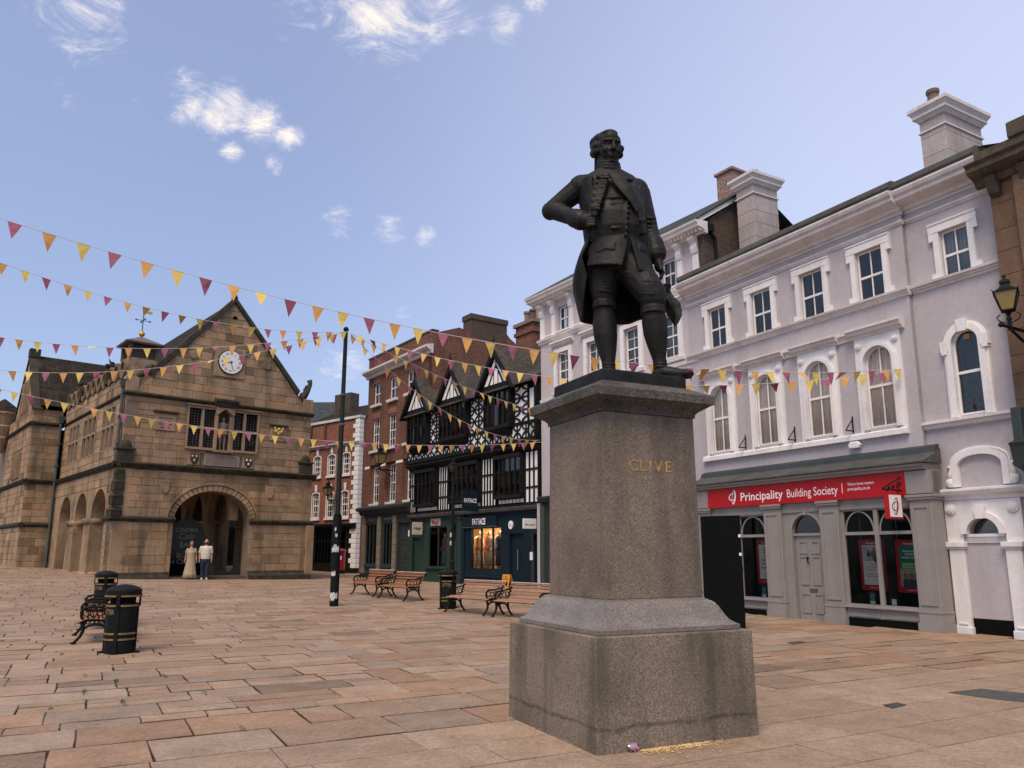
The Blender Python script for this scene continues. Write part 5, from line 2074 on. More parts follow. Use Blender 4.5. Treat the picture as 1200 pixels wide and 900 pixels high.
def build_society():
    t = frame_empty('lilac_shop_building', 'lilac stucco building with arched white windows and red building society sign', 'building', 8.68, 16.01, -60.74)
    YW, YB = .40, .52
    c2 = (-6.17, -4.50, -2.83, -1.17)
    c1 = (-6.22, -4.51, -2.84, -1.16)
    ops = [(c - .335, c + .335, 7.38, 8.63, 0) for c in c2] + [(c - .36, c + .36, 4.40, 6.28, .36) for c in c1]
    wall(MB(), -7.42, -.29, 3.2, 9.3, YW, .35, ops).build('wall', M_STUCCO, t)
    w5, a5 = (.50, 1.08, 7.36, 8.46, 0), (.49, 1.07, 4.40, 6.20, .29)
    fan = (.42, 1.06, 1.96, 2.28, .32)
    wall(MB(), -.29, 1.73, -.15, 9.3, YB, .35, [w5, a5, fan]).build('bay_wall', M_STUCCO, t)
    MB().box(-.33, -.29, YW + .002, YB + .2, -.1, 9.3).build('quoin_return', M_STUCCO, t)
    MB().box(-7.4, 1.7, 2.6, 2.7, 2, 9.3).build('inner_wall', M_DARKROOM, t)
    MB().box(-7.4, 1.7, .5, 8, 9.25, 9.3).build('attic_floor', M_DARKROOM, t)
    # sash windows, second floor
    for i, c in enumerate(c2):
        w = window(t, ops[i], YW + .03, 2, 2, .035, .028, curtain=None, backing=mat('grey_room', (.13, .16, .155), (.09, .115, .11), .9))
        eared(w, c - .335, c + .335, 7.38, 8.63, YW, w=.15)
    w = window(t, w5, YB + .03, 2, 2, .035, .028, curtain=M_NET)
    eared(w, .50, 1.08, 7.36, 8.46, YB, w=.15)
    # first-floor arched windows in white surrounds
    for i, c in enumerate(c1):
        o = ops[4 + i]
        w = window(t, o, YW + .02, 2, 2, .04, .03, glass=glass_mat('clear_sash_glass', (.93, .94, .93), .6, 1.3), curtain=M_CURTAIN, rows=[4.40, 5.36, 6.28])
        s = MB()
        # white panel with the arch cut out
        wall(s, c - .58, c + .58, 4.32, 6.56, YW - .05, .06, [(c - .40, c + .40, 4.32, 6.32, .40)])
        s.build('surround', M_WHITE, w)
        b = MB()
        arch_band(b, (c - .36, c + .36, 4.36, 6.28, .36), .08, YW - .10, YW + .06)
        arch_band(b, (c - .435, c + .435, 4.36, 6.35, .435), .05, YW - .075, YW - .03)
        b.build('arch_moulding', M_WHITE, w)
        for sx in (-1, 1):
            roundel(w, c + sx * .47, 6.36, .085, YW - .05, M_WHITE)
        h = MB()
        h.extrude_x([(YW, 6.54), (YW - .08, 6.55), (YW - .10, 6.60), (YW - .17, 6.63), (YW - .19, 6.70), (YW - .24, 6.72), (YW - .24, 6.77), (YW, 6.82)], c - .70, c + .70)
        h.build('hood', M_TRIM, w)
    for x0, x1 in ((-7.0, c1[0] - .702), (c1[0] + .702, c1[1] - .702), (c1[1] + .702, c1[2] - .702), (c1[2] + .702, c1[3] - .702)):
        MB().extrude_x([(YW, 6.55), (YW - .04, 6.56), (YW - .06, 6.66), (YW - .12, 6.70), (YW - .12, 6.74), (YW, 6.78)], x0, x1).build('hood_band', M_TRIM, t)
    MB().extrude_x([(YW, 4.16), (YW - .10, 4.17), (YW - .10, 4.28), (YW - .06, 4.315), (YW, 4.32)], -6.95, -.58).build('sill_band', M_WHITE, t)
    # bay: arched window with keystone, blind arch, doorway
    w = window(t, a5, YB + .03, 1, 2, .04, .03, rows=[4.40, 5.30, 6.20], backing=MATS['grey_room'])
    MB().box(.55, 1.01, YB + .12, YB + .13, 4.45, 5.28).build('frosted_film', mat('mottled_film', (.18, .21, .18), (.05, .06, .055), .8, 8, 30, .3, 0, grunge=(9, .52, .8, (.03, .035, .032))), w)
    MB().box(.72, .84, YB + .045, YB + .05, 6.0, 6.11).build('sticker', mat('orange_sticker', (.5, .22, .08), (.5, .22, .08), .7), w)
    b = MB()
    arch_band(b, (.50, 1.06, 4.36, 6.20, .28), .13, YB - .09, YB + .03)
    arch_band(b, (.37, 1.19, 4.36, 6.33, .41), .05, YB - .06, YB + .0)
    for x in (.30, 1.14):
        b.box(x - .02, x + .14, YB - .11, YB, 5.78, 6.02)
        b.box(x + .0, x + .12, YB - .11, YB, 5.72, 5.78)
    b.extrude_y([(.70, 6.15), (.86, 6.15), (.89, 6.42), (.67, 6.42)], YB - .13, YB)
    b.build('arch_moulding', M_WHITE, w)
    MB().extrude_x([(YB, 4.18), (YB - .07, 4.20), (YB - .09, 4.27), (YB - .14, 4.29), (YB - .14, 4.34), (YB, 4.37)], -.285, 1.725).build('ledge', M_TRIM, t)
    bl = MB()
    arch_band(bl, (.36, 1.24, 2.92, 3.56, .20), .13, YB - .09, YB + .02)
    arch_band(bl, (.23, 1.37, 2.92, 3.69, .28), .04, YB - .06, YB + .02)
    bl.build('blind_arch', M_WHITE, t)
    for x, sg in ((.16, -1), (1.44, 1)):
        s = MB()
        s.ball((x, YB - .04, 3.02), (.10, .07, .10), 12, 8)
        s.tube([(x, YB - .03, 3.05), (x - sg * .01, YB - .03, 3.2), (x - sg * .05, YB - .03, 3.32), (x + sg * .03, YB - .03, 3.36)], [.06, .05, .045, .03], 8)
        s.build('scroll', M_WHITE, t, smooth=True)
    MB().extrude_x([(YB, 2.64), (YB - .06, 2.65), (YB - .08, 2.72), (YB - .18, 2.76), (YB - .22, 2.83), (YB - .22, 2.87), (YB, 2.90)], -.22, 1.70).build('door_cornice', M_WHITE, t)
    d = MB()
    wall(d, -.02, 1.50, 1.78, 2.64, YB - .06, .06, [(.32, 1.16, 1.78, 2.38, .42)])
    d.build('door_tympanum', M_WHITE, t)
    ab = MB()
    arch_band(ab, (.42, 1.06, 1.80, 2.28, .32), .12, YB - .12, YB + .02, foot=False)
    ab.extrude_y([(.66, 2.26), (.82, 2.26), (.86, 2.5), (.62, 2.5)], YB - .17, YB)
    ab.build('door_arch', M_WHITE, t)
    for x in (.12, 1.36):
        roundel(t, x, 2.47, .11, YB - .06, M_WHITE)
    MB().box(.40, 1.08, YB + .14, YB + .16, 1.90, 2.30).build('fanlight', M_DKGLASS, t)
    MB().box(.36, 1.12, YB - .03, YB + .05, 1.90, 1.96).build('transom', M_WHITE, t)
    for x0 in (.02, 1.14):
        p = MB()
        p.box(x0, x0 + .30, YB - .11, YB + .0, .02, 1.66)
        p.box(x0 - .02, x0 + .32, YB - .13, YB, -.14, .12)
        p.box(x0 + .06, x0 + .24, YB - .13, YB, .16, .20)
        p.box(x0 - .03, x0 + .33, YB - .14, YB, 1.66, 1.70)
        p.box(x0 - .05, x0 + .35, YB - .17, YB, 1.70, 1.80)
        p.build('door_pilaster', M_WHITE, t, bevel=.008)
    MB().box(.33, 1.13, YB - .03, YB - .002, .30, 1.89).build('door_panel', M_STUCCO, t)
    MB().box(-.28, 1.72, YB - .025, YB - .003, -.15, .29).build('black_skirting', M_BOARD, t)
    # string courses and main cornice
    def run(prof, m, nm):
        MB().extrude_x([(YW - p[0], p[1]) for p in prof] + [(YW + .05, prof[-1][1]), (YW + .05, prof[0][1])], -7.46, -.25).build(nm, m, t)
        MB().extrude_x([(YB - p[0], p[1]) for p in prof] + [(YB + .05, prof[-1][1]), (YB + .05, prof[0][1])], -.249, 1.74).build(nm, m, t)
    run([(0, 7.26), (.03, 7.27), (.04, 7.31), (.08, 7.33), (.08, 7.37), (.13, 7.38), (.14, 7.43), (.0, 7.47)], M_TRIM, 'string_course')
    run([(0, 8.94), (.03, 8.95), (.035, 8.98), (.06, 8.99), (.07, 9.04), (.0, 9.06)], M_TRIM, 'string_course')
    run([(0, 9.18), (.03, 9.19), (.04, 9.24), (.09, 9.26), (.11, 9.33), (.20, 9.37), (.34, 9.42), (.36, 9.44), (.36, 9.52), (.42, 9.55), (.45, 9.62), (.45, 9.66), (.0, 9.70)], M_TRIM, 'main_cornice')
    for y, x0, x1 in ((YW, -7.40, -.26), (YB, -.26, 1.60)):
        MB().extrude_x([(y - .40, 9.70), (y - .44, 9.74), (y - .42, 9.86), (y - .30, 9.93), (y + .2, 9.98), (y + .2, 9.70)], x0, x1).build('gutter', M_LEAD, t)
    MB().add([(-7.4, .3, 9.90), (1.7, .3, 9.90), (1.7, 5, 11.6), (-7.4, 5, 11.6), (-7.4, 9.5, 9.9), (1.7, 9.5, 9.9)], [(0, 1, 2, 3), (3, 2, 5, 4)]).build('roof', M_SLATE, t)
    MB().box(-7.4, 1.7, .6, 8, -.1, -.05).build('floor', M_DARKROOM, t)
    PINK = mat('chimney_stucco', (.42, .365, .35), (.34, .295, .28), .85, 1.2, 14, .15, .3, 30, streak=2.2, streak_col=(.28, .24, .22))
    chimney_stack(t, -.42, .20, 1.72, 3.25, 9.6, 11.9, PINK, pots=5, seed=3)
    MB().frustum(-.11, 2.48, 10.62, 10.72, .34, .80, .33, .79).build('chimney_band', PINK, t)
    chimney_stack(t, -6.30, -5.62, 1.58, 2.62, 9.6, 12.6, PINK, seed=5)
    # bunting hooks' wall eyes, sign brackets
    for x in (-5.36, -3.68, -1.98):
        b = MB()
        b.bar((x, YW, 4.40), (x, YW - .28, 4.40), .025)
        b.bar((x, YW - .01, 4.75), (x, YW - .01, 4.36), .025)
        b.bar((x, YW, 4.70), (x, YW - .26, 4.42), .018)
        b.build('sign_bracket', M_BLACK, t)
    b = MB()
    b.extrude_y([(-2.05, 3.98), (-1.80, 3.98), (-1.76, 4.06), (-1.82, 4.14), (-2.03, 4.14), (-2.09, 4.06)], YW - .12, YW)
    b.build('alarm_box', M_WHITE, t, bevel=.02)
    # ---- shopfront
    f = MB()
    f.extrude_x([(-.02, 3.30), (-.10, 3.31), (-.12, 3.36), (-.17, 3.38), (-.17, 3.43), (YW, 3.44), (YW, 3.30)], -6.98, -.02)
    f.build('shop_cornice', M_SHOP, t)
    MB().extrude_x([(-.22, 3.44), (-.22, 3.47), (YW, 3.76), (YW, 3.44)], -7.02, .06).build('slate_canopy', M_LEAD, t)
    MB().extrude_x([(YW - .20, 3.63), (YW - .14, 3.80), (YW, 3.86), (YW, 3.63)], -7.0, .04).build('canopy_flashing', mat('dark_flashing', (.035, .045, .045), (.025, .033, .033), .6), t)
    MB().box(-6.45, -.5, .06, YW, 2.56, 2.79).build('lintel', M_SHOP, t)
    MB().box(-6.98, 0.02, .08, YW, 2.79, 3.30).build('fascia_back', M_SHOP, t)
    pil = ((-6.97, -6.45), (-4.53, -3.98), (-2.81, -2.29), (-.49, .0))
    for i, (a, b) in enumerate(pil):
        p = MB()
        top = 2.68
        yb = YW if i in (0, 3) else .3
        p.box(a, b, 0, yb, .42, top)
        p.box(a - .02, b + .02, -.03, yb, .36, .42)
        p.box(a - .01, b + .01, -.02, yb, .16, .36)
        p.box(a - .03, b + .03, -.05, yb, -.10, .16)
        p.box(a - .03, b + .03, -.05, yb, top, top + .05)
        p.box(a - .05, b + .05, -.07, yb, top + .05, 2.785)
        po = p.build('pilaster', M_SHOP, t, bevel=.006)
        q = MB()
        wall(q, a + .06, b - .06, .52, 2.55, -.022, .022, [(a + .10, b - .10, .56, 2.51, 0)])
        q.build('panel_moulding', M_SHOP, po)
    for a, b in ((-6.98, -6.47), (-.51, .02)):
        MB().box(a, b, -.05, YW, 2.80, 3.29).build('fascia_block', M_SHOP, t, bevel=.01)
    # shop windows: two lights each, arched heads over a transom
    for (a, b) in ((-6.45, -4.53), (-2.29, -.49)):
        m = (a + b) / 2
        fr = MB()
        fr.box(a, a + .07, .10, .18, .46, 2.56)
        fr.box(b - .05, b, .10, .18, .46, 2.56)
        fr.box(m - .05, m + .05, .09, .18, .46, 2.56)
        for x0, x1 in ((a + .07, m - .05), (m + .05, b - .05)):
            fr.box(x0, x1, .10, .18, 1.98, 2.05)
            fr.box(x0, x1, .10, .18, 2.52, 2.56)
            arch_band(fr, (x0 + .04, x1 - .04, 2.05, 2.49, .44), .028, .11, .15, foot=False)
        fr.box(a, b, .06, .2, .42, .46)
        fo = fr.build('shop_window', M_SHOP, t)
        MB().box(a - .01, b + .01, -.02, .2, .375, .42).build('sill', M_SHOP, fo, bevel=.006)
        for x0, x1 in ((a + .07, m - .05), (m + .05, b - .05)):
            for z0, z1 in ((.46, 1.98), (2.05, 2.52)):
                MB().quad((x0, .14, z0), (x1, .14, z0), (x1, .14, z1), (x0, .14, z1)).build('pane', M_SHOPGLASS, fo)
        sr = MB()
        sr.box(a, b, .06, .2, .16, .375)
        sro = sr.build('stall_riser', M_SHOP, t)
        for x0, x1 in ((a + .06, m - .05), (m + .05, b - .06)):
            q = MB()
            wall(q, x0, x1, .19, .35, .042, .018, [(x0 + .025, x1 - .025, .215, .325, 0)])
            q.build('panel_moulding', M_SHOP, sro)
        MB().box(a, b, .07, .2, -.1, .155).build('plinth', M_BOARD, t)
    # entrance: panelled door under a fanlight
    dw = MB()
    wall(dw, -3.98, -2.81, -.05, 2.56, .10, .12, [(-3.72, -2.84 - .02, -.05, 2.50, .43)])
    dw.build('door_surround', M_SHOP, t)
    ar = MB()
    arch_band(ar, (-3.72, -2.86, 0, 2.50, .43), .06, .07, .11)
    ar.extrude_y([(-3.33, 2.48), (-3.25, 2.48), (-3.22, 2.60), (-3.36, 2.60)], .05, .1)
    ar.build('door_moulding', M_SHOP, t)
    MB().box(-3.72, -2.86, .12, .22, 1.99, 2.05).build('door_transom', M_SHOP, t)
    fl = (-3.70, -2.88, 2.05, 2.48, .41)
    MB().add([(-3.70, .17, 2.05), (-2.88, .17, 2.05)] + [(-2.88 - .82 * k / 10, .17, arch_top(fl, -2.88 - .82 * k / 10)) for k in range(11)], [tuple(range(13))]).build('fanlight', M_DKGLASS, t)
    dr = MB().box(-3.70, -2.88, .17, .22, -.05, 1.99).build('door', M_SHOP, t)
    for (x0, x1, z0, z1) in ((-3.60, -3.34, 1.56, 1.86), (-3.24, -2.98, 1.56, 1.86), (-3.60, -3.34, .82, 1.50), (-3.24, -2.98, .82, 1.50), (-3.60, -3.34, .16, .62), (-3.24, -2.98, .16, .62)):
        q = MB()
        wall(q, x0, x1, z0, z1, .15, .022, [(x0 + .03, x1 - .03, z0 + .03, z1 - .03, 0)])
        q.build('door_panel', M_SHOP, dr)
    MB().box(-3.36, -3.14, .152, .172, .66, .735).build('letter_plate', mat('old_brass', (.18, .13, .07), (.13, .09, .05), .45, metal=.5), dr)
    k = MB()
    k.ball((-3.34, .13, 1.46), (.025, .03, .035), 8, 6)
    k.tube([(-3.35, .13, 1.45), (-3.36, .125, 1.38), (-3.33, .125, 1.34), (-3.30, .13, 1.37)], .012, 6)
    k.build('knocker', M_BLACK, dr)
    # shop interior
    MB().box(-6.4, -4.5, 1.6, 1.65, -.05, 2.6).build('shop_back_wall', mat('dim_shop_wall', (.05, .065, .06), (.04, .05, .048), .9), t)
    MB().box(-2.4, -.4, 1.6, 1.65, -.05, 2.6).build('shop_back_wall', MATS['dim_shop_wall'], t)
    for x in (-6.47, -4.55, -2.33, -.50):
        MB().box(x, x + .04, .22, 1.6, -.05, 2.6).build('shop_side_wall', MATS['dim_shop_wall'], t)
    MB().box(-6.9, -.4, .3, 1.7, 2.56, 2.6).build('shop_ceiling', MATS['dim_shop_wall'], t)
    # fascia sign
    sg = MB().box(-6.47, -.51, -.045, .08, 2.79, 3.295).build('fascia_sign', M_RED, t)
    text('Principality', -5.23, -.049, 2.93, M_LETTER, sg, width=1.42, height=.215, bold=.012)
    text('Building Society', -3.68, -.049, 2.93, M_LETTER, sg, width=1.48, height=.20)
    text('Where home matters', -1.93, -.049, 3.09, M_LETTER, sg, width=.68, height=.07, bold=.004)
    text('principality.co.uk', -1.93, -.049, 2.98, M_LETTER, sg, width=.58, height=.07, bold=.004)
    MB().box(-2.085, -2.07, -.05, -.044, 2.93, 3.16).build('divider', M_LETTER, sg)
    logo(sg, -5.50, 3.045, .20, -.052, M_LETTER, M_LETTER)
    return t


def ring_ellipse(cx, cz, rx, rz, rot, w0, w1, y, n=36, phase=0.0):
    """flat calligraphic ring in the x-z plane, its stroke swelling from w0 to w1"""
    mb = MB()
    vs, fs = [], []
    for i in range(n):
        a = 2 * math.pi * i / n
        w = w0 + (w1 - w0) * (.5 + .5 * math.cos(a - phase))
        for s in (-1, 1):
            x, z = (rx + s * w / 2) * math.cos(a), (rz + s * w / 2) * math.sin(a)
            vs.append((cx + x * math.cos(rot) - z * math.sin(rot), y, cz + x * math.sin(rot) + z * math.cos(rot)))
    for i in range(n):
        j = (i + 1) % n
        fs.append((2 * i, 2 * j, 2 * j + 1, 2 * i + 1))
    mb.add(vs, fs)
    return mb


def logo(parent, cx, cz, h, y, m1, m2):
    """two interlocked looping rings"""
    ring_ellipse(cx + .02 * h / .2, cz, .27 * h, .88 * h, R(-10), .05 * h, .26 * h, y, phase=0).build('emblem_ring', m1, parent)
    ring_ellipse(cx - .10 * h, cz + .05 * h, .62 * h, .42 * h, R(15), .03 * h, .16 * h, y - .001, phase=3.1).build('emblem_ring', m2, parent)


SOC = build_society()


def soc_pt(x, y, z):
    a = R(-60.74)
    return (8.68 + x * math.cos(a) - y * math.sin(a), 16.01 + x * math.sin(a) + y * math.cos(a), z)


def build_hanging_sign():
    t = thing('hanging_sign', 'small square red and white projecting sign hanging from a black scroll bracket', 'sign', soc_pt(-.62, -.05, 0), R(-60.74))
    b = MB()
    b.bar((0, .05, 3.22), (0, .05, 2.86), .03)
    b.bar((0, .05, 2.90), (0, -.62, 2.90), .03)
    b.bar((0, .03, 3.18), (0, -.60, 2.92), .02)
    for cy, cz, r in ((-.08, 3.0, .085), (-.26, 2.955, .05), (-.40, 2.935, .035)):
        b.tube([(0, cy + r * (1 - k / 26) * math.cos(k * .5), cz + r * (1 - k / 26) * math.sin(k * .5)) for k in range(22)], .010, 5)
    b.build('bracket', M_BLACK, t)
    for y in (-.12, -.48):
        MB().tube([(0, y, 2.90), (0, y, 2.82)], .012, 6).build('hanger', M_BLACK, t)
    s = MB().box(-.05, .05, -.54, -.06, 2.28, 2.83).build('sign_box', M_RED, t, bevel=.01)
    for sx in (-1, 1):
        p = MB().box(*sorted((sx * .05, sx * .056)), -.50, -.10, 2.325, 2.785).build('sign_face', M_LETTER, s)
    # emblem on the two faces
    for sx in (-1, 1):
        for rx, rz, rot, w0, w1, ph, m in ((.055, .175, -10, .012, .05, 0, M_RED), (.125, .085, 15, .008, .03, 3.1, mat('emblem_grey', (.12, .1, .1), (.1, .09, .09), .5))):
            e = ring_ellipse(0, 0, rx, rz, R(rot), w0, w1, 0, phase=ph)
            e.v = [(sx * (.0575 + (.001 if m is M_RED else 0)), -.30 + p[0] * sx, 2.55 + p[2]) for p in e.v]
            e.build('emblem_ring', m, s)


build_hanging_sign()


def poster(label, x0, x1, z0, z1, kind):
    t = thing('window_poster', label, 'poster', soc_pt((x0 + x1) / 2, .30, z0), R(-60.74), 'red framed posters in the shop windows')
    w, h = (x1 - x0) / 2, z1 - z0
    f = MB().box(-w, w, -.008, .008, 0, h).build('red_frame', M_RED, t)
    ins = w - .08
    paper = mat('poster_paper', (.70, .62, .54), (.66, .58, .50), .7, 3, 30, .05, 0)
    green = mat('poster_green', (.01, .16, .10), (.01, .14, .09), .6, 3, 30, .05, 0)
    card = MB().box(-ins, ins, -.012, -.008, .12, h - .13).build('sheet', green if kind == 'people' else paper, t)
    text('Principality', 0, -.0125, h - .10, M_LETTER, t, width=ins * 1.1, center=True, bold=.008)
    text('principality.co.uk', 0, -.0125, .045, M_LETTER, t, width=ins * 1.0, center=True)
    red = mat('poster_red_text', (.45, .01, .02), (.4, .01, .02), .6, 3, 30, .05, 0)
    if kind == 'gold':
        g = mat('poster_gold', (.45, .36, .03), (.4, .3, .03), .6, 3, 30, .05, 0)
        for sx in (-1, 1):
            MB().box(sx * .075 - .035, sx * .075 + .035, -.0135, -.012, h - .36, h - .19).build('quote_mark', g, card)
        for i, s in enumerate(('Gold', 'standard', 'customer', 'experience')):
            text(s, 0, -.0135, h - .46 - i * .095, red, card, width=(.20, .33, .36, .42)[i] * ins / .24, center=True, bold=.015)
        for i in range(2):
            text('The UK Customer', 0, -.0135, .22 - i * .05, M_BLACK, card, width=ins * 1.0, center=True)
    elif kind == 'house':
        pic = MB().box(-ins + .01, ins - .01, -.0135, -.012, h * .57, h - .15).build('photo_panel', mat('photo_blue', (.55, .52, .48), (.16, .2, .28), .6, 7, 20, .2, 0), card)
        pm = mat('photo_olive', (.14, .13, .05), (.12, .11, .05), .6, 3, 30, .05, 0)
        pd = mat('photo_dark', (.03, .035, .05), (.03, .035, .05), .6, 3, 30, .05, 0)
        sk = mat('photo_skin', (.28, .16, .10), (.25, .14, .09), .6, 3, 30, .05, 0)
        for x, z, m, r in ((.05, h * .70, pm, .085), (.05, h * .81, sk, .04), (-.09, h * .70, pd, .05), (-.09, h * .76, sk, .03), (.10, h * .62, pd, .08)):
            MB().ball((x, -.0145, z), (r, .0009, r * 1.2), 12, 6).build('photo_figure', m, pic)
        for i, s in enumerate(('You see', 'the mortgage', 'You need the house')):
            text(s, 0, -.0135, h * .50 - i * .06, red, card, width=(.18, .30, .40)[i] * ins / .24, center=True, bold=.01)
        for i in range(2):
            MB().box(-ins * .7, ins * .7, -.0135, -.012, h * .31 - i * .05, h * .31 + .012 - i * .05).build('text_line', red, card)
    else:
        for i, s in enumerate(('Real people,', 'trusted', 'savings support')):
            text(s, 0, -.0135, h - .26 - i * .065, M_LETTER, card, width=(.28, .2, .36)[i] * ins / .24, center=True, bold=.01)
        pl = MB().box(-ins * .75, ins * .75, -.0135, -.012, h * .46, h * .56).build('caption', mat('poster_lime', (.35, .40, .16), (.33, .38, .15), .6, 3, 30, .05, 0), card)
        text('your savings', 0, -.0142, h * .49, M_BLACK, pl, width=ins * 1.1, center=True)
        pic = MB().box(-ins, ins, -.0135, -.012, .13, h * .45).build('photo_panel', mat('photo_warm', (.40, .32, .22), (.2, .22, .15), .6, 7, 20, .2, 0), card)
        for x, hc in ((-.13, (.16, .07, .03)), (0, (.05, .03, .02)), (.13, (.04, .03, .025))):
            MB().ball((x, -.0143, .20), (.075, .0006, .12), 12, 6).build('photo_figure', MATS.get('photo_dark') or mat('photo_dark', (.03, .035, .05), (.03, .035, .05), .6, 3, 30, .05, 0), pic)
            MB().ball((x, -.0146, .345), (.05, .0006, .07), 12, 6).build('photo_figure', mat('hair_%d' % int(x * 100 + 50), hc, hc, .6, 3, 30, .05, 0), pic)
            MB().ball((x, -.0152, .335), (.034, .0006, .05), 12, 6).build('photo_figure', mat('photo_skin', (.28, .16, .10), (.25, .14, .09), .6, 3, 30, .05, 0), pic)
    for sx in (-.8, .8):
        MB().tube([(sx * w, 0, h), (sx * w, 0, 2.52 - z0)], .003, 4).build('hanging_wire', M_TRIM, t)


poster('red framed poster with gold marks and red words in the left shop window', -5.10, -4.42, .80, 1.92, 'gold')
poster('red framed poster with a family photo above white in the middle light', -2.02, -1.36, .76, 1.88, 'house')
poster('red framed green poster with three people beside the end pilaster', -1.12, -.46, .74, 1.86, 'people')
for lab, x, w, z in (('teal leaflet with white foot standing low in the left shop window', -4.86, .12, .47), ('teal leaflet standing on the sill under the family poster', -1.72, .12, .47), ('small white notice on the sill by the mullion', -1.20, .11, .465)):
    t = thing('leaflet', lab, 'leaflet', soc_pt(x, .22, z), R(-60.74))
    teal = mat('teal_card', (.03, .19, .17), (.03, .17, .15), .6, 3, 20, .05, 0)
    hh = .13 if 'notice' in lab else .24
    MB().box(-w / 2, w / 2, -.003, .003, .055, hh).build('card', M_LETTER if 'notice' in lab else teal, t)
    MB().box(-w / 2, w / 2, -.006, .006, 0, .055).build('card_foot', M_LETTER, t)
# ---------------------------------------------------------------- the pale lilac town house behind the statue
def build_townhouse():
    t = frame_empty('pale_town_house', 'pale lilac town house with dentilled white cornice behind the bronze statue', 'building', 5.39, 22.70, -56.5)
    Y = .0
    cs = (-6.28, -4.50, -2.52, -.74)
    o2 = [(c - .36, c + .36, 7.58, 8.98, 0) for c in cs]
    oa = [(c - .30, c + .30, 9.86, 10.78, 0) for c in cs]
    o1 = [(c - .36, c + .36, 4.6, 6.5, 0) for c in cs]
    wall(MB(), -7.72, .62, 3.4, 11.2, Y, .3, o2 + oa + o1).build('wall', M_STUCCO2, t)
    lo = [(-7.2, -5.3, .7, 2.8, 0), (-4.7, -3.7, .05, 2.6, 0), (-3.1, -1.6, .7, 2.8, 0), (-1.3, .05, .7, 2.8, 0)]
    wall(MB(), -7.72, .3, 0, 3.4, Y, .3, lo).build('lower_wall', M_GREYGREEN, t)
    for o in lo:
        if o[2] > .5:
            window(t, o, Y + .08, 3, 2, .07, .04, frame=M_GREYGREEN, glass=M_SHOPGLASS, rows=[.7, 2.2, 2.8], backing=M_DARKROOM, name='shop_window')
    MB().box(-4.7, -3.7, Y + .12, Y + .18, .05, 2.6).build('shop_door', M_GREYGREEN, t)
    MB().box(-7.7, .6, 2.2, 2.3, 0, 11.2).build('inner_wall', M_DARKROOM, t)
    gl = glass_mat('bright_glass', (.62, .68, .68), .8, 1.55)
    for o, c in zip(o2, cs):
        w = window(t, o, Y + .10, 2, 4, .05, .025, glass=gl, curtain=M_NET)
        s = MB()
        s.box(c - .54, c - .36, Y - .06, Y + .02, 7.5, 9.14)
        s.box(c + .36, c + .54, Y - .06, Y + .02, 7.5, 9.14)
        s.box(c - .36, c + .36, Y - .06, Y + .02, 8.98, 9.14)
        s.build('architrave', M_WHITE, w)
        MB().extrude_x([(Y, 9.26), (Y - .07, 9.28), (Y - .10, 9.34), (Y - .18, 9.36), (Y - .18, 9.42), (Y, 9.46)], c - .66, c + .66).build('hood', M_WHITE, w)
        MB().extrude_x([(Y, 7.38), (Y - .10, 7.40), (Y - .12, 7.50), (Y, 7.52)], c - .62, c + .62).build('sill', M_WHITE, w)
    for o, c in zip(o1, cs):
        w = window(t, o, Y + .10, 2, 4, .05, .025, glass=gl, curtain=M_NET)
        s = MB()
        arch_band(s, o, .16, Y - .06, Y + .02)
        s.build('architrave', M_WHITE, w)
        MB().extrude_x([(Y, 4.40), (Y - .10, 4.42), (Y - .12, 4.56), (Y, 4.58)], c - .6, c + .6).build('sill', M_WHITE, w)
    for o, c in zip(oa, cs):
        window(t, o, Y + .10, 2, 2, .05, .025, backing=MATS['grey_room'])
        for sx in (-1, 1):
            b = MB()
            x = c + sx * .56
            b.box(x - .10, x + .10, Y - .06, Y + .02, 9.72, 10.6)
            b.extrude_x([(Y, 10.55), (Y - .10, 10.6), (Y - .14, 10.75), (Y - .12, 10.9), (Y - .25, 11.0), (Y - .28, 11.08), (Y, 11.1)], x - .11, x + .11)
            b.build('bracket_pilaster', M_WHITE, t)
    for x in (-7.56, .48):
        b = MB()
        b.box(x - .12, x + .12, Y - .06, Y + .02, 9.72, 10.6)
        b.extrude_x([(Y, 10.55), (Y - .10, 10.6), (Y - .14, 10.75), (Y - .12, 10.9), (Y - .25, 11.0), (Y - .28, 11.08), (Y, 11.1)], x - .13, x + .13)
        b.build('bracket_pilaster', M_WHITE, t)
    MB().extrude_x([(Y, 9.52), (Y - .05, 9.53), (Y - .07, 9.60), (Y - .14, 9.63), (Y - .16, 9.70), (Y, 9.74)], -7.80, .70).build('string_course', M_WHITE, t)
    MB().extrude_x([(Y, 7.22), (Y - .04, 7.23), (Y - .06, 7.34), (Y, 7.36)], -7.74, .40).build('string_course', M_WHITE, t)
    MB().box(-7.72, .62, Y - .03, Y, 9.80, 9.84).build('attic_band', M_WHITE, t)
    MB().extrude_x([(Y, 11.08), (Y - .12, 11.10), (Y - .12, 11.14), (Y - .24, 11.22), (Y - .42, 11.24), (Y - .42, 11.31), (Y - .50, 11.36), (Y - .52, 11.42), (Y, 11.46)], -8.10, .98).build('main_cornice', M_WHITE, t)
    for i in range(62):
        x = -7.98 + i * .145
        MB().box(x, x + .075, Y - .30, Y - .2, 11.14, 11.222).build('dentil', M_WHITE, t)
    MB().add([(-8.1, -.50, 11.45), (.98, -.50, 11.45), (.98, 2.3, 13.35), (-4.9, 2.3, 13.35), (-8.1, 6, 11.45), (.98, 6, 11.45), (-8.1, -.5, 11.40), (.98, -.5, 11.40), (.98, 2.3, 13.25)], [(0, 1, 2, 3), (0, 3, 4), (3, 2, 5, 4), (0, 6, 7, 1), (1, 7, 8, 2)]).build('roof', M_SLATE, t)
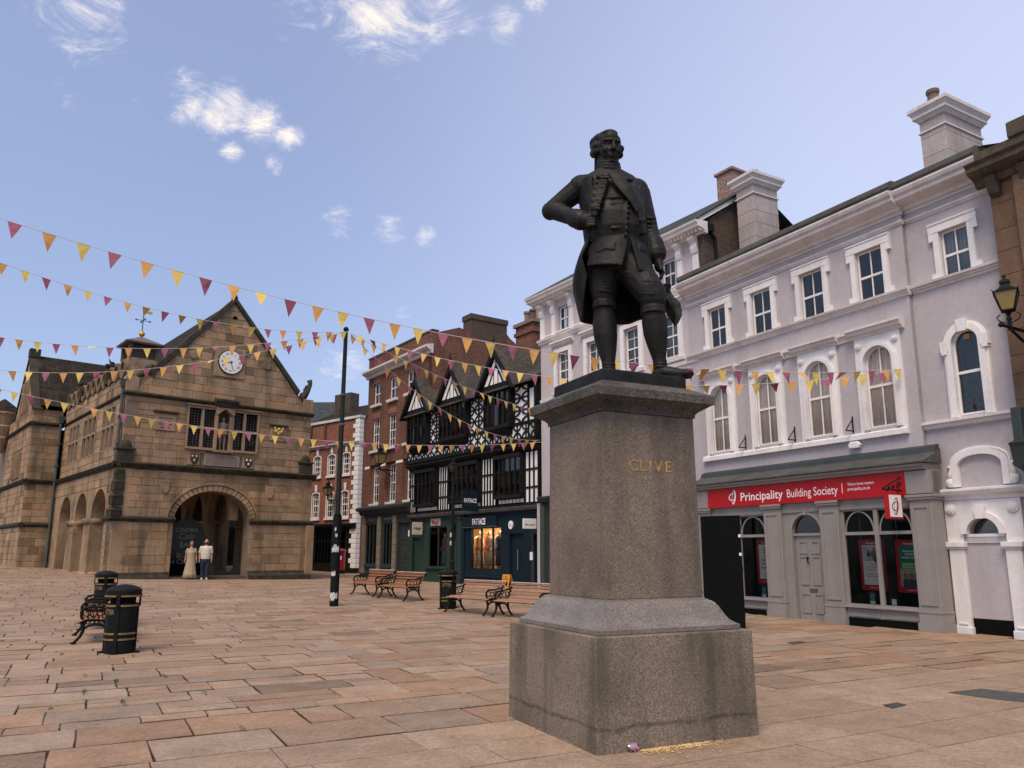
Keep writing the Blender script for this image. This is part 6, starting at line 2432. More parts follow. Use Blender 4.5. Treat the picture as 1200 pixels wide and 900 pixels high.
    # brick party wall above the lower neighbour, white barge board, brick stack
    MB().extrude_x([(.05, 9.2), (3.4, 9.2), (3.4, 12.4), (2.3, 13.2), (-.1, 11.40)], .60, .85).build('party_wall', M_BRICK_DK, t)
    MB().extrude_x([(-.35, 11.36), (-.35, 11.52), (2.3, 13.32), (2.3, 13.1)], .86, .95).build('barge_board', M_WHITE, t)
    p = MB()
    p.tube([(.92, .38, 9.3), (.92, .38, 11.0), (.92, .1, 11.25)], .05, 8)
    p.box(.85, 1.05, .0, .2, 11.15, 11.38)
    p.build('downpipe', M_BLACK, t)
    MB().box(-.20, .45, 1.9, 3.2, 12.4, 13.95).build('chimney', mat('pale_brick', (.26, .13, .10), (.20, .10, .08), .9, 1.5, 14, .3, .4, 40, pattern=(.225, .075, .012, (.34, .28, .24))), t)
    MB().box(-.26, .51, 1.84, 3.26, 13.96, 14.05).build('chimney_cap', MATS['pale_brick'], t)
    # ground floor strip that shows beside the pedestal
    MB().box(-7.70, -7.45, -.12, .0, .1, 3.3).build('shop_pilaster', mat('bottle_green', (.04, .055, .045), (.035, .048, .04), .6), t)
    MB().box(-7.9, -7.72, -.1, .15, .1, 3.4).build('white_pilaster', M_STUCCO2, t)
    MB().extrude_x([(0, 3.4), (-.15, 3.42), (-.25, 3.55), (-.25, 3.62), (0, 3.66)], -7.72, .3).build('shop_cornice', M_GREYGREEN, t)


build_townhouse()


# ---------------------------------------------------------------- black and white timber-framed building
def build_timber():
    t = frame_empty('timber_framed_building', 'black and white timber framed building with three gables over green and navy shops', 'building', 1.2, 29.3, -55)
    U0, U1 = -10.62, -.06
    Y1, Y2 = -.12, -.30                 # first and second floor planes (jettied)
    rg = random.Random(9)
    MB().box(U0, U1, Y1 + .05, 6, 3.35, 5.75).build('first_floor_wall', M_TIMBER, t)
    MB().box(U0, U1, Y2 + .05, 6, 5.70, 8.25).build('second_floor_wall', M_TIMBER, t)
    MB().box(U1 - .02, U1 + .0, 0, 6, .1, 3.4).build('party_wall', M_STUCCO2, t)
    for y, z0, z1 in ((Y1, 3.36, 3.46), (Y2 - .06, 5.66, 5.78), (Y2 - .10, 5.80, 5.98), (Y2 - .04, 8.12, 8.26)):
        MB().box(U0 - .05, U1 + .03, y - .05, y + .08, z0, z1).build('beam', M_TIMBER, t, bevel=.012)
    MB().extrude_x([(Y1, 5.48), (Y1 - .08, 5.50), (Y2 - .08, 5.66), (Y1, 5.66)], U0, U1).build('jetty_moulding', M_TIMBER, t)

    def panel(a, b, z0, z1, y, stuffp=None):
        v = rg.uniform(.9, 1.03)
        m = MB()
        m.tint = (v, v, v, 1)
        m.box(a, b, y - .012, y + .03, z0, z1)
        return m.build('plaster_panel', M_PLASTER, t)

    def quatre(a, b, z0, z1, y):
        panel(a + .03, b - .03, z0 + .03, z1 - .03, y)
        cx, cz, w, h = (a + b) / 2, (z0 + z1) / 2, (b - a) / 2, (z1 - z0) / 2
        m = MB()
        # four curved braces leave a white star in the middle and white corners
        for q in range(4):
            ang = q * math.pi / 2
            pts_o, pts_i = [], []
            for k in range(7):
                a0 = math.pi + math.pi / 2 * k / 6
                # arc centred on the corner of the cell
                for lst, r in ((pts_o, .96), (pts_i, .71)):
                    x, z = 1 + r * math.cos(a0), 1 + r * math.sin(a0)
                    xr, zr = x * math.cos(ang) - z * math.sin(ang), x * math.sin(ang) + z * math.cos(ang)
                    lst.append((cx + xr * w, cz + zr * h))
            for k in range(6):
                m.extrude_y([pts_o[k], pts_o[k + 1], pts_i[k + 1], pts_i[k]], y - .045, y)
        o = m.build('brace', M_TIMBER, t)
        return o

    def studs(xs, z0, z1, y, w=.09):
        for x in xs:
            MB().box(x - w / 2, x + w / 2, y - .05, y + .03, z0, z1).build('stud', M_TIMBER, t)
    # first floor: bands of close studding between the bay windows
    for a, b, n in ((-10.55, -9.98, 3), (-7.78, -6.76, 5), (-4.10, -3.02, 5), (-.98, -.12, 3)):
        xs = [a + (b - a) * i / n for i in range(n + 1)]
        for x0, x1 in zip(xs, xs[1:]):
            for z0, z1 in ((3.5, 4.02), (4.10, 4.72), (4.80, 5.44)):
                panel(x0 + .03, x1 - .03, z0, z1, Y1)
        studs(xs, 3.46, 5.48, Y1, .075)
        for z in (4.06, 4.76):
            MB().box(a, b, Y1 - .04, Y1 + .03, z - .04, z + .04).build('rail', M_TIMBER, t)
    glass = glass_mat('old_leaded_glass', (.45, .48, .47), .7, 1.9)
    bays1 = ((-9.88, -7.92), (-6.66, -4.20), (-2.92, -1.06))
    for a, b in bays1:
        for k in range(7):
            x = a + .05 + (b - a - .1) * k / 7
            panel(x + .03, x + (b - a) / 7 - .05, 3.52, 3.66, Y1)
        w = MB()
        yb = Y1 - .22
        w.box(a, b, yb - .02, Y1, 3.70, 3.84)
        w.box(a, b, yb - .04, Y1, 5.30, 5.46)
        n = 6 if b - a > 2.2 else 5
        for i in range(n + 1):
            x = a + (b - a) * i / n
            w.box(max(a, x - .032), min(b, x + .032), yb, yb + .08, 3.84, 5.30)
        for i in range(n):
            x0, x1 = a + (b - a) * i / n + .046, a + (b - a) * (i + 1) / n - .046
            w.box(x0 - .014, x1 + .014, yb + .01, yb + .07, 4.735, 4.785)
        wo = w.build('window', M_TIMBER, t)
        for i in range(n):
            x0, x1 = a + (b - a) * i / n + .046, a + (b - a) * (i + 1) / n - .046
            for z0, z1 in ((3.84, 4.72), (4.80, 5.30)):
                e = rg.uniform(-.02, .02)
                MB().quad((x0, yb + .05 + e, z0), (x1, yb + .05 - e, z0), (x1, yb + .05 - e, z1), (x0, yb + .05 + e, z1)).build('pane', glass, wo)
        MB().box(a + .04, b - .04, yb + .16, yb + .18, 3.8, 5.35).build('room_wall', mat('dim_curtain', (.09, .085, .08), (.03, .03, .03), .9, 2.5, 8, .3, 0), wo)
        for k in range(2):
            ya = (a, b)[k]
            MB().box(ya - .03, ya + .03, yb + .08, Y1, 3.84, 5.30).build('window_cheek', M_TIMBER, wo)
    # second floor: bands of quatrefoil panels
    bays2 = ((-10.30, -8.42), (-7.15, -4.85), (-3.38, -1.50))
    n = 18
    xs = [U0 + .03 + (U1 - U0 - .06) * i / n for i in range(n + 1)]
    for x0, x1 in zip(xs, xs[1:]):
        quatre(x0, x1, 5.99, 6.54, Y2)
    studs(xs, 5.98, 6.56, Y2, .06)
    MB().box(U0, U1, Y2 - .05, Y2 + .02, 6.54, 6.62).build('rail', M_TIMBER, t)
    for a, b, k in ((U0, -10.32, 1), (-8.38, -7.18, 2), (-4.80, -3.42, 2), (-1.46, -.52, 1), ):
        cols = [a + (b - a) * i / k for i in range(k + 1)]
        for x0, x1 in zip(cols, cols[1:]):
            for j in range(3):
                quatre(x0 + .02, x1 - .02, 6.62 + j * .50, 6.62 + (j + 1) * .50, Y2)
        studs(cols, 6.6, 8.14, Y2, .07)
        for j in range(4):
            MB().box(a, b, Y2 - .05, Y2 + .02, 6.60 + j * .5, 6.65 + j * .5).build('rail', M_TIMBER, t)
    for z0, z1 in ((6.66, 7.9), (5.99, 6.5), (4.85, 5.4)):
        panel(-.44, -.12, z0, z1, Y2 if z0 > 5.8 else Y1 - .01)
    studs((-.50, -.08), 5.98, 8.14, Y2, .08)
    for gi, (a, b) in enumerate(bays2):
        yb = Y2 - .28
        z0, z1 = 6.66, 8.08
        w = MB()
        w.box(a, b, yb - .02, Y2, z0 - .14, z0)
        w.extrude_x([(Y2, z0 - .14), (yb - .0, z0 - .14), (Y2, z0 - .45)], a + .1, b - .1)
        w.box(a, b, yb - .05, Y2, z1, z1 + .16)
        n = 6 if b - a > 2.2 else 5
        for i in range(n + 1):
            x = a + (b - a) * i / n
            w.box(max(a, x - .032), min(b, x + .032), yb, yb + .08, z0, z1)
        for i in range(n):
            x0, x1 = a + (b - a) * i / n + .046, a + (b - a) * (i + 1) / n - .046
            w.box(x0 - .014, x1 + .014, yb + .01, yb + .07, 7.535, 7.585)
        wo = w.build('window', M_TIMBER, t)
        for i in range(n):
            x0, x1 = a + (b - a) * i / n + .046, a + (b - a) * (i + 1) / n - .046
            for za, zb in ((z0, 7.52), (7.60, z1)):
                e = rg.uniform(-.02, .02)
                MB().quad((x0, yb + .05 + e, za), (x1, yb + .05 - e, za), (x1, yb + .05 - e, zb), (x0, yb + .05 + e, zb)).build('pane', glass, wo)
        MB().box(a + .04, b - .04, yb + .16, yb + .18, z0, z1).build('room_wall', MATS['dim_curtain'], wo)
        for ya in (a, b):
            MB().box(ya - .03, ya + .03, yb + .08, Y2, z0, z1).build('window_cheek', M_TIMBER, wo)
        # gable over the bay
        c, hw, za, zt = (a + b) / 2, 1.34, 8.22, 9.95
        yg = Y2 - .30
        g = MB()
        g.extrude_y([(c - hw + .1, za), (c + hw - .1, za), (c, zt - .12)], yg + .04, yg + .25)
        go = g.build('gable', M_TIMBER, t)
        # white panels between raking struts
        for sg in (-1, 1):
            pts = [(c + sg * .86, za + .20), (c + sg * .60, za + .20), (c + sg * .05, za + 1.02), (c + sg * .05, za + 1.30)]
            MB().extrude_y(pts if sg < 0 else pts[::-1], yg + .02, yg + .045).build('plaster_panel', M_PLASTER, go)
            pts = [(c + sg * .44, za + .20), (c + sg * .20, za + .20), (c + sg * .20, za + .58)]
            MB().extrude_y(pts if sg < 0 else pts[::-1], yg + .02, yg + .045).build('plaster_panel', M_PLASTER, go)
        MB().extrude_y([(c - .12, za + .20), (c + .12, za + .20), (c + .12, za + .70), (c, za + .86), (c - .12, za + .70)], yg + .02, yg + .045).build('plaster_panel', M_PLASTER, go)
        for sg in (-1, 1):
            bb = MB()
            pr = [(c, zt), (c, zt - .34), (c + sg * (hw - .02), za - .22), (c + sg * (hw + .16), za - .22)]
            bb.extrude_y(pr if sg > 0 else pr[::-1], yg - .16, yg + .05)
            bb.build('barge_board', M_TIMBER, go, bevel=.012)
        f = MB()
        f.tube([(c, yg - .1, zt - .3), (c, yg - .1, zt + .25), (c, yg - .1, zt + .55)], [.06, .05, .012], 8)
        f.ball((c, yg - .1, zt + .2), .08, 8, 6)
        f.build('finial', M_TIMBER, go)
        r = MB()
        for sg in (-1, 1):
            r.add([(c, yg - .1, zt + .06), (c + sg * (hw + .14), yg - .1, za - .12), (c + sg * (hw + .14), 1.2, za - .12), (c, 3.0, zt + .06), (c, yg - .1, zt), (c + sg * (hw + .1), yg - .1, za - .2), (c + sg * (hw + .1), 1.2, za - .2), (c, 3.0, zt)], [(0, 1, 2, 3), (7, 6, 5, 4), (0, 4, 5, 1)])
        r.build('gable_roof', mat('brown_tiles', (.085, .068, .052), (.05, .042, .034), .92, 1.6, 14, .35, .5, 14, pattern=(.2, .12, .015, (.03, .026, .022)), grunge=(1.2, .55, .5, (.10, .10, .05))), go)
    MB().add([(U0 - .1, Y2 - .35, 8.18), (U1 + .15, Y2 - .35, 8.18), (U1 + .15, 3.4, 10.75), (U0 - .1, 3.4, 10.75), (U0 - .1, 7, 8.3), (U1 + .15, 7, 8.3), (U0 - .1, Y2 - .35, 8.10), (U1 + .15, Y2 - .35, 8.10), (U1 + .15, 3.4, 10.65)], [(0, 1, 2, 3), (3, 2, 5, 4), (0, 6, 7, 1), (1, 7, 8, 2)]).build('roof', MATS['brown_tiles'], t)
    st = MB().box(-5.35, -3.95, 2.5, 3.5, 9.5, 12.0).build('chimney', M_BRICK, t)
    MB().box(-5.42, -3.88, 2.43, 3.57, 11.55, 11.72).build('chimney_band', M_BRICK, st)
    MB().box(-5.45, -3.85, 2.40, 3.60, 12.0, 12.16).build('chimney_cap', mat('pale_cap', (.22, .17, .13), (.16, .13, .1), .9), st)
    for i, x in enumerate((-5.1, -4.65, -4.2)):
        MB().lathe([(.17, 12.16), (.15, 12.3), (.14, 12.7), (.18, 12.74), (.18, 12.84), (.12, 12.84), (.1, 12.3)], 12, (x, 3.0)).build('chimney_pot', mat('buff_pot_%d' % (i % 2), ((.26, .2, .14), (.15, .08, .05))[i % 2], None, .85), st)
    # ---- green shop (left) and navy shop (right)
    MB().extrude_x([(0, 3.20), (-.18, 3.22), (-.22, 3.32), (-.22, 3.36), (0, 3.40)], -10.7, -.05).build('shop_cornice', M_LEAD, t)

    def shop(m, a, b, ops, nm):
        wall(MB(), a, b, .05, 3.22, 0, .18, ops).build(nm, m, t)
        for x in (a + .12, b - .12):
            p = MB()
            p.box(x - .12, x + .12, -.06, .0, .05, 3.2)
            p.box(x - .14, x + .14, -.09, .0, .05, .5)
            p.box(x - .14, x + .14, -.10, .0, 3.02, 3.2)
            p.build('shop_pilaster', m, t, bevel=.008)
    GW = (-8.92, -7.22, .92, 2.76)
    shop(M_GREEN, -10.70, -5.92, [GW + (0,), (-10.52, -9.72, .05, 2.3, 0)], 'green_shopfront')
    NW, ND = (-5.22, -2.86, .88, 2.62), (-2.28, -1.34, .1, 2.32)
    BD = (-.58, -.12, .1, 2.24)
    shop(M_NAVY, -5.90, -.06, [NW + (0,), ND + (0,), BD + (0,)], 'navy_shopfront')
    MB().extrude_x([(0, .55), (-.06, .56), (-.06, .62), (0, .64)], -5.7, -2.6).build('navy_rail', M_NAVY, t)
    MB().extrude_x([(0, .84), (-.1, .85), (-.1, .9), (0, .92)], -9.1, -7.05).build('green_sill', M_GREEN, t)
    MB().box(-10.52, -9.72, .12, .17, .05, 2.3).build('green_door', M_GREEN, t)
    MB().box(-6.85, -6.35, -.02, .02, .7, 2.0).build('green_panel', M_GREEN, t, bevel=.01)
    MB().box(-6.80, -6.40, -.02, .02, 2.15, 2.9).build('dark_pane', M_DKGLASS, t)
    dn = MB().box(ND[0], ND[1], .12, .17, .1, 2.32).build('navy_door', M_NAVY, t)
    MB().tube([(-1.78, .06, .9), (-1.78, .06, 1.7)], .018, 8).build('door_handle', mat('steel', (.4, .4, .4), (.35, .35, .35), .3, metal=.9), dn)
    bd = MB().box(BD[0], BD[1], .1, .15, .1, 2.24).build('blue_door', M_BLUE, t)
    for z in (.5, 1.1, 1.75):
        MB().ball((-.22, .08, z), .03, 8, 6).build('door_stud', MATS['steel'], bd)
    MB().box(-.72, -.60, -.06, .02, .1, 2.4).build('grey_door_post', M_GREYGREEN, t)
    MB().box(-.72, -.06, -.06, .02, 2.3, 2.42).build('grey_door_lintel', M_GREYGREEN, t)
    # windows of the two shops, glazed, with a lit room behind the navy one
    for (a, b, z0, z1), m, nm, muls in ((GW, M_GREEN, 'green_shop_window', (-8.05,)), (NW, M_NAVY, 'navy_shop_window', (-4.40, -3.52))):
        f = MB()
        f.box(a, a + .05, .02, .1, z0, z1)
        f.box(b - .05, b, .02, .1, z0, z1)
        f.box(a + .05, b - .05, .02, .1, z0, z0 + .05)
        f.box(a + .05, b - .05, .02, .1, z1 - .05, z1)
        for x in muls:
            f.box(x - .03, x + .03, .022, .098, z0 + .05, z1 - .05)
        fo = f.build(nm, m, t)
        xs = [a + .05] + [v for x in muls for v in (x - .03, x + .03)] + [b - .05]
        for x0, x1 in zip(xs[::2], xs[1::2]):
            MB().quad((x0, .06, z0 + .05), (x1, .06, z0 + .05), (x1, .06, z1 - .05), (x0, .06, z1 - .05)).build('pane', M_SHOPGLASS, fo)
    room = mat('warm_shop_wall', (.55, .36, .19), (.45, .28, .14), .8, 2, 14, .15, 0)
    rb = MB()
    rb.box(-6.9, -2.7, 1.35, 1.4, .6, 2.9)
    rb.build('shop_back_wall', room, t)
    MB().box(-6.95, -6.90, .18, 1.4, .6, 2.9).build('shop_side_wall', room, t)
    MB().box(-2.70, -2.65, .18, 1.4, .6, 2.9).build('shop_side_wall', room, t)
    MB().box(-6.9, -2.7, .18, 1.36, .80, .86).build('shop_floor', room, t)
    MB().box(-6.9, -2.7, .18, 1.36, 2.72, 2.76).build('shop_ceiling', room, t)
    for x in (-6.1, -5.2, -4.3, -3.4):
        l = MB().box(x - .22, x + .22, .5, .8, 2.69, 2.72).build('ceiling_lamp', glow_mat('shop_lamp', (1.0, .70, .38), 42) if 'shop_lamp' not in MATS else MATS['shop_lamp'], t)
    gback = MB().box(-9.0, -7.1, 1.0, 1.05, .5, 2.9).build('shop_back_wall', M_DARKROOM, t)
    # signs
    sg = MB().box(-5.72, -3.10, -.10, .0, 2.66, 3.08).build('shop_sign', M_NAVY, t, bevel=.01)
    text('FATFACE', -4.40, -.104, 2.74, M_LETTER, sg, width=1.02, height=.26, bold=.03, center=True)
    MB().box(-5.74, -3.08, -.11, .0, 2.62, 2.655).build('sign_ledge', M_LEAD, t)
    pk = MB().box(-8.68, -7.80, -.03, .0, 2.80, 3.12).build('shop_sign', mat('pink_sign_board', (.45, .36, .32), (.40, .32, .28), .7), t)
    text('Magic', -8.24, -.034, 2.86, mat('dull_red_letter', (.25, .03, .03), (.22, .03, .03), .7), pk, width=.66, height=.2, bold=.03, center=True)
    cl = MB().extrude_y([(-2.14 + .14 * math.cos(k * .3927), 2.66 + .17 * math.sin(k * .3927)) for k in range(16)][::-1], -.05, .0).build('round_plaque', M_LETTER, t)
    text('20', -2.14, -.053, 2.60, M_BLACK, cl, width=.15, center=True)
    MB().box(-.78, -.62, -.09, -.06, 1.30, 1.60).build('door_notice', M_LETTER, t)
    return t


build_timber()


def tim_pt(x, y, z):
    a = R(-55)
    return (1.2 + x * math.cos(a) - y * math.sin(a), 29.3 + x * math.sin(a) + y * math.cos(a), z)


def proj_sign(name, label, x, y, z0, z1, w, m, body, mt, h=None, out=True):
    """blade sign standing out from the wall on a short bracket"""
    t = thing(name, label, 'sign', tim_pt(x, y, 0), R(-55))
    MB().box(-.03, .03, -w - .08, -.08, z0, z1).build('sign_board', m, t, bevel=.01)
    MB().tube([(0, .05, z1 + .06), (0, -w - .12, z1 + .06)], .02, 6).build('bracket', M_BLACK, t)
    for yy in (-.2, -w + .06):
        MB().tube([(0, yy, z1 + .06), (0, yy, z1)], .01, 5).build('hanger', M_BLACK, t)
    if body:
        m_ = text_mb(body, width=w * .78, bold=.02)
        m_.v = [(.033, -w - .08 + w * .11 + p[0], (z0 + z1) / 2 - .07 + p[2] * (h or 1)) for p in m_.v]
        m_.build('lettering', mt, t)
    return t


# boards that hang square to the street face the viewer along the pavement
proj_sign('hanging_sign', 'navy hanging board with white shop name above the lit clothes shop', -4.2, -.2, 3.28, 4.12, .78, M_NAVY, 'FATFACE', M_LETTER, 1.6)
proj_sign('hanging_sign', 'cream hanging board over the narrow green door', -9.3, -.06, 2.40, 2.98, .52, mat('cream_board', (.50, .44, .36), (.46, .40, .33), .7), 'Hair', M_BLACK)
proj_sign('hanging_sign', 'white hanging board by the blue door beside the pedestal', -.35, -.02, 2.46, 2.84, .62, M_PLASTER, 'the snug', M_BLACK, .8)


# ---------------------------------------------------------------- tall brown brick house
def build_brick():
    t = frame_empty('tall_brick_house', 'tall weathered brick house with white cornice left of the timber framed building', 'building', 1.2, 29.3, -55)
    U0, U1 = -16.25, -8.90
    cs = (-15.07, -13.08, -11.08)
    o3 = [(c - .42, c + .42, 9.60, 10.78, 0) for c in cs]
    o2 = [(c - .44, c + .44, 7.05, 8.80, 0) for c in cs]
    wall(MB(), U0, U1, 6.25, 11.9, 0, .3, o3 + o2).build('wall', M_BRICK, t)
    o1 = [(c - .62, c + .62, 3.9, 6.85, .62) for c in cs]
    wall(MB(), U0, U1, 3.8, 6.25 + .7, -.03, .25, o1).build('arcaded_wall', M_BRICK, t)
    i1 = [(c - .42, c + .42, 4.18, 6.15, 0) for c in cs]
    wall(MB(), U0, U1, 3.8, 6.9, .12, .15, i1).build('recess_wall', M_BRICK, t)
    MB().box(U0, U1, 2.2, 2.3, 0, 11.9).build('inner_wall', M_DARKROOM, t)
    MB().box(U0 - .01, U0 + .3, .01, 8, 0, 12.4).build('left_wall', M_BRICK, t)
    for o in o3 + o2 + i1:
        y = .08 if o not in i1 else .18
        w = window(t, o, y, 3 if o not in o3 else 2, 4 if o not in o3 else 2, .06, .028, curtain=M_NET if o in i1 else None, backing=MATS['grey_room'])
        MB().extrude_x([(y, o[2] - .16), (y - .22, o[2] - .15), (y - .24, o[2] - .02), (y, o[2])], o[0] - .14, o[1] + .14).build('sill', M_WHITE, w)
        if o in o2 + o3:
            a, b, d = o[0], o[1], o[3]
            MB().extrude_y([(a - .02, d), (b + .02, d), (b + .14, d + .32), (a - .14, d + .32)], -.012, .02).build('flat_arch', M_BRICK2, w)
    # pale impost band broken by the arches
    for a, b in ((U0, cs[0] - .64), (cs[0] + .64, cs[1] - .64), (cs[1] + .64, cs[2] - .64)):
        MB().box(a, b, -.06, .0, 6.08, 6.22).build('impost_band', M_PLASTER, t)
    MB().extrude_x([(0, 11.18), (-.10, 11.2), (-.14, 11.32), (-.32, 11.40), (-.40, 11.48), (-.40, 11.58), (0, 11.66)], U0 - .12, U1 + .1).build('main_cornice', M_TRIM, t)
    MB().box(U0, U1, -.02, .3, 11.66, 12.34).build('parapet', M_BRICK, t)
    MB().box(U0 - .04, U1 + .04, -.06, .34, 12.34, 12.42).build('coping', M_BRICK_DK, t)
    # gable side wall that climbs to the stack
    MB().extrude_x([(0, 6), (8, 6), (8, 10.5), (5.4, 12.2), (4.65, 12.66), (4.40, 12.9), (2.25, 12.9), (2.25, 12.9), (2.22, 12.62), (1.5, 12.75), (0, 12.2)], U1 - .34, U1 + .02).build('gable_side_wall', M_BRICK, t)
    st = MB().box(U1 - .75, U1 + .03, 2.2, 4.42, 12.4, 13.6).build('chimney', M_BRICK_DK, t)
    MB().box(U1 - .80, U1 + .08, 2.15, 4.47, 13.35, 13.62).build('chimney_cap', M_BRICK_DK, st)
    MB().add([(U0, .3, 12.0), (U1 - .3, .3, 12.0), (U1 - .3, 4, 13.0), (U0, 4, 13.0), (U0, 8, 11), (U1 - .3, 8, 11)], [(0, 1, 2, 3), (3, 2, 5, 4)]).build('roof', M_SLATE, t)
    # grey shopfront with stone piers
    MB().extrude_x([(0, 3.55), (-.14, 3.57), (-.22, 3.74), (-.40, 3.80), (-.42, 3.92), (-.30, 3.98), (0, 4.06)], U0 - .25, -10.70).build('shop_cornice', M_GREYGREEN, t)
    SW = [(-15.95, -14.62, .95, 3.12), (-13.85, -12.72, .95, 3.12)]
    wall(MB(), U0, -10.72, .05, 3.56, 0, .2, [o + (0,) for o in SW] + [(-12.10, -10.85, .1, 3.05, 0)]).build('shop_wall', M_GREYGREEN, t)
    for k, (a, b, z0, z1) in enumerate(SW):
        f = MB()
        f.box(a, a + .08, .03, .1, z0, z1)
        f.box(b - .08, b, .03, .1, z0, z1)
        for x in (a + (b - a) / 3, a + 2 * (b - a) / 3):
            f.box(x - .03, x + .03, .03, .1, z0 + .06, z1 - .08)
        f.box(a + .08, b - .08, .03, .1, z0, z0 + .06)
        f.box(a + .08, b - .08, .03, .1, z1 - .08, z1)
        fo = f.build('shop_window', M_GREYGREEN, t)
        xs = [a + .08, a + (b - a) / 3 - .03, a + (b - a) / 3 + .03, a + 2 * (b - a) / 3 - .03, a + 2 * (b - a) / 3 + .03, b - .08]
        for x0, x1 in zip(xs[::2], xs[1::2]):
            MB().quad((x0, .07, z0 + .06), (x1, .07, z0 + .06), (x1, .07, z1 - .08), (x0, .07, z1 - .08)).build('pane', M_SHOPGLASS, fo)
        MB().box(a - .1, b + .1, .8, .85, .3, 3.4).build('shop_back_wall', mat('brown_room', (.10, .085, .06), (.05, .045, .035), .9, 2, 8, .3, 0), fo)
        MB().box(a - .1, b + .1, -.06, .0, z0 - .14, z0 - .02).build('sill', M_GREYGREEN, fo)
        text(('JOHN SHIRLEY', 'dress agency')[k], (a + b) / 2, -.005, 3.26, mat('faded_letter', (.30, .30, .29), (.27, .27, .26), .7), t, width=1.0, height=.13, center=True)
    for x in (-16.1, -14.2, -12.4):
        for k in range(9):
            v = rnd.uniform(.85, 1.1)
            m = MB()
            m.tint = (v, v, v, 1)
            m.box(x - .17, x + .17, -.10, .0, .12 + k * .37, .12 + k * .37 + .355)
            m.build('stone', mat('buff_stone', (.19, .155, .11), (.15, .12, .085), .9, 3, 25, .25, .3), t, bevel=.012)
    MB().box(U0 - .05, -12.3, -.14, .0, .05, .5).build('plinth', M_GREYGREEN, t)
    d = MB().box(-12.10, -10.85, .14, .2, .1, 3.05).build('double_door', M_GREYGREEN, t)
    for x0, x1 in ((-12.02, -11.52), (-11.42, -10.93)):
        for z0, z1 in ((.3, 1.15), (1.3, 2.05), (2.2, 2.9)):
            q = MB()
            wall(q, x0, x1, z0, z1, .115, .025, [(x0 + .06, x1 - .06, z0 + .06, z1 - .06, 0)])
            q.build('door_panel', M_GREYGREEN, d)
    MB().box(-10.95, -10.86, -.02, .02, 2.35, 2.65).build('door_notice', M_LETTER, t)


build_brick()


# ---------------------------------------------------------------- bright red brick house with white quoins, beyond the lane
def build_red():
    t = frame_empty('quoined_brick_house', 'bright red brick house with white quoins far beyond the banner pole', 'building', -10.4, 50.0, -40)
    U0, U1 = -6.5, .62
    cs = (-3.80, -2.22, -.66)
    o2 = [(c - .38, c + .38, 6.62, 8.02, .16) for c in cs]
    o1 = [(c - .38, c + .38, 3.82, 5.52, .16) for c in cs]
    wall(MB(), U0, U1, 3.4, 10.25, 0, .3, o2 + o1).build('wall', M_BRICK2, t)
    MB().box(U0, U1, 2, 2.1, 0, 10).build('inner_wall', M_DARKROOM, t)
    MB().box(U1 - .3, U1, .3, 12, 0, 10.25).build('lane_wall', M_BRICK2, t)
    for o in o2 + o1:
        w = window(t, o, .06, 3, 4, .09, .04, backing=MATS['grey_room'])
        MB().box(o[0] - .12, o[1] + .12, -.10, .06, o[2] - .14, o[2]).build('sill', M_WHITE, w)
        c = (o[0] + o[1]) / 2
        MB().extrude_y([(c - .09, o[3] + .1), (c + .09, o[3] + .1), (c + .13, o[3] + .55), (c - .13, o[3] + .55)], -.04, .02).build('keystone', M_PLASTER, w)
        b = MB()
        arch_band(b, o, .07, -.03, .05)
        b.build('architrave', M_WHITE, w)
    cornice(t, [(0, 8.50), (.08, 8.52), (.14, 8.62), (.22, 8.66), (.22, 8.72), (0, 8.76)], U0, U1 + .1, M_TRIM)
    for x in (-3.0, -1.42, -4.6):
        MB().box(x - .08, x + .08, -.1, .0, 8.76, 10.2).build('pier_strip', M_BRICK_DK, t)
    MB().box(U0, U1 + .1, -.1, .35, 10.25, 10.42).build('coping', M_TRIM, t)
    i = 0
    z = .6
    while z < 10.1:
        w = .62 if i % 2 else .40
        MB().box(U1 - w, U1 + .05, -.07, .3, z, z + .29).build('quoin', M_PLASTER, t, bevel=.02)
        z += .31
        i += 1
    MB().add([(U0, .2, 10.3), (U1, .2, 10.3), (U1, 4, 12.2), (U0, 4, 12.2), (U0, 8, 10.3), (U1, 8, 10.3)], [(0, 1, 2, 3), (3, 2, 5, 4), (1, 5, 2)]).build('roof', M_ROOF_DARK, t)
    MB().box(-5.4, -3.6, 2.4, 3.2, 10.5, 12.9).build('chimney', M_BRICK_DK, t)
    p = MB()
    p.tube([(-1.55, -.08, 3.4), (-1.55, -.08, 8.3)], .07, 8)
    p.frustum(-1.55, -.08, 8.1, 8.45, .1, .08, .2, .12)
    p.build('downpipe', mat('pipe_paint', (.25, .17, .13), (.2, .14, .11), .7), t)
    wall(MB(), U0, U1, .05, 3.4, -.05, .3, [(-3.6, -1.9, .9, 2.9, 0), (-1.5, -.4, .2, 2.9, 0)]).build('shopfront', M_BLACK, t)
    for x0, x1 in ((-3.6, -1.9), (-1.5, -.4)):
        n = 5 if x1 - x0 > 1.5 else 2
        f = MB()
        for k in range(n + 1):
            x = x0 + (x1 - x0) * k / n
            f.box(x - .025, x + .025, -.02, .04, .2, 2.9)
        f.box(x0, x1, -.015, .035, 2.25, 2.32)
        fo = f.build('shop_window', M_BLACK, t)
        MB().quad((x0, .06, .2), (x1, .06, .2), (x1, .06, 2.9), (x0, .06, 2.9)).build('pane', M_SHOPGLASS, fo)
    MB().extrude_x([(-.05, 3.1), (-.3, 3.2), (-.35, 3.35), (-.05, 3.45)], U0, U1 + .05).build('shop_cornice', M_BLACK, t)
    # lit shop window down the lane
    MB().quad((U1 + .02, .9, .8), (U1 + .02, 2.4, .8), (U1 + .02, 2.4, 3.2), (U1 + .02, .9, 3.2)).build('lit_window', glow_mat('lane_shop_glow', (1.0, .62, .25), 1.2), t)


build_red()


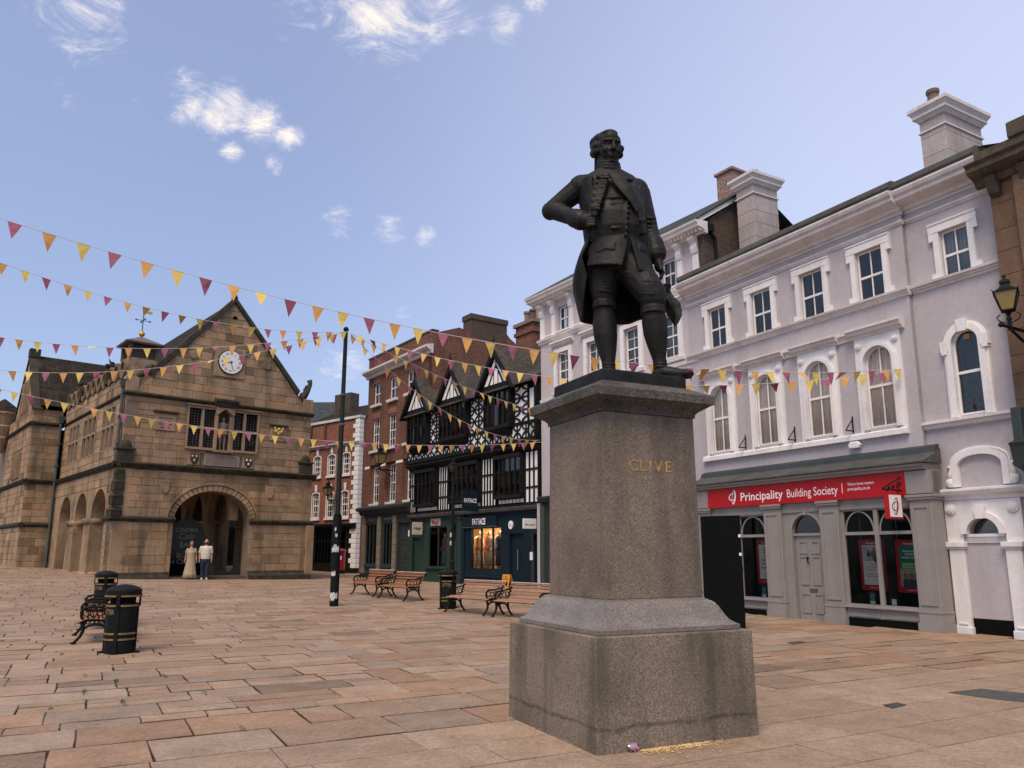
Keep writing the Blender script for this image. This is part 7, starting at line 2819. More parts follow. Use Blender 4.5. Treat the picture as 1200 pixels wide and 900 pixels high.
# ---------------------------------------------------------------- sandstone building at the right edge
def build_sandstone():
    t = frame_empty('brown_sandstone_building', 'brown sandstone building with heavy dark cornice at the right edge', 'building', 8.68, 16.01, -60.74)
    Y = .20
    MB().box(1.75, 7, Y + .06, 8, -.15, 9.4).build('wall', M_SANDSTONE, t)
    rg = random.Random(2)
    for s in lay(1.75, 3.6, course_lines(3.9, 9.0, .52, rg), rg, .7, 1.2, joint=.005):
        m = MB()
        v = rg.uniform(.88, 1.08)
        m.tint = (v, v, v, 1)
        stone_piece(m, [(s[0], s[2]), (s[1], s[2]), (s[1], s[3]), (s[0], s[3])], lambda u, z, o: (u, Y + .05 - o, z), .02, .004)
        m.build('stone', M_SANDSTONE, t)
    MB().box(2.28, 3.2, Y - .12, Y + .04, 3.9, 8.9).build('pilaster', M_SANDSTONE, t)
    dk = mat('sooty_sandstone', (.10, .075, .05), (.055, .045, .034), .92, 2, 18, .35, .4)
    MB().extrude_x([(Y, 8.92), (Y - .08, 8.94), (Y - .14, 9.06), (Y - .30, 9.12), (Y - .40, 9.18), (Y - .40, 9.28), (Y - .46, 9.34), (Y, 9.44)], 1.56, 7).build('cornice', dk, t)
    MB().box(1.70, 7, Y - .30, Y + .4, 9.40, 9.58).build('blocking_course', dk, t)
    MB().box(2.38, 3.2, Y - .34, Y + .3, 9.58, 9.92).build('parapet_block', dk, t, bevel=.03)
    for k in range(5):
        x = 1.80 + k * .62
        MB().extrude_x([(Y, 8.64), (Y - .10, 8.70), (Y - .24, 9.04), (Y, 9.06)], x, x + .2).build('bracket', dk, t)
    MB().box(1.80, 7, Y - .08, Y + .05, -.15, 3.1).build('shopfront', mat('dark_green_paint', (.03, .045, .042), (.025, .038, .035), .5), t)
    MB().extrude_x([(Y, 3.1), (Y - .3, 3.2), (Y - .38, 3.55), (Y - .42, 3.62), (Y, 3.75)], 1.76, 7).build('shop_cornice', MATS['dark_green_paint'], t)
    for x in (2.3, 4.1):
        window(t, (x, x + 1.5, .6, 2.8, 0), Y - .14, 2, 2, .08, .05, frame=MATS['dark_green_paint'], glass=M_DKGLASS, rows=[.6, 2.2, 2.8], name='shop_window')
    MB().box(1.80, 1.98, Y - .30, Y, 3.62, 4.3).build('bracket_box', MATS['dark_green_paint'], t, bevel=.02)


build_sandstone()


# ---------------------------------------------------------------- pale shop seen through the hall's far arches
def build_far_shop():
    t = frame_empty('pale_shop_house', 'pale shop house glimpsed through the arches of the market hall', 'building', -19.5, 57.0, 0)
    wall(MB(), -7, 6, 4.2, 11, 0, .3, [(-5.5, -4.3, 5.4, 7.4, 0), (-2.5, -1.3, 5.4, 7.4, 0), (.5, 1.7, 5.4, 7.4, 0), (3.4, 4.6, 5.4, 7.4, 0)]).build('wall', M_PLASTER, t)
    for a in (-5.5, -2.5, .5, 3.4):
        window(t, (a, a + 1.2, 5.4, 7.4), .08, 2, 2, .08, .05, backing=MATS['grey_room'])
    wall(MB(), -7, 6, .2, 4.2, -.05, .3, [(-6.4, -3.4, .9, 3.4, 0), (-2.6, .4, .9, 3.4, 0), (1.2, 5.2, .9, 3.4, 0)]).build('shopfront', M_NAVY, t)
    MB().box(-7, 6, 1.4, 1.45, .3, 4.0).build('shop_back_wall', MATS['brown_room'], t)
    for a, b in ((-6.4, -3.4), (-2.6, .4), (1.2, 5.2)):
        MB().quad((a, .05, .9), (b, .05, .9), (b, .05, 3.4), (a, .05, 3.4)).build('shop_window', M_SHOPGLASS, t)
    MB().add([(-7.2, -.4, 11), (6.2, -.4, 11), (6.2, 4, 13.5), (-7.2, 4, 13.5)], [(0, 1, 2, 3)]).build('roof', M_SLATE, t)


build_far_shop()
# ---------------------------------------------------------------- people in front of the arch
def skin_mat(name, c):
    return mat(name, c, tuple(v * .9 for v in c), .55, 8, 30, .06, .05, 60)


def build_man():
    p = (-13.82, 35.35)
    t = thing('person', 'person in a cream polo shirt and navy trousers walking from the arch', 'person', (p[0], p[1], zg(*p)), R(20))
    sk = skin_mat('skin_fair', (.42, .24, .17))
    b = MB()
    b.loft([(0, 0, z, rx, ry) for z, rx, ry in ((.86, .17, .12), (1.0, .18, .135), (1.2, .185, .14), (1.38, .20, .13), (1.46, .12, .10), (1.50, .065, .065), (1.56, .06, .065))], 18)
    b.ball((0, -.015, 1.675), (.078, .095, .115), 16, 12)
    b.ball((0, -.045, 1.615), (.06, .06, .06), 12, 8)
    b.capsule((0, -.105, 1.68), .012, (0, -.125, 1.655), .017, 6)
    for s in (-1, 1):
        b.ball((s * .08, .0, 1.665), (.014, .025, .035), 8, 6)
        b.ball((s * .03, -.098, 1.692), (.014, .01, .009), 6, 4)
        b.capsule((s * .19, 0, 1.40), .07, (s * .245, .03, 1.14), .050, 10)
        b.capsule((s * .245, .03, 1.14), .046, (s * .255, -.05, .90), .033, 10)
        b.ball((s * .256, -.06, .83), (.026, .040, .05), 8, 6)
        for k in range(4):
            b.capsule((s * .258, -.085 + k * .018, .80), .011, (s * .254, -.09 + k * .018, .735), .009, 6)
        b.capsule((s * .24, -.085, .83), .012, (s * .235, -.10, .775), .010, 6)
        b.capsule((s * .09, 0, .86), .10, (s * .10, -.02 * s, .48), .065, 10)
        b.capsule((s * .10, -.02 * s, .48), .06, (s * .10, .0, .10), .042, 10)
    remesh(b.build('body', sk, t), .013, 2)
    c = MB()
    c.loft([(0, 0, z, rx, ry) for z, rx, ry in ((.90, .205, .16), (1.02, .212, .165), (1.15, .212, .165), (1.30, .22, .155), (1.40, .225, .14), (1.47, .14, .115), (1.50, .085, .085))], 20)
    for s in (-1, 1):
        c.capsule((s * .19, 0, 1.405), .088, (s * .235, .02, 1.20), .080, 12)
    remesh(c.build('polo_shirt', mat('cream_cotton', (.60, .55, .47), (.52, .47, .40), .9, 6, 20, .1, .3, 12), t), .013, 2)
    c = MB()
    c.loft([(0, 0, z, rx, ry) for z, rx, ry in ((.76, .19, .145), (.86, .195, .15), (.95, .195, .15))], 20)
    for s in (-1, 1):
        c.capsule((s * .095, 0, .80), .118, (s * .105, -.04 * s, .45), .085, 12)
        c.capsule((s * .105, -.04 * s, .45), .085, (s * .105, -.02 * s, .10), .070, 12)
    remesh(c.build('trousers', mat('navy_cotton', (.016, .022, .045), (.012, .016, .034), .9, 6, 20, .15, .3, 14), t), .013, 2)
    for s in (-1, 1):
        f = MB()
        f.ball((s * .105, -.05 - .02 * s, .045), (.048, .125, .048), 12, 8)
        f.box(s * .105 - .042, s * .105 + .042, -.165 - .02 * s, .06 - .02 * s, .0, .02)
        f.build('shoe', mat('white_shoe', (.62, .60, .58), (.55, .53, .5), .6), t, smooth=True)
    h = MB()
    h.ball((0, -.055, 1.605), (.070, .062, .058), 12, 8)
    h.ball((0, .015, 1.70), (.083, .090, .075), 12, 8)
    h.build('beard_and_hair', mat('dark_brown_hair', (.035, .022, .015), (.028, .018, .012), .8), t, smooth=True)


def build_woman():
    p = (-14.36, 35.05)
    t = thing('person', 'person in a long beige dress walking hand in hand from the arch', 'person', (p[0], p[1], zg(*p)), R(22))
    sk = skin_mat('skin_warm', (.38, .21, .145))
    b = MB()
    b.loft([(0, 0, z, rx, ry) for z, rx, ry in ((.80, .17, .13), (1.0, .15, .115), (1.2, .165, .125), (1.30, .165, .11), (1.37, .09, .08), (1.42, .055, .06), (1.47, .05, .055))], 18)
    b.ball((0, -.015, 1.565), (.070, .088, .105), 16, 12)
    b.ball((0, -.04, 1.51), (.052, .052, .05), 12, 8)
    b.capsule((0, -.098, 1.57), .010, (0, -.112, 1.548), .014, 6)
    for s in (-1, 1):
        b.ball((s * .028, -.09, 1.58), (.013, .01, .008), 6, 4)
        b.capsule((s * .16, 0, 1.30), .052, (s * .205, .03, 1.06), .041, 10)
        b.capsule((s * .205, .03, 1.06), .038, (s * .235, -.05, .84), .027, 10)
        b.ball((s * .238, -.06, .78), (.022, .034, .045), 8, 6)
        for k in range(4):
            b.capsule((s * .238, -.082 + k * .016, .75), .009, (s * .235, -.085 + k * .016, .69), .008, 6)
        b.capsule((s * .222, -.08, .78), .010, (s * .218, -.092, .73), .009, 6)
        b.capsule((s * .08, 0, .80), .08, (s * .08, 0, .08), .04, 10)
    remesh(b.build('body', sk, t), .012, 2)
    d = MB()
    n = 40
    vs, fs = [], []
    prof = ((.06, .30, .24), (.25, .265, .215), (.5, .225, .185), (.75, .195, .155), (.98, .162, .128), (1.04, .160, .128), (1.16, .178, .14), (1.27, .165, .125))
    for z, rx, ry in prof:
        for i in range(n):
            a = 2 * math.pi * i / n
            k = 1 + .07 * math.sin(a * 9 + z) * max(0, (1.0 - z))
            vs.append((rx * k * math.cos(a), ry * k * math.sin(a), z))
    for j in range(len(prof) - 1):
        for i in range(n):
            fs.append((j * n + i, j * n + (i + 1) % n, (j + 1) * n + (i + 1) % n, (j + 1) * n + i))
    fs.append(tuple(range(n - 1, -1, -1)))
    fs.append(tuple((len(prof) - 1) * n + i for i in range(n)))
    d.add(vs, fs)
    d.build('dress', mat('beige_print', (.42, .33, .23), (.30, .23, .15), .9, 22, 40, .2, .2, 20), t, smooth=True)
    for s in (-1, 1):
        c = MB()
        c.capsule((s * .15, 0, 1.30), .068, (s * .185, .015, 1.18), .066, 12)
        c.build('sleeve', MATS['beige_print'], t, smooth=True)
        f = MB()
        f.ball((s * .08, -.06, .03), (.036, .10, .032), 10, 6)
        f.build('shoe', mat('dark_shoe', (.04, .03, .025), (.03, .025, .02), .6), t, smooth=True)
    h = MB()
    h.ball((0, .02, 1.60), (.082, .09, .085), 14, 10)
    h.ball((0, .06, 1.69), (.05, .05, .045), 10, 8)
    h.capsule((-.06, .02, 1.58), .03, (-.065, .02, 1.48), .022, 8)
    h.capsule((.06, .02, 1.58), .03, (.065, .02, 1.48), .022, 8)
    h.build('hair', mat('chestnut_hair', (.06, .03, .018), (.045, .022, .014), .7), t, smooth=True)


build_man()
build_woman()


# ---------------------------------------------------------------- park benches
def make_bench(slat):
    t = thing('park_bench', 'bench', 'bench')
    L = .86
    # section of the seat and back, (y, z): front edge to rolled top; y into the bench
    sec = [(-.30, .40), (-.235, .425), (-.155, .432), (-.075, .428), (.005, .42), (.085, .425), (.155, .475), (.195, .56), (.232, .645), (.268, .73), (.305, .80)]
    for i, (y, z) in enumerate(sec):
        nx = sec[min(i + 1, len(sec) - 1)]
        pv = sec[max(i - 1, 0)]
        ang = math.atan2(nx[1] - pv[1], nx[0] - pv[0])
        w = .062
        dy, dz = math.cos(ang) * w / 2, math.sin(ang) * w / 2
        ny, nz = -math.sin(ang) * .011, math.cos(ang) * .011
        m = MB()
        m.add([(sx * L, y + a * dy + c * ny, z + a * dz + c * nz) for sx in (-1, 1) for a, c in ((-1, -1), (1, -1), (1, 1), (-1, 1))], [(0, 1, 2, 3), (7, 6, 5, 4), (0, 4, 5, 1), (1, 5, 6, 2), (2, 6, 7, 3), (3, 7, 4, 0)])
        v = rnd.uniform(.8, 1.15)
        m.tint = (v, v, v, 1)
        m.t = [m.tint] * len(m.v)
        m.build('slat', slat, t, bevel=.006, segs=1)
    top = MB()
    top.box(-L, L, .285, .345, .815, .842)
    top.build('top_rail', mat('pale_worn_slat', (.50, .42, .35), (.4, .33, .27), .6, 6, 30, .2, .1), t, bevel=.006)
    for x in (-.80, .80):
        e = MB()
        r = .020

        def P(pts):
            return [(x, y, z) for y, z in pts]
        # bowed legs with clawed feet
        e.tube(P([(-.30, .37), (-.27, .30), (-.265, .22), (-.30, .13), (-.36, .06), (-.385, .02)]), [.028, .032, .03, .026, .024, .032], 8)
        e.tube(P([(.14, .37), (.12, .30), (.125, .22), (.17, .13), (.235, .06), (.26, .02)]), [.028, .032, .03, .026, .024, .032], 8)
        e.ball((x, -.40, .022), (.03, .05, .022), 8, 6)
        e.ball((x, .275, .022), (.03, .05, .022), 8, 6)
        e.tube(P([(-.27, .25), (-.18, .31), (-.07, .33), (.03, .31), (.12, .25)]), .022, 8)
        # seat bearer and back post
        e.tube(P([(y - .0, z - .03) for y, z in sec]), .022, 8)
        e.tube(P([(.305, .80), (.345, .80), (.365, .765), (.35, .735), (.325, .745)]), [.024, .03, .034, .03, .022], 8)
        e.tube(P([(.26, .73), (.20, .60), (.155, .48), (.13, .38)]), .026, 8)
        # pierced scroll arm
        e.tube(P([(-.27, .40), (-.31, .47), (-.315, .55), (-.27, .61), (-.20, .63), (-.10, .62), (0, .63), (.10, .66), (.21, .665)]), [.022, .024, .026, .026, .022, .02, .02, .02, .02], 8)
        for cy, cz, q in ((-.235, .535, .062), (-.12, .52, .055), (-.01, .53, .06), (.10, .55, .055), (-.18, .455, .035), (-.06, .455, .035), (.05, .465, .03)):
            e.tube(P([(cy + q * math.cos(k * .7), cz + q * math.sin(k * .7)) for k in range(10)]), .010, 6)
        for cy in (-.2, -.13, -.06, .01, .08):
            e.tube(P([(cy + .03 * math.cos(k * .9), .365 + .028 * math.sin(k * .9)) for k in range(8)]), .008, 5)
        e.build('cast_iron_end', M_BLACK, t, smooth=True)
    br = MB()
    br.tube([(-.80, .13, .34), (.80, .13, .34)], .012, 6)
    br.build('tie_rod', M_BLACK, t)
    return t


BENCH_G = 'slatted benches with cast iron ends in the square'
b_red = make_bench(M_SLATS)
b_grey = make_bench(M_SLAT_GREY)
spots = [
    (b_grey, -.95, 20.75, -48, 'weathered slatted bench with scrolled iron ends beside the black litter bin'),
    (b_grey, .35, 19.45, -47, 'weathered slatted bench partly hidden by the granite pedestal base'),
    (b_red, -4.62, 26.2, -53, 'reddish slatted bench, the farther of the pair beside the banner pole'),
    (b_red, -3.45, 24.75, -52, 'reddish slatted bench, the nearer of the pair beside the banner pole'),
    (b_red, -7.75, 14.95, -61.5, 'slatted bench seen end on behind the nearest black bin'),
    (b_red, -8.95, 17.3, -61.5, 'slatted bench seen end on before the farther left bin'),
]
used = set()
for proto, x, y, a, lab in spots:
    o = proto if id(proto) not in used else copy_tree(proto)
    used.add(id(proto))
    o.location = (x, y, zg(x, y))
    o.rotation_euler = (0, 0, R(a))
    tag(o, lab, 'bench', BENCH_G)


# ---------------------------------------------------------------- litter bins
def make_bin():
    t = thing('litter_bin', 'bin', 'litter bin')
    n = 28
    MB().lathe([(.265, 0), (.268, .03), (.275, .35), (.282, .72), (.28, .74), (.25, .745), (.24, .70)], n).build('drum', M_BLACK, t, smooth=False, bevel=0)
    # open throat between drum and hood, carried on four straps
    MB().lathe([(.225, .70), (.225, .86)], n).build('liner', M_BOARD, t)
    MB().lathe([(.30, .84), (.315, .85), (.32, .93), (.315, .95), (.26, .985), (.16, 1.015), (.05, 1.03), (.0, 1.032)], n).build('hood', M_BLACK, t)
    for z, r in ((.20, .276), (.285, .278), (.70, .286), (.845, .320)):
        for k in range(4):
            a0, a1 = k * math.pi / 2 + .14, (k + 1) * math.pi / 2 - .14
            m = MB()
            vs, fs = [], []
            for i in range(9):
                a = a0 + (a1 - a0) * i / 8
                for rr in (r, r + .010):
                    for zz in (z, z + .026):
                        vs.append((rr * math.cos(a), rr * math.sin(a), zz))
            for i in range(8):
                o = i * 4
                fs += [(o + 2, o + 6, o + 7, o + 3), (o + 1, o + 3, o + 7, o + 5), (o, o + 4, o + 6, o + 2), (o, o + 1, o + 5, o + 4)]
            m.add(vs, fs)
            m.build('gold_band', M_GOLD, t)
    for k in range(4):
        a = k * math.pi / 2
        m = MB()
        for z0, z1, r in ((.02, .74, .268), (.70, .95, .292)):
            m.box(r, r + .028, -.032, .032, z0, z1)
        m.v = [(p[0] * math.cos(a) - p[1] * math.sin(a), p[0] * math.sin(a) + p[1] * math.cos(a), p[2]) for p in m.v]
        m.build('strap', M_BLACK, t, bevel=.006)
        f = MB()
        f.box(.26, .36, -.05, .05, .0, .03)
        f.v = [(p[0] * math.cos(a) - p[1] * math.sin(a), p[0] * math.sin(a) + p[1] * math.cos(a), p[2]) for p in f.v]
        f.build('foot', M_BLACK, t)
    # lettering wrapped round the drum, twice
    for k in range(2):
        m = text_mb('LITTER', height=.075, bold=.02)
        w = max(p[0] for p in m.v)
        vs = []
        for p in m.v:
            a = -math.pi / 2 + k * math.pi - .80 + (p[0] - w / 2) / .285
            vs.append((.2855 * math.cos(a), .2855 * math.sin(a), .585 + p[2]))
        m.v = vs
        m.build('lettering', M_GOLD, t)
    return t


BIN_G = 'black and gold litter bins'
bin0 = make_bin()
for i, (x, y, rz, lab) in enumerate(((-6.36, 12.96, 10, 'black litter bin with gold bands and lettering, nearest at left'), (-10.35, 20.1, 25, 'black litter bin with gold bands behind the nearest one'), (-1.78, 21.95, 40, 'black litter bin with gold bands under the slim lamp column'))):
    o = bin0 if i == 0 else copy_tree(bin0)
    o.location = (x, y, zg(x, y))
    o.rotation_euler = (0, 0, R(rz))
    o.scale = (.84, .84, 1.05)
    tag(o, lab, 'litter bin', BIN_G)


# ---------------------------------------------------------------- banner pole, lamps, post box, boards
def build_pole():
    x, y = -5.08, 22.6
    t = thing('banner_pole', 'tall dark pole with torn white stickers where the bunting meets', 'pole', (x, y, zg(x, y)), 0)
    m = MB()
    m.tube([(0, 0, -.02), (0, 0, 2.55)], .125, 20)
    m.build('lower_tube', mat('bottle_black', (.005, .008, .008), (.004, .006, .006), .6, spec=.15), t, smooth=False)
    MB().tube([(0, 0, 2.55), (.0, 0, 2.62), (.02, 0, 8.15)], [.125, .075, .06], 16).build('upper_tube', MATS['bottle_black'], t, smooth=True)
    MB().lathe([(.08, 8.15), (.085, 8.2), (.05, 8.26), (0, 8.27)], 16, (.02, 0)).build('cap', MATS['bottle_black'], t)
    st = mat('torn_sticker', (.55, .54, .52), (.40, .40, .39), .8, 14, 40, .3, 0)
    rg = random.Random(12)
    for (z, h, a0, a1) in ((.22, .16, -2.6, -.6), (.16, .08, -2.2, -1.4), (.86, .11, -2.4, -1.3), (1.52, .14, -2.7, -.7), (1.66, .06, -2.0, -1.2), (1.95, .09, -1.7, -1.2), (2.12, .10, -1.9, -1.5)):
        vs, fs = [], []
        n = 14
        for i in range(n + 1):
            a = a0 + (a1 - a0) * i / n
            lo = z + rg.uniform(-.02, .03)
            hi = z + h + rg.uniform(-.04, .03)
            vs += [(.128 * math.cos(a), .128 * math.sin(a), lo), (.128 * math.cos(a), .128 * math.sin(a), hi)]
        for i in range(n):
            fs.append((2 * i, 2 * i + 2, 2 * i + 3, 2 * i + 1))
        MB().add(vs, fs).build('sticker', st, t)
    for z in (5.2, 6.1):
        MB().lathe([(.075, z), (.09, z + .02), (.09, z + .06), (.075, z + .08)], 14, (.01, 0)).build('clamp', M_LEAD, t)


build_pole()


def lantern(t, c, s, gl=None):
    """four-sided tapered street lantern; c is the foot of the lantern"""
    x, y, z = c
    gl = gl or mat('amber_glass', (.30, .22, .09), (.24, .18, .07), .35, 3, 20, .1, 0)

    def sq(h, zz):
        return [(x - h, y - h, zz), (x + h, y - h, zz), (x + h, y + h, zz), (x - h, y + h, zz)]
    for i in range(4):
        a, b = sq(.13 * s, z + .06 * s), sq(.255 * s, z + .52 * s)
        j = (i + 1) % 4
        MB().add([a[i], a[j], b[j], b[i]], [(0, 1, 2, 3)]).build('lantern_pane', gl, t)
    f = MB()
    a, b = sq(.135 * s, z + .05 * s), sq(.262 * s, z + .53 * s)
    for i in range(4):
        j = (i + 1) % 4
        f.bar(a[i], b[i], .026 * s)
        f.bar(a[i], a[j], .03 * s)
        f.bar(b[i], b[j], .035 * s)
        f.tube([b[i], (b[i][0] + (b[i][0] - x) * .15, b[i][1] + (b[i][1] - y) * .15, b[i][2] + .06 * s)], [.016 * s, .004 * s], 6)
    f.build('lantern_frame', M_BLACK, t)
    r = MB()
    h = [(.29, .53), (.17, .62), (.11, .70), (.10, .76), (.13, .78), (.12, .83), (.05, .88), (.03, .92), (.045, .96), (.02, 1.0), (.0, 1.05)]
    n = 4
    vs, fs = [], []
    for rr, zz in h:
        for k in range(n):
            an = math.pi / 4 + k * math.pi / 2
            vs.append((x + rr * 1.30 * s * math.cos(an), y + rr * 1.30 * s * math.sin(an), z + zz * s))
    for i in range(len(h) - 1):
        for k in range(n):
            fs.append((i * n + k, i * n + (k + 1) % n, (i + 1) * n + (k + 1) % n, (i + 1) * n + k))
    r.add(vs, fs)
    r.build('lantern_roof', M_BLACK, t)
    p = MB()
    p.lathe([(.05 * s, z - .22 * s), (.06 * s, z - .16 * s), (.035 * s, z - .10 * s), (.05 * s, z - .03 * s), (.13 * s, z + .03 * s), (.13 * s, z + .06 * s)], 12, (x, y))
    p.build('lantern_foot', M_BLACK, t)


def build_lamps():
    # lantern on the sandstone wall, upper right
    t = thing('wall_lantern', 'black wall lantern with amber panes on the sandstone building', 'lantern', soc_pt(2.22, -.55, 0), R(-60.74 + 25))
    lantern(t, (0, 0, 6.0), .74)
    t2 = MB()
    t2.tube([(0, 0, 5.82), (0, 0, 5.66)], .035, 8)
    a = R(25)
    d = Vector((math.sin(-a) * -1, math.cos(a), 0))
    d = Vector((.42, .91, 0))
    t2.tube([Vector((0, 0, 5.72)) - d * .28, Vector((0, 0, 5.70)) + d * .85], .032, 8)
    t2.ball(Vector((0, 0, 5.72)) - d * .30, .05, 8, 6)
    t2.tube([Vector((0, 0, 5.66)) + d * .05, Vector((0, 0, 5.52)) + d * .35, Vector((0, 0, 5.40)) + d * .85], .028, 8)
    for s in (-1, 1):
        t2.tube([Vector((s * .04, 0, 5.80)), Vector((s * .16, 0, 5.86)), Vector((s * .19, 0, 5.94)), Vector((s * .13, 0, 5.98))], .012, 6)
    t2.build('bracket', M_BLACK, t)
    # two bracket lanterns on the brick fronts
    for (x, y, z, lab, fr) in ((-13.15, -.62, 6.05, 'bracket lantern on the tall weathered brick house', 'T'), (-1.55, -.7, 5.2, 'bracket lantern on the far quoined red brick house', 'R')):
        if fr == 'T':
            loc, rz = tim_pt(x, y, 0), R(-55)
        else:
            a = R(-40)
            loc, rz = (-10.4 + x * math.cos(a) - y * math.sin(a), 50 + x * math.sin(a) + y * math.cos(a), 0), R(-40)
        t = thing('wall_lantern', lab, 'lantern', loc, rz)
        lantern(t, (0, 0, z), 1.0)
        b = MB()
        b.tube([(0, .7, z - .25), (0, 0, z - .25), (0, 0, z - .1)], .03, 8)
        b.tube([(0, .7, z - .6), (0, .35, z - .35), (0, .1, z - .28)], .022, 8)
        b.build('bracket', M_BLACK, t)
    # slim lamp column behind the bin
    x, y = -1.72, 22.5
    t = thing('lamp_column', 'slim black lamp column standing behind the bin before the green shop', 'lamp', (x, y, zg(x, y)), R(-50))
    MB().lathe([(.14, 0), (.14, .5), (.11, .56), (.08, .62), (.07, 1.2), (.085, 1.24), (.06, 1.3), (.05, 3.0), (.065, 3.04), (.045, 3.1), (.04, 3.7)], 14).build('column', M_BLACK, t)
    MB().tube([(-.28, 0, 3.12), (.28, 0, 3.12)], .02, 8).build('ladder_bar', M_BLACK, t)
    lantern(t, (0, 0, 3.82), .42, mat('dull_lantern_glass', (.03, .032, .03), (.025, .026, .024), .3))
    for z in (1.72, 1.95):
        MB().box(-.03, .03, -.066, -.05, z, z + .12).build('sticker', MATS['torn_sticker'], t)
    # pillar post box
    x, y = -10.55, 48.4
    t = thing('post_box', 'red pillar post box standing in the lane by the quoined house', 'post box', (x, y, zg(x, y)), 0)
    rd = mat('post_box_red', (.33, .010, .014), (.27, .008, .012), .35, 3, 20, .08, .03)
    MB().lathe([(.27, 0), (.27, .22), (.25, .24)], 24).build('base', M_BLACK, t)
    MB().lathe([(.25, .24), (.245, 1.30), (.25, 1.32)], 24).build('body', rd, t)
    MB().lathe([(.25, 1.32), (.30, 1.35), (.30, 1.40), (.24, 1.47), (.12, 1.52), (0, 1.54)], 24).build('cap', rd, t)
    MB().box(-.12, .12, -.262, -.24, 1.18, 1.22).build('slot', M_BOARD, t)
    MB().box(-.08, .08, -.256, -.24, .86, 1.06).build('notice_plate', M_LETTER, t)


build_lamps()


def build_board():
    a, b = Vector((4.20, 17.32)), Vector((4.90, 16.78))
    d = (b - a)
    ang = math.atan2(d.y, d.x)
    L = d.length
    t = thing('display_board', 'tall plain black display board standing between the pedestal and the shopfront', 'board', (a.x, a.y, zg(a.x, a.y) - .01), ang)
    MB().box(0, L, 0, .07, 0, 2.40).build('panel', M_BOARD, t, bevel=.006)
    for z in (.25, 1.2, 2.1):
        MB().box(L, L + .012, .01, .06, z, z + .1).build('edge_hinge', M_BLACK, t)
    for z in (1.93, 1.54):
        MB().box(L - .03, L + .016, -.006, .03, z, z + .06).build('paper_tag', M_LETTER, t)
    # orange pavement sign
    p = tim_pt(-1.42, -.70, 0)
    t = thing('pavement_sign', 'small orange pavement sign outside the navy shop door', 'sign', (p[0], p[1], zg(p[0], p[1])), R(-50))
    t.scale = (.9, .9, .78)
    og = mat('orange_panel', (.60, .26, .025), (.52, .22, .02), .6, 4, 20, .1, 0)
    MB().add([(-.25, -.16, .02), (.25, -.16, .02), (.25, -.03, .66), (-.25, -.03, .66), (-.25, -.14, .02), (.25, -.14, .02), (.25, -.01, .66), (-.25, -.01, .66)], [(0, 1, 2, 3), (7, 6, 5, 4), (0, 4, 5, 1), (2, 6, 7, 3), (0, 3, 7, 4), (1, 5, 6, 2)]).build('front_panel', og, t)
    MB().add([(-.25, .18, .02), (.25, .18, .02), (.25, .02, .66), (-.25, .02, .66), (-.25, .16, .02), (.25, .16, .02), (.25, .0, .66), (-.25, .0, .66)], [(3, 2, 1, 0), (4, 5, 6, 7), (0, 1, 5, 4), (2, 3, 7, 6), (0, 4, 7, 3), (1, 2, 6, 5)]).build('rear_panel', og, t)
    dk = mat('orange_print', (.20, .07, .01), (.18, .06, .01), .7)
    for i, w in enumerate((.12, .3, .34, .26)):
        z = .52 - i * .11
        yy = -.16 + .13 * (z - .02) / .64 - .004
        MB().box(-w / 2, w / 2, yy, yy + .004, z, z + .05).build('print_line', dk, t)


build_board()


# ---------------------------------------------------------------- carved figure in the niche, mannequins, birds
def small_figure(t, m, h, arms='down', name='figure'):
    k = h / 1.75
    b = MB()
    b.loft([(0, 0, z * k, rx * k, ry * k) for z, rx, ry in ((.80, .19, .13), (1.0, .17, .12), (1.2, .19, .13), (1.38, .21, .12), (1.46, .12, .09), (1.5, .06, .06))], 16)
    b.ball((0, -.01 * k, 1.62 * k), (.08 * k, .095 * k, .12 * k), 12, 8)
    for s in (-1, 1):
        b.capsule((s * .2 * k, 0, 1.38 * k), .065 * k, (s * .26 * k, .03 * k, 1.12 * k), .05 * k, 8)
        b.capsule((s * .26 * k, .03 * k, 1.12 * k), .05 * k, (s * (.12 if arms == 'held' else .27) * k, -.12 * k, (1.05 if arms == 'held' else .88) * k), .035 * k, 8)
        b.capsule((s * .1 * k, 0, .85 * k), .1 * k, (s * .11 * k, -.02 * k, .46 * k), .065 * k, 8)
        b.capsule((s * .11 * k, -.02 * k, .46 * k), .065 * k, (s * .11 * k, 0, .06 * k), .045 * k, 8)
        b.ball((s * .11 * k, -.05 * k, .04 * k), (.05 * k, .11 * k, .04 * k), 8, 6)
    o = b.build(name, m, t)
    remesh(o, .016 * k, 2)
    return b


t = thing('niche_figure', 'small weathered stone figure in armour standing in the hall niche', 'statue', hall_pt(4.5, .22, 6.29), R(41))
small_figure(t, mat('pale_carved_stone', (.23, .17, .125), (.17, .13, .095), .9, 5, 25, .3, .4), 1.62, 'held')
m = MB()
m.lathe([(.26, .78), (.22, 1.02), (.17, 1.06)], 14, scale=(1, .75))
m.build('tunic_skirt', MATS['pale_carved_stone'], t)


def mannequin(x, y, top, bottom, lab, z0=.86):
    p = tim_pt(x, y, z0)
    t = thing('mannequin', lab, 'mannequin', p, R(-55))
    small_figure(t, mat('mannequin_cream', (.55, .45, .35), (.5, .4, .3), .6), 1.62)
    m = MB()
    m.lathe([(.20, .80), (.19, 1.0), (.20, 1.2), (.215, 1.30), (.12, 1.38), (.07, 1.41)], 18, scale=(1, .72))
    m.build('top', mat('cloth_' + lab[:5] + 'a', top, tuple(v * .8 for v in top), .9, 8, 20, .2, .2), t, smooth=True)
    m = MB()
    m.lathe([(.24, .18), (.22, .5), (.19, .80), (.18, .84)], 18, scale=(1, .75))
    m.build('skirt', mat('cloth_' + lab[:5] + 'b', bottom, tuple(v * .6 for v in bottom), .9, 12, 20, .3, .2), t, smooth=True)


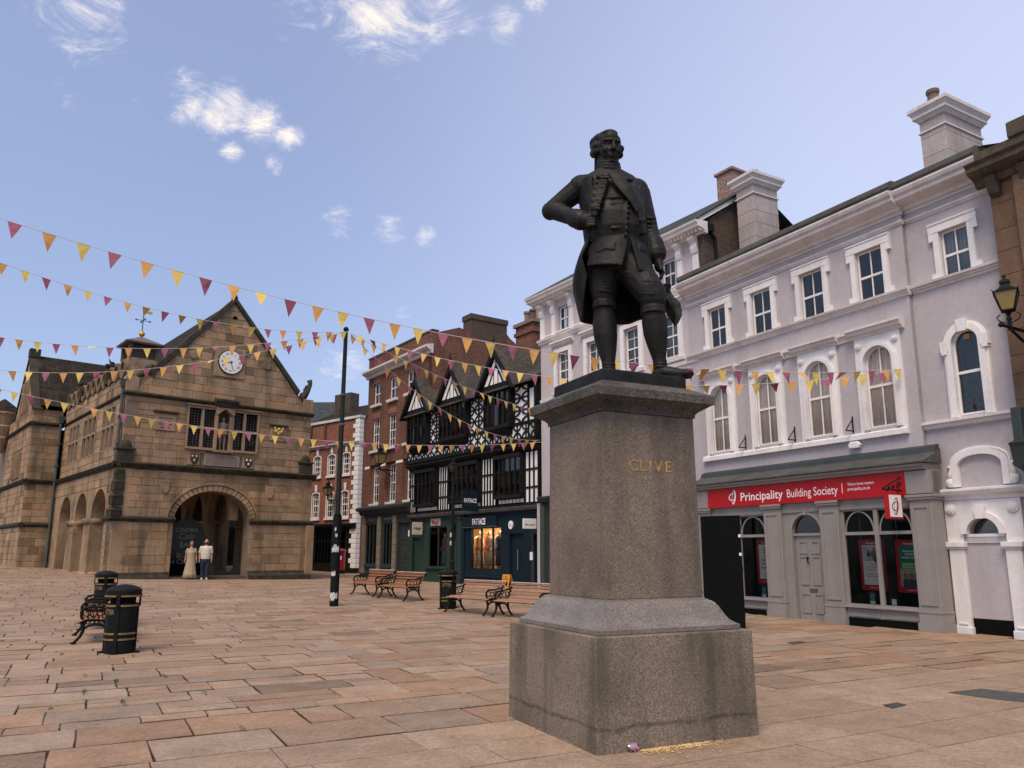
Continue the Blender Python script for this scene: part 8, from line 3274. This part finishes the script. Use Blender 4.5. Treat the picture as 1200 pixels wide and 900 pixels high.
mannequin(-4.32, .40, (.55, .25, .22), (.38, .30, .24), 'pink topped mannequin in the lit navy shop window')
mannequin(-3.55, .42, (.05, .05, .06), (.05, .05, .07), 'dark clothed mannequin at the right of the lit window')
mannequin(-5.15, .45, (.62, .30, .10), (.50, .40, .28), 'orange topped mannequin at the left of the lit window')
mannequin(-7.95, .36, (.35, .10, .14), (.20, .22, .28), 'patterned dress mannequin in the green shop window', .85)


def rack(x0, x1, y, lab):
    p = tim_pt((x0 + x1) / 2, y, .86)
    t = thing('clothes_rail', lab, 'clothes rail', p, R(-55))
    h = (x1 - x0) / 2
    f = MB()
    f.tube([(-h, 0, 0), (-h, 0, 1.5), (h, 0, 1.5), (h, 0, 0)], .015, 6)
    f.build('rail_frame', M_BLACK, t)
    rg = random.Random(int(x0 * 10))
    cols = [(.6, .32, .1), (.55, .12, .1), (.6, .55, .45), (.1, .14, .3), (.45, .2, .25), (.2, .3, .2)]
    n = 9
    for i in range(n):
        x = -h + .05 + (2 * h - .1) * i / (n - 1)
        c = cols[rg.randrange(len(cols))]
        g = MB()
        L = rg.uniform(.55, .95)
        g.add([(x - .02, -.2, 1.36), (x + .02, -.2, 1.36), (x + .02, 0, 1.47), (x - .02, 0, 1.47), (x + .02, .2, 1.36), (x - .02, .2, 1.36), (x - .03, -.24, 1.4 - L), (x + .03, -.24, 1.4 - L), (x + .03, .24, 1.4 - L), (x - .03, .24, 1.4 - L)],
              [(0, 1, 2, 3), (3, 2, 4, 5), (0, 6, 7, 1), (5, 4, 8, 9), (1, 7, 8, 4, 2), (0, 3, 5, 9, 6)])
        g.build('garment', mat('garment_%d' % cols.index(c), c, tuple(v * .7 for v in c), .9, 6, 20, .2, .1), t)


rack(-6.3, -5.4, 1.0, 'rail of bright clothes at the left of the lit window')
rack(-5.1, -4.0, 1.05, 'rail of warm coloured clothes behind the mannequins')


def bird(loc, rz, lab):
    t = thing('pigeon', lab, 'bird', loc, rz, 'birds on the roofs')
    b = MB()
    b.ball((0, 0, .12), (.06, .12, .07), 12, 8)
    b.capsule((0, -.09, .17), .04, (0, -.12, .23), .03, 8)
    b.ball((0, -.13, .25), (.032, .038, .032), 10, 8)
    b.capsule((0, -.16, .245), .010, (0, -.185, .24), .004, 6)
    b.capsule((0, .08, .11), .045, (0, .22, .08), .02, 8)
    for s in (-1, 1):
        b.ball((s * .05, .03, .13), (.02, .11, .05), 8, 6)
    remesh(b.build('body', mat('pigeon_grey', (.055, .06, .065), (.03, .033, .036), .7), t), .012, 2)
    for s in (-1, 1):
        MB().tube([(s * .025, 0, .07), (s * .025, -.01, 0)], .006, 5).build('leg', mat('pigeon_leg', (.2, .08, .06), (.2, .08, .06), .7), t)


bird(soc_pt(-5.9, 1.9, 12.96), R(60), 'dark pigeon perched on the left stucco chimney')
bird(hall_pt(.2, 3.55, 10.38), R(-30), 'dark pigeon perched on the hall parapet pier')


# ---------------------------------------------------------------- bunting
FLAG_C = [mat('orange_flag', (.62, .32, .09), (.58, .30, .085), .8, 4, 20, .06, .05), mat('yellow_flag', (.66, .49, .12), (.62, .46, .11), .8, 4, 20, .06, .05), mat('magenta_flag', (.31, .085, .145), (.28, .075, .13), .8, 4, 20, .06, .05)]


def bunting(label, A, B, cub, spacing, phase, c0, size=(.20, .29), taper=0, s0=0.0):
    A, B = Vector(A), Vector(B)
    D = B - A
    Lh = math.hypot(D.x, D.y)

    def pt(s):
        z = ((cub[0] * s + cub[1]) * s + cub[2]) * s + cub[3]
        return Vector((A.x + D.x * s, A.y + D.y * s, z))
    t = thing('bunting', label, 'bunting', A, 0, 'strings of triangular flags over the square')
    pts = [pt(s0 + (1 - s0) * i / 70) - A for i in range(71)]
    MB().tube(pts, .006, 5).build('cord', mat('white_cord', (.55, .54, .52), (.5, .49, .47), .8), t)
    rg = random.Random(int(abs(A.x) * 100 + abs(B.z) * 37))
    s = phase / Lh
    i = 0
    while s - spacing / Lh > s0:
        s -= spacing / Lh
        c0 -= 1
    while s + size[0] / Lh < 1:
        p, q = pt(s), pt(s + size[0] / Lh)
        d = (q - p)
        n = Vector((-d.y, d.x, 0)).normalized()
        w = rg.gauss(0, .17)
        if rg.random() < .07:
            w += rg.choice((-.9, .8))
        tip = (p + q) / 2 + Vector((0, 0, -1)) * size[1] * math.cos(w) + n * size[1] * math.sin(w) + d.normalized() * rg.gauss(0, .02)
        mid1, mid2 = (p + tip) / 2 + n * rg.gauss(0, .008), (q + tip) / 2 + n * rg.gauss(0, .008)
        v = [p - A, q - A, mid2 - A, tip - A, mid1 - A]
        m = MB()
        h = n * .0012
        m.add([x + h for x in v] + [x - h for x in v], [(0, 1, 2, 4), (4, 2, 3), (9, 7, 6, 5), (8, 7, 9), (0, 5, 6, 1), (1, 6, 7, 2), (2, 7, 8, 3), (3, 8, 9, 4), (4, 9, 5, 0)])
        m.build('pennant', FLAG_C[(c0 + i) % 3], t)
        s += spacing * (1 - taper * s) * rg.uniform(.94, 1.06) / Lh
        i += 1
    return t


bunting('highest bunting string, passing behind the statue to the lilac shop building', (-8.08, 10.8, 6.65), (8.66, 16.65, 5.61), (.389, 2.782, -4.217, 6.646), .47, .58, 0, taper=.22, s0=-.4)
bunting('second highest bunting string at left, sloping down to the pole top', (-12.57, 17.0, 8.44), (-4.9, 22.3, 8.1), (.625, 1.128, -2.095, 8.455), .45, .5, 0, s0=-.5)
bunting('bunting string crossing just above the clock to the pole top', (-14.49, 20.0, 7.38), (-4.9, 22.3, 8.1), (-.158, 2.15, -1.27, 7.395), .46, .62, 2, s0=-.5)
bunting('bunting string sagging across the clock face and up to the pole', (-14.37, 20.0, 6.41), (-4.9, 22.3, 8.1), (-.793, 3.303, -.826, 6.446), .42, .5, 2, s0=-.5)
bunting('lowest long bunting string across the hall windows to the timber framed house', (-15.03, 21.0, 6.21), (1.15, 28.51, 5.64), (.072, 2.746, -3.406, 6.237), .40, .4, 0, s0=-.35)
bunting('bunting string from the pole top past the statue feet to the arched windows', (-4.9, 22.3, 8.1), (8.6, 16.77, 5.56), (.307, 2.934, -5.723, 8.072), .44, .3, 1, taper=.15)
bunting('short bunting string from the pole top to the rightmost timber gable', (-4.9, 22.3, 8.1), (.97, 28.75, 6.89), (.129, .72, -2.048, 8.086), .44, .4, 0)
bunting('steepest short bunting string from the pole top down to the timber jetty', (-4.9, 22.3, 8.1), (1.03, 28.68, 5.73), (.344, 2.906, -5.608, 8.097), .44, .5, 1)
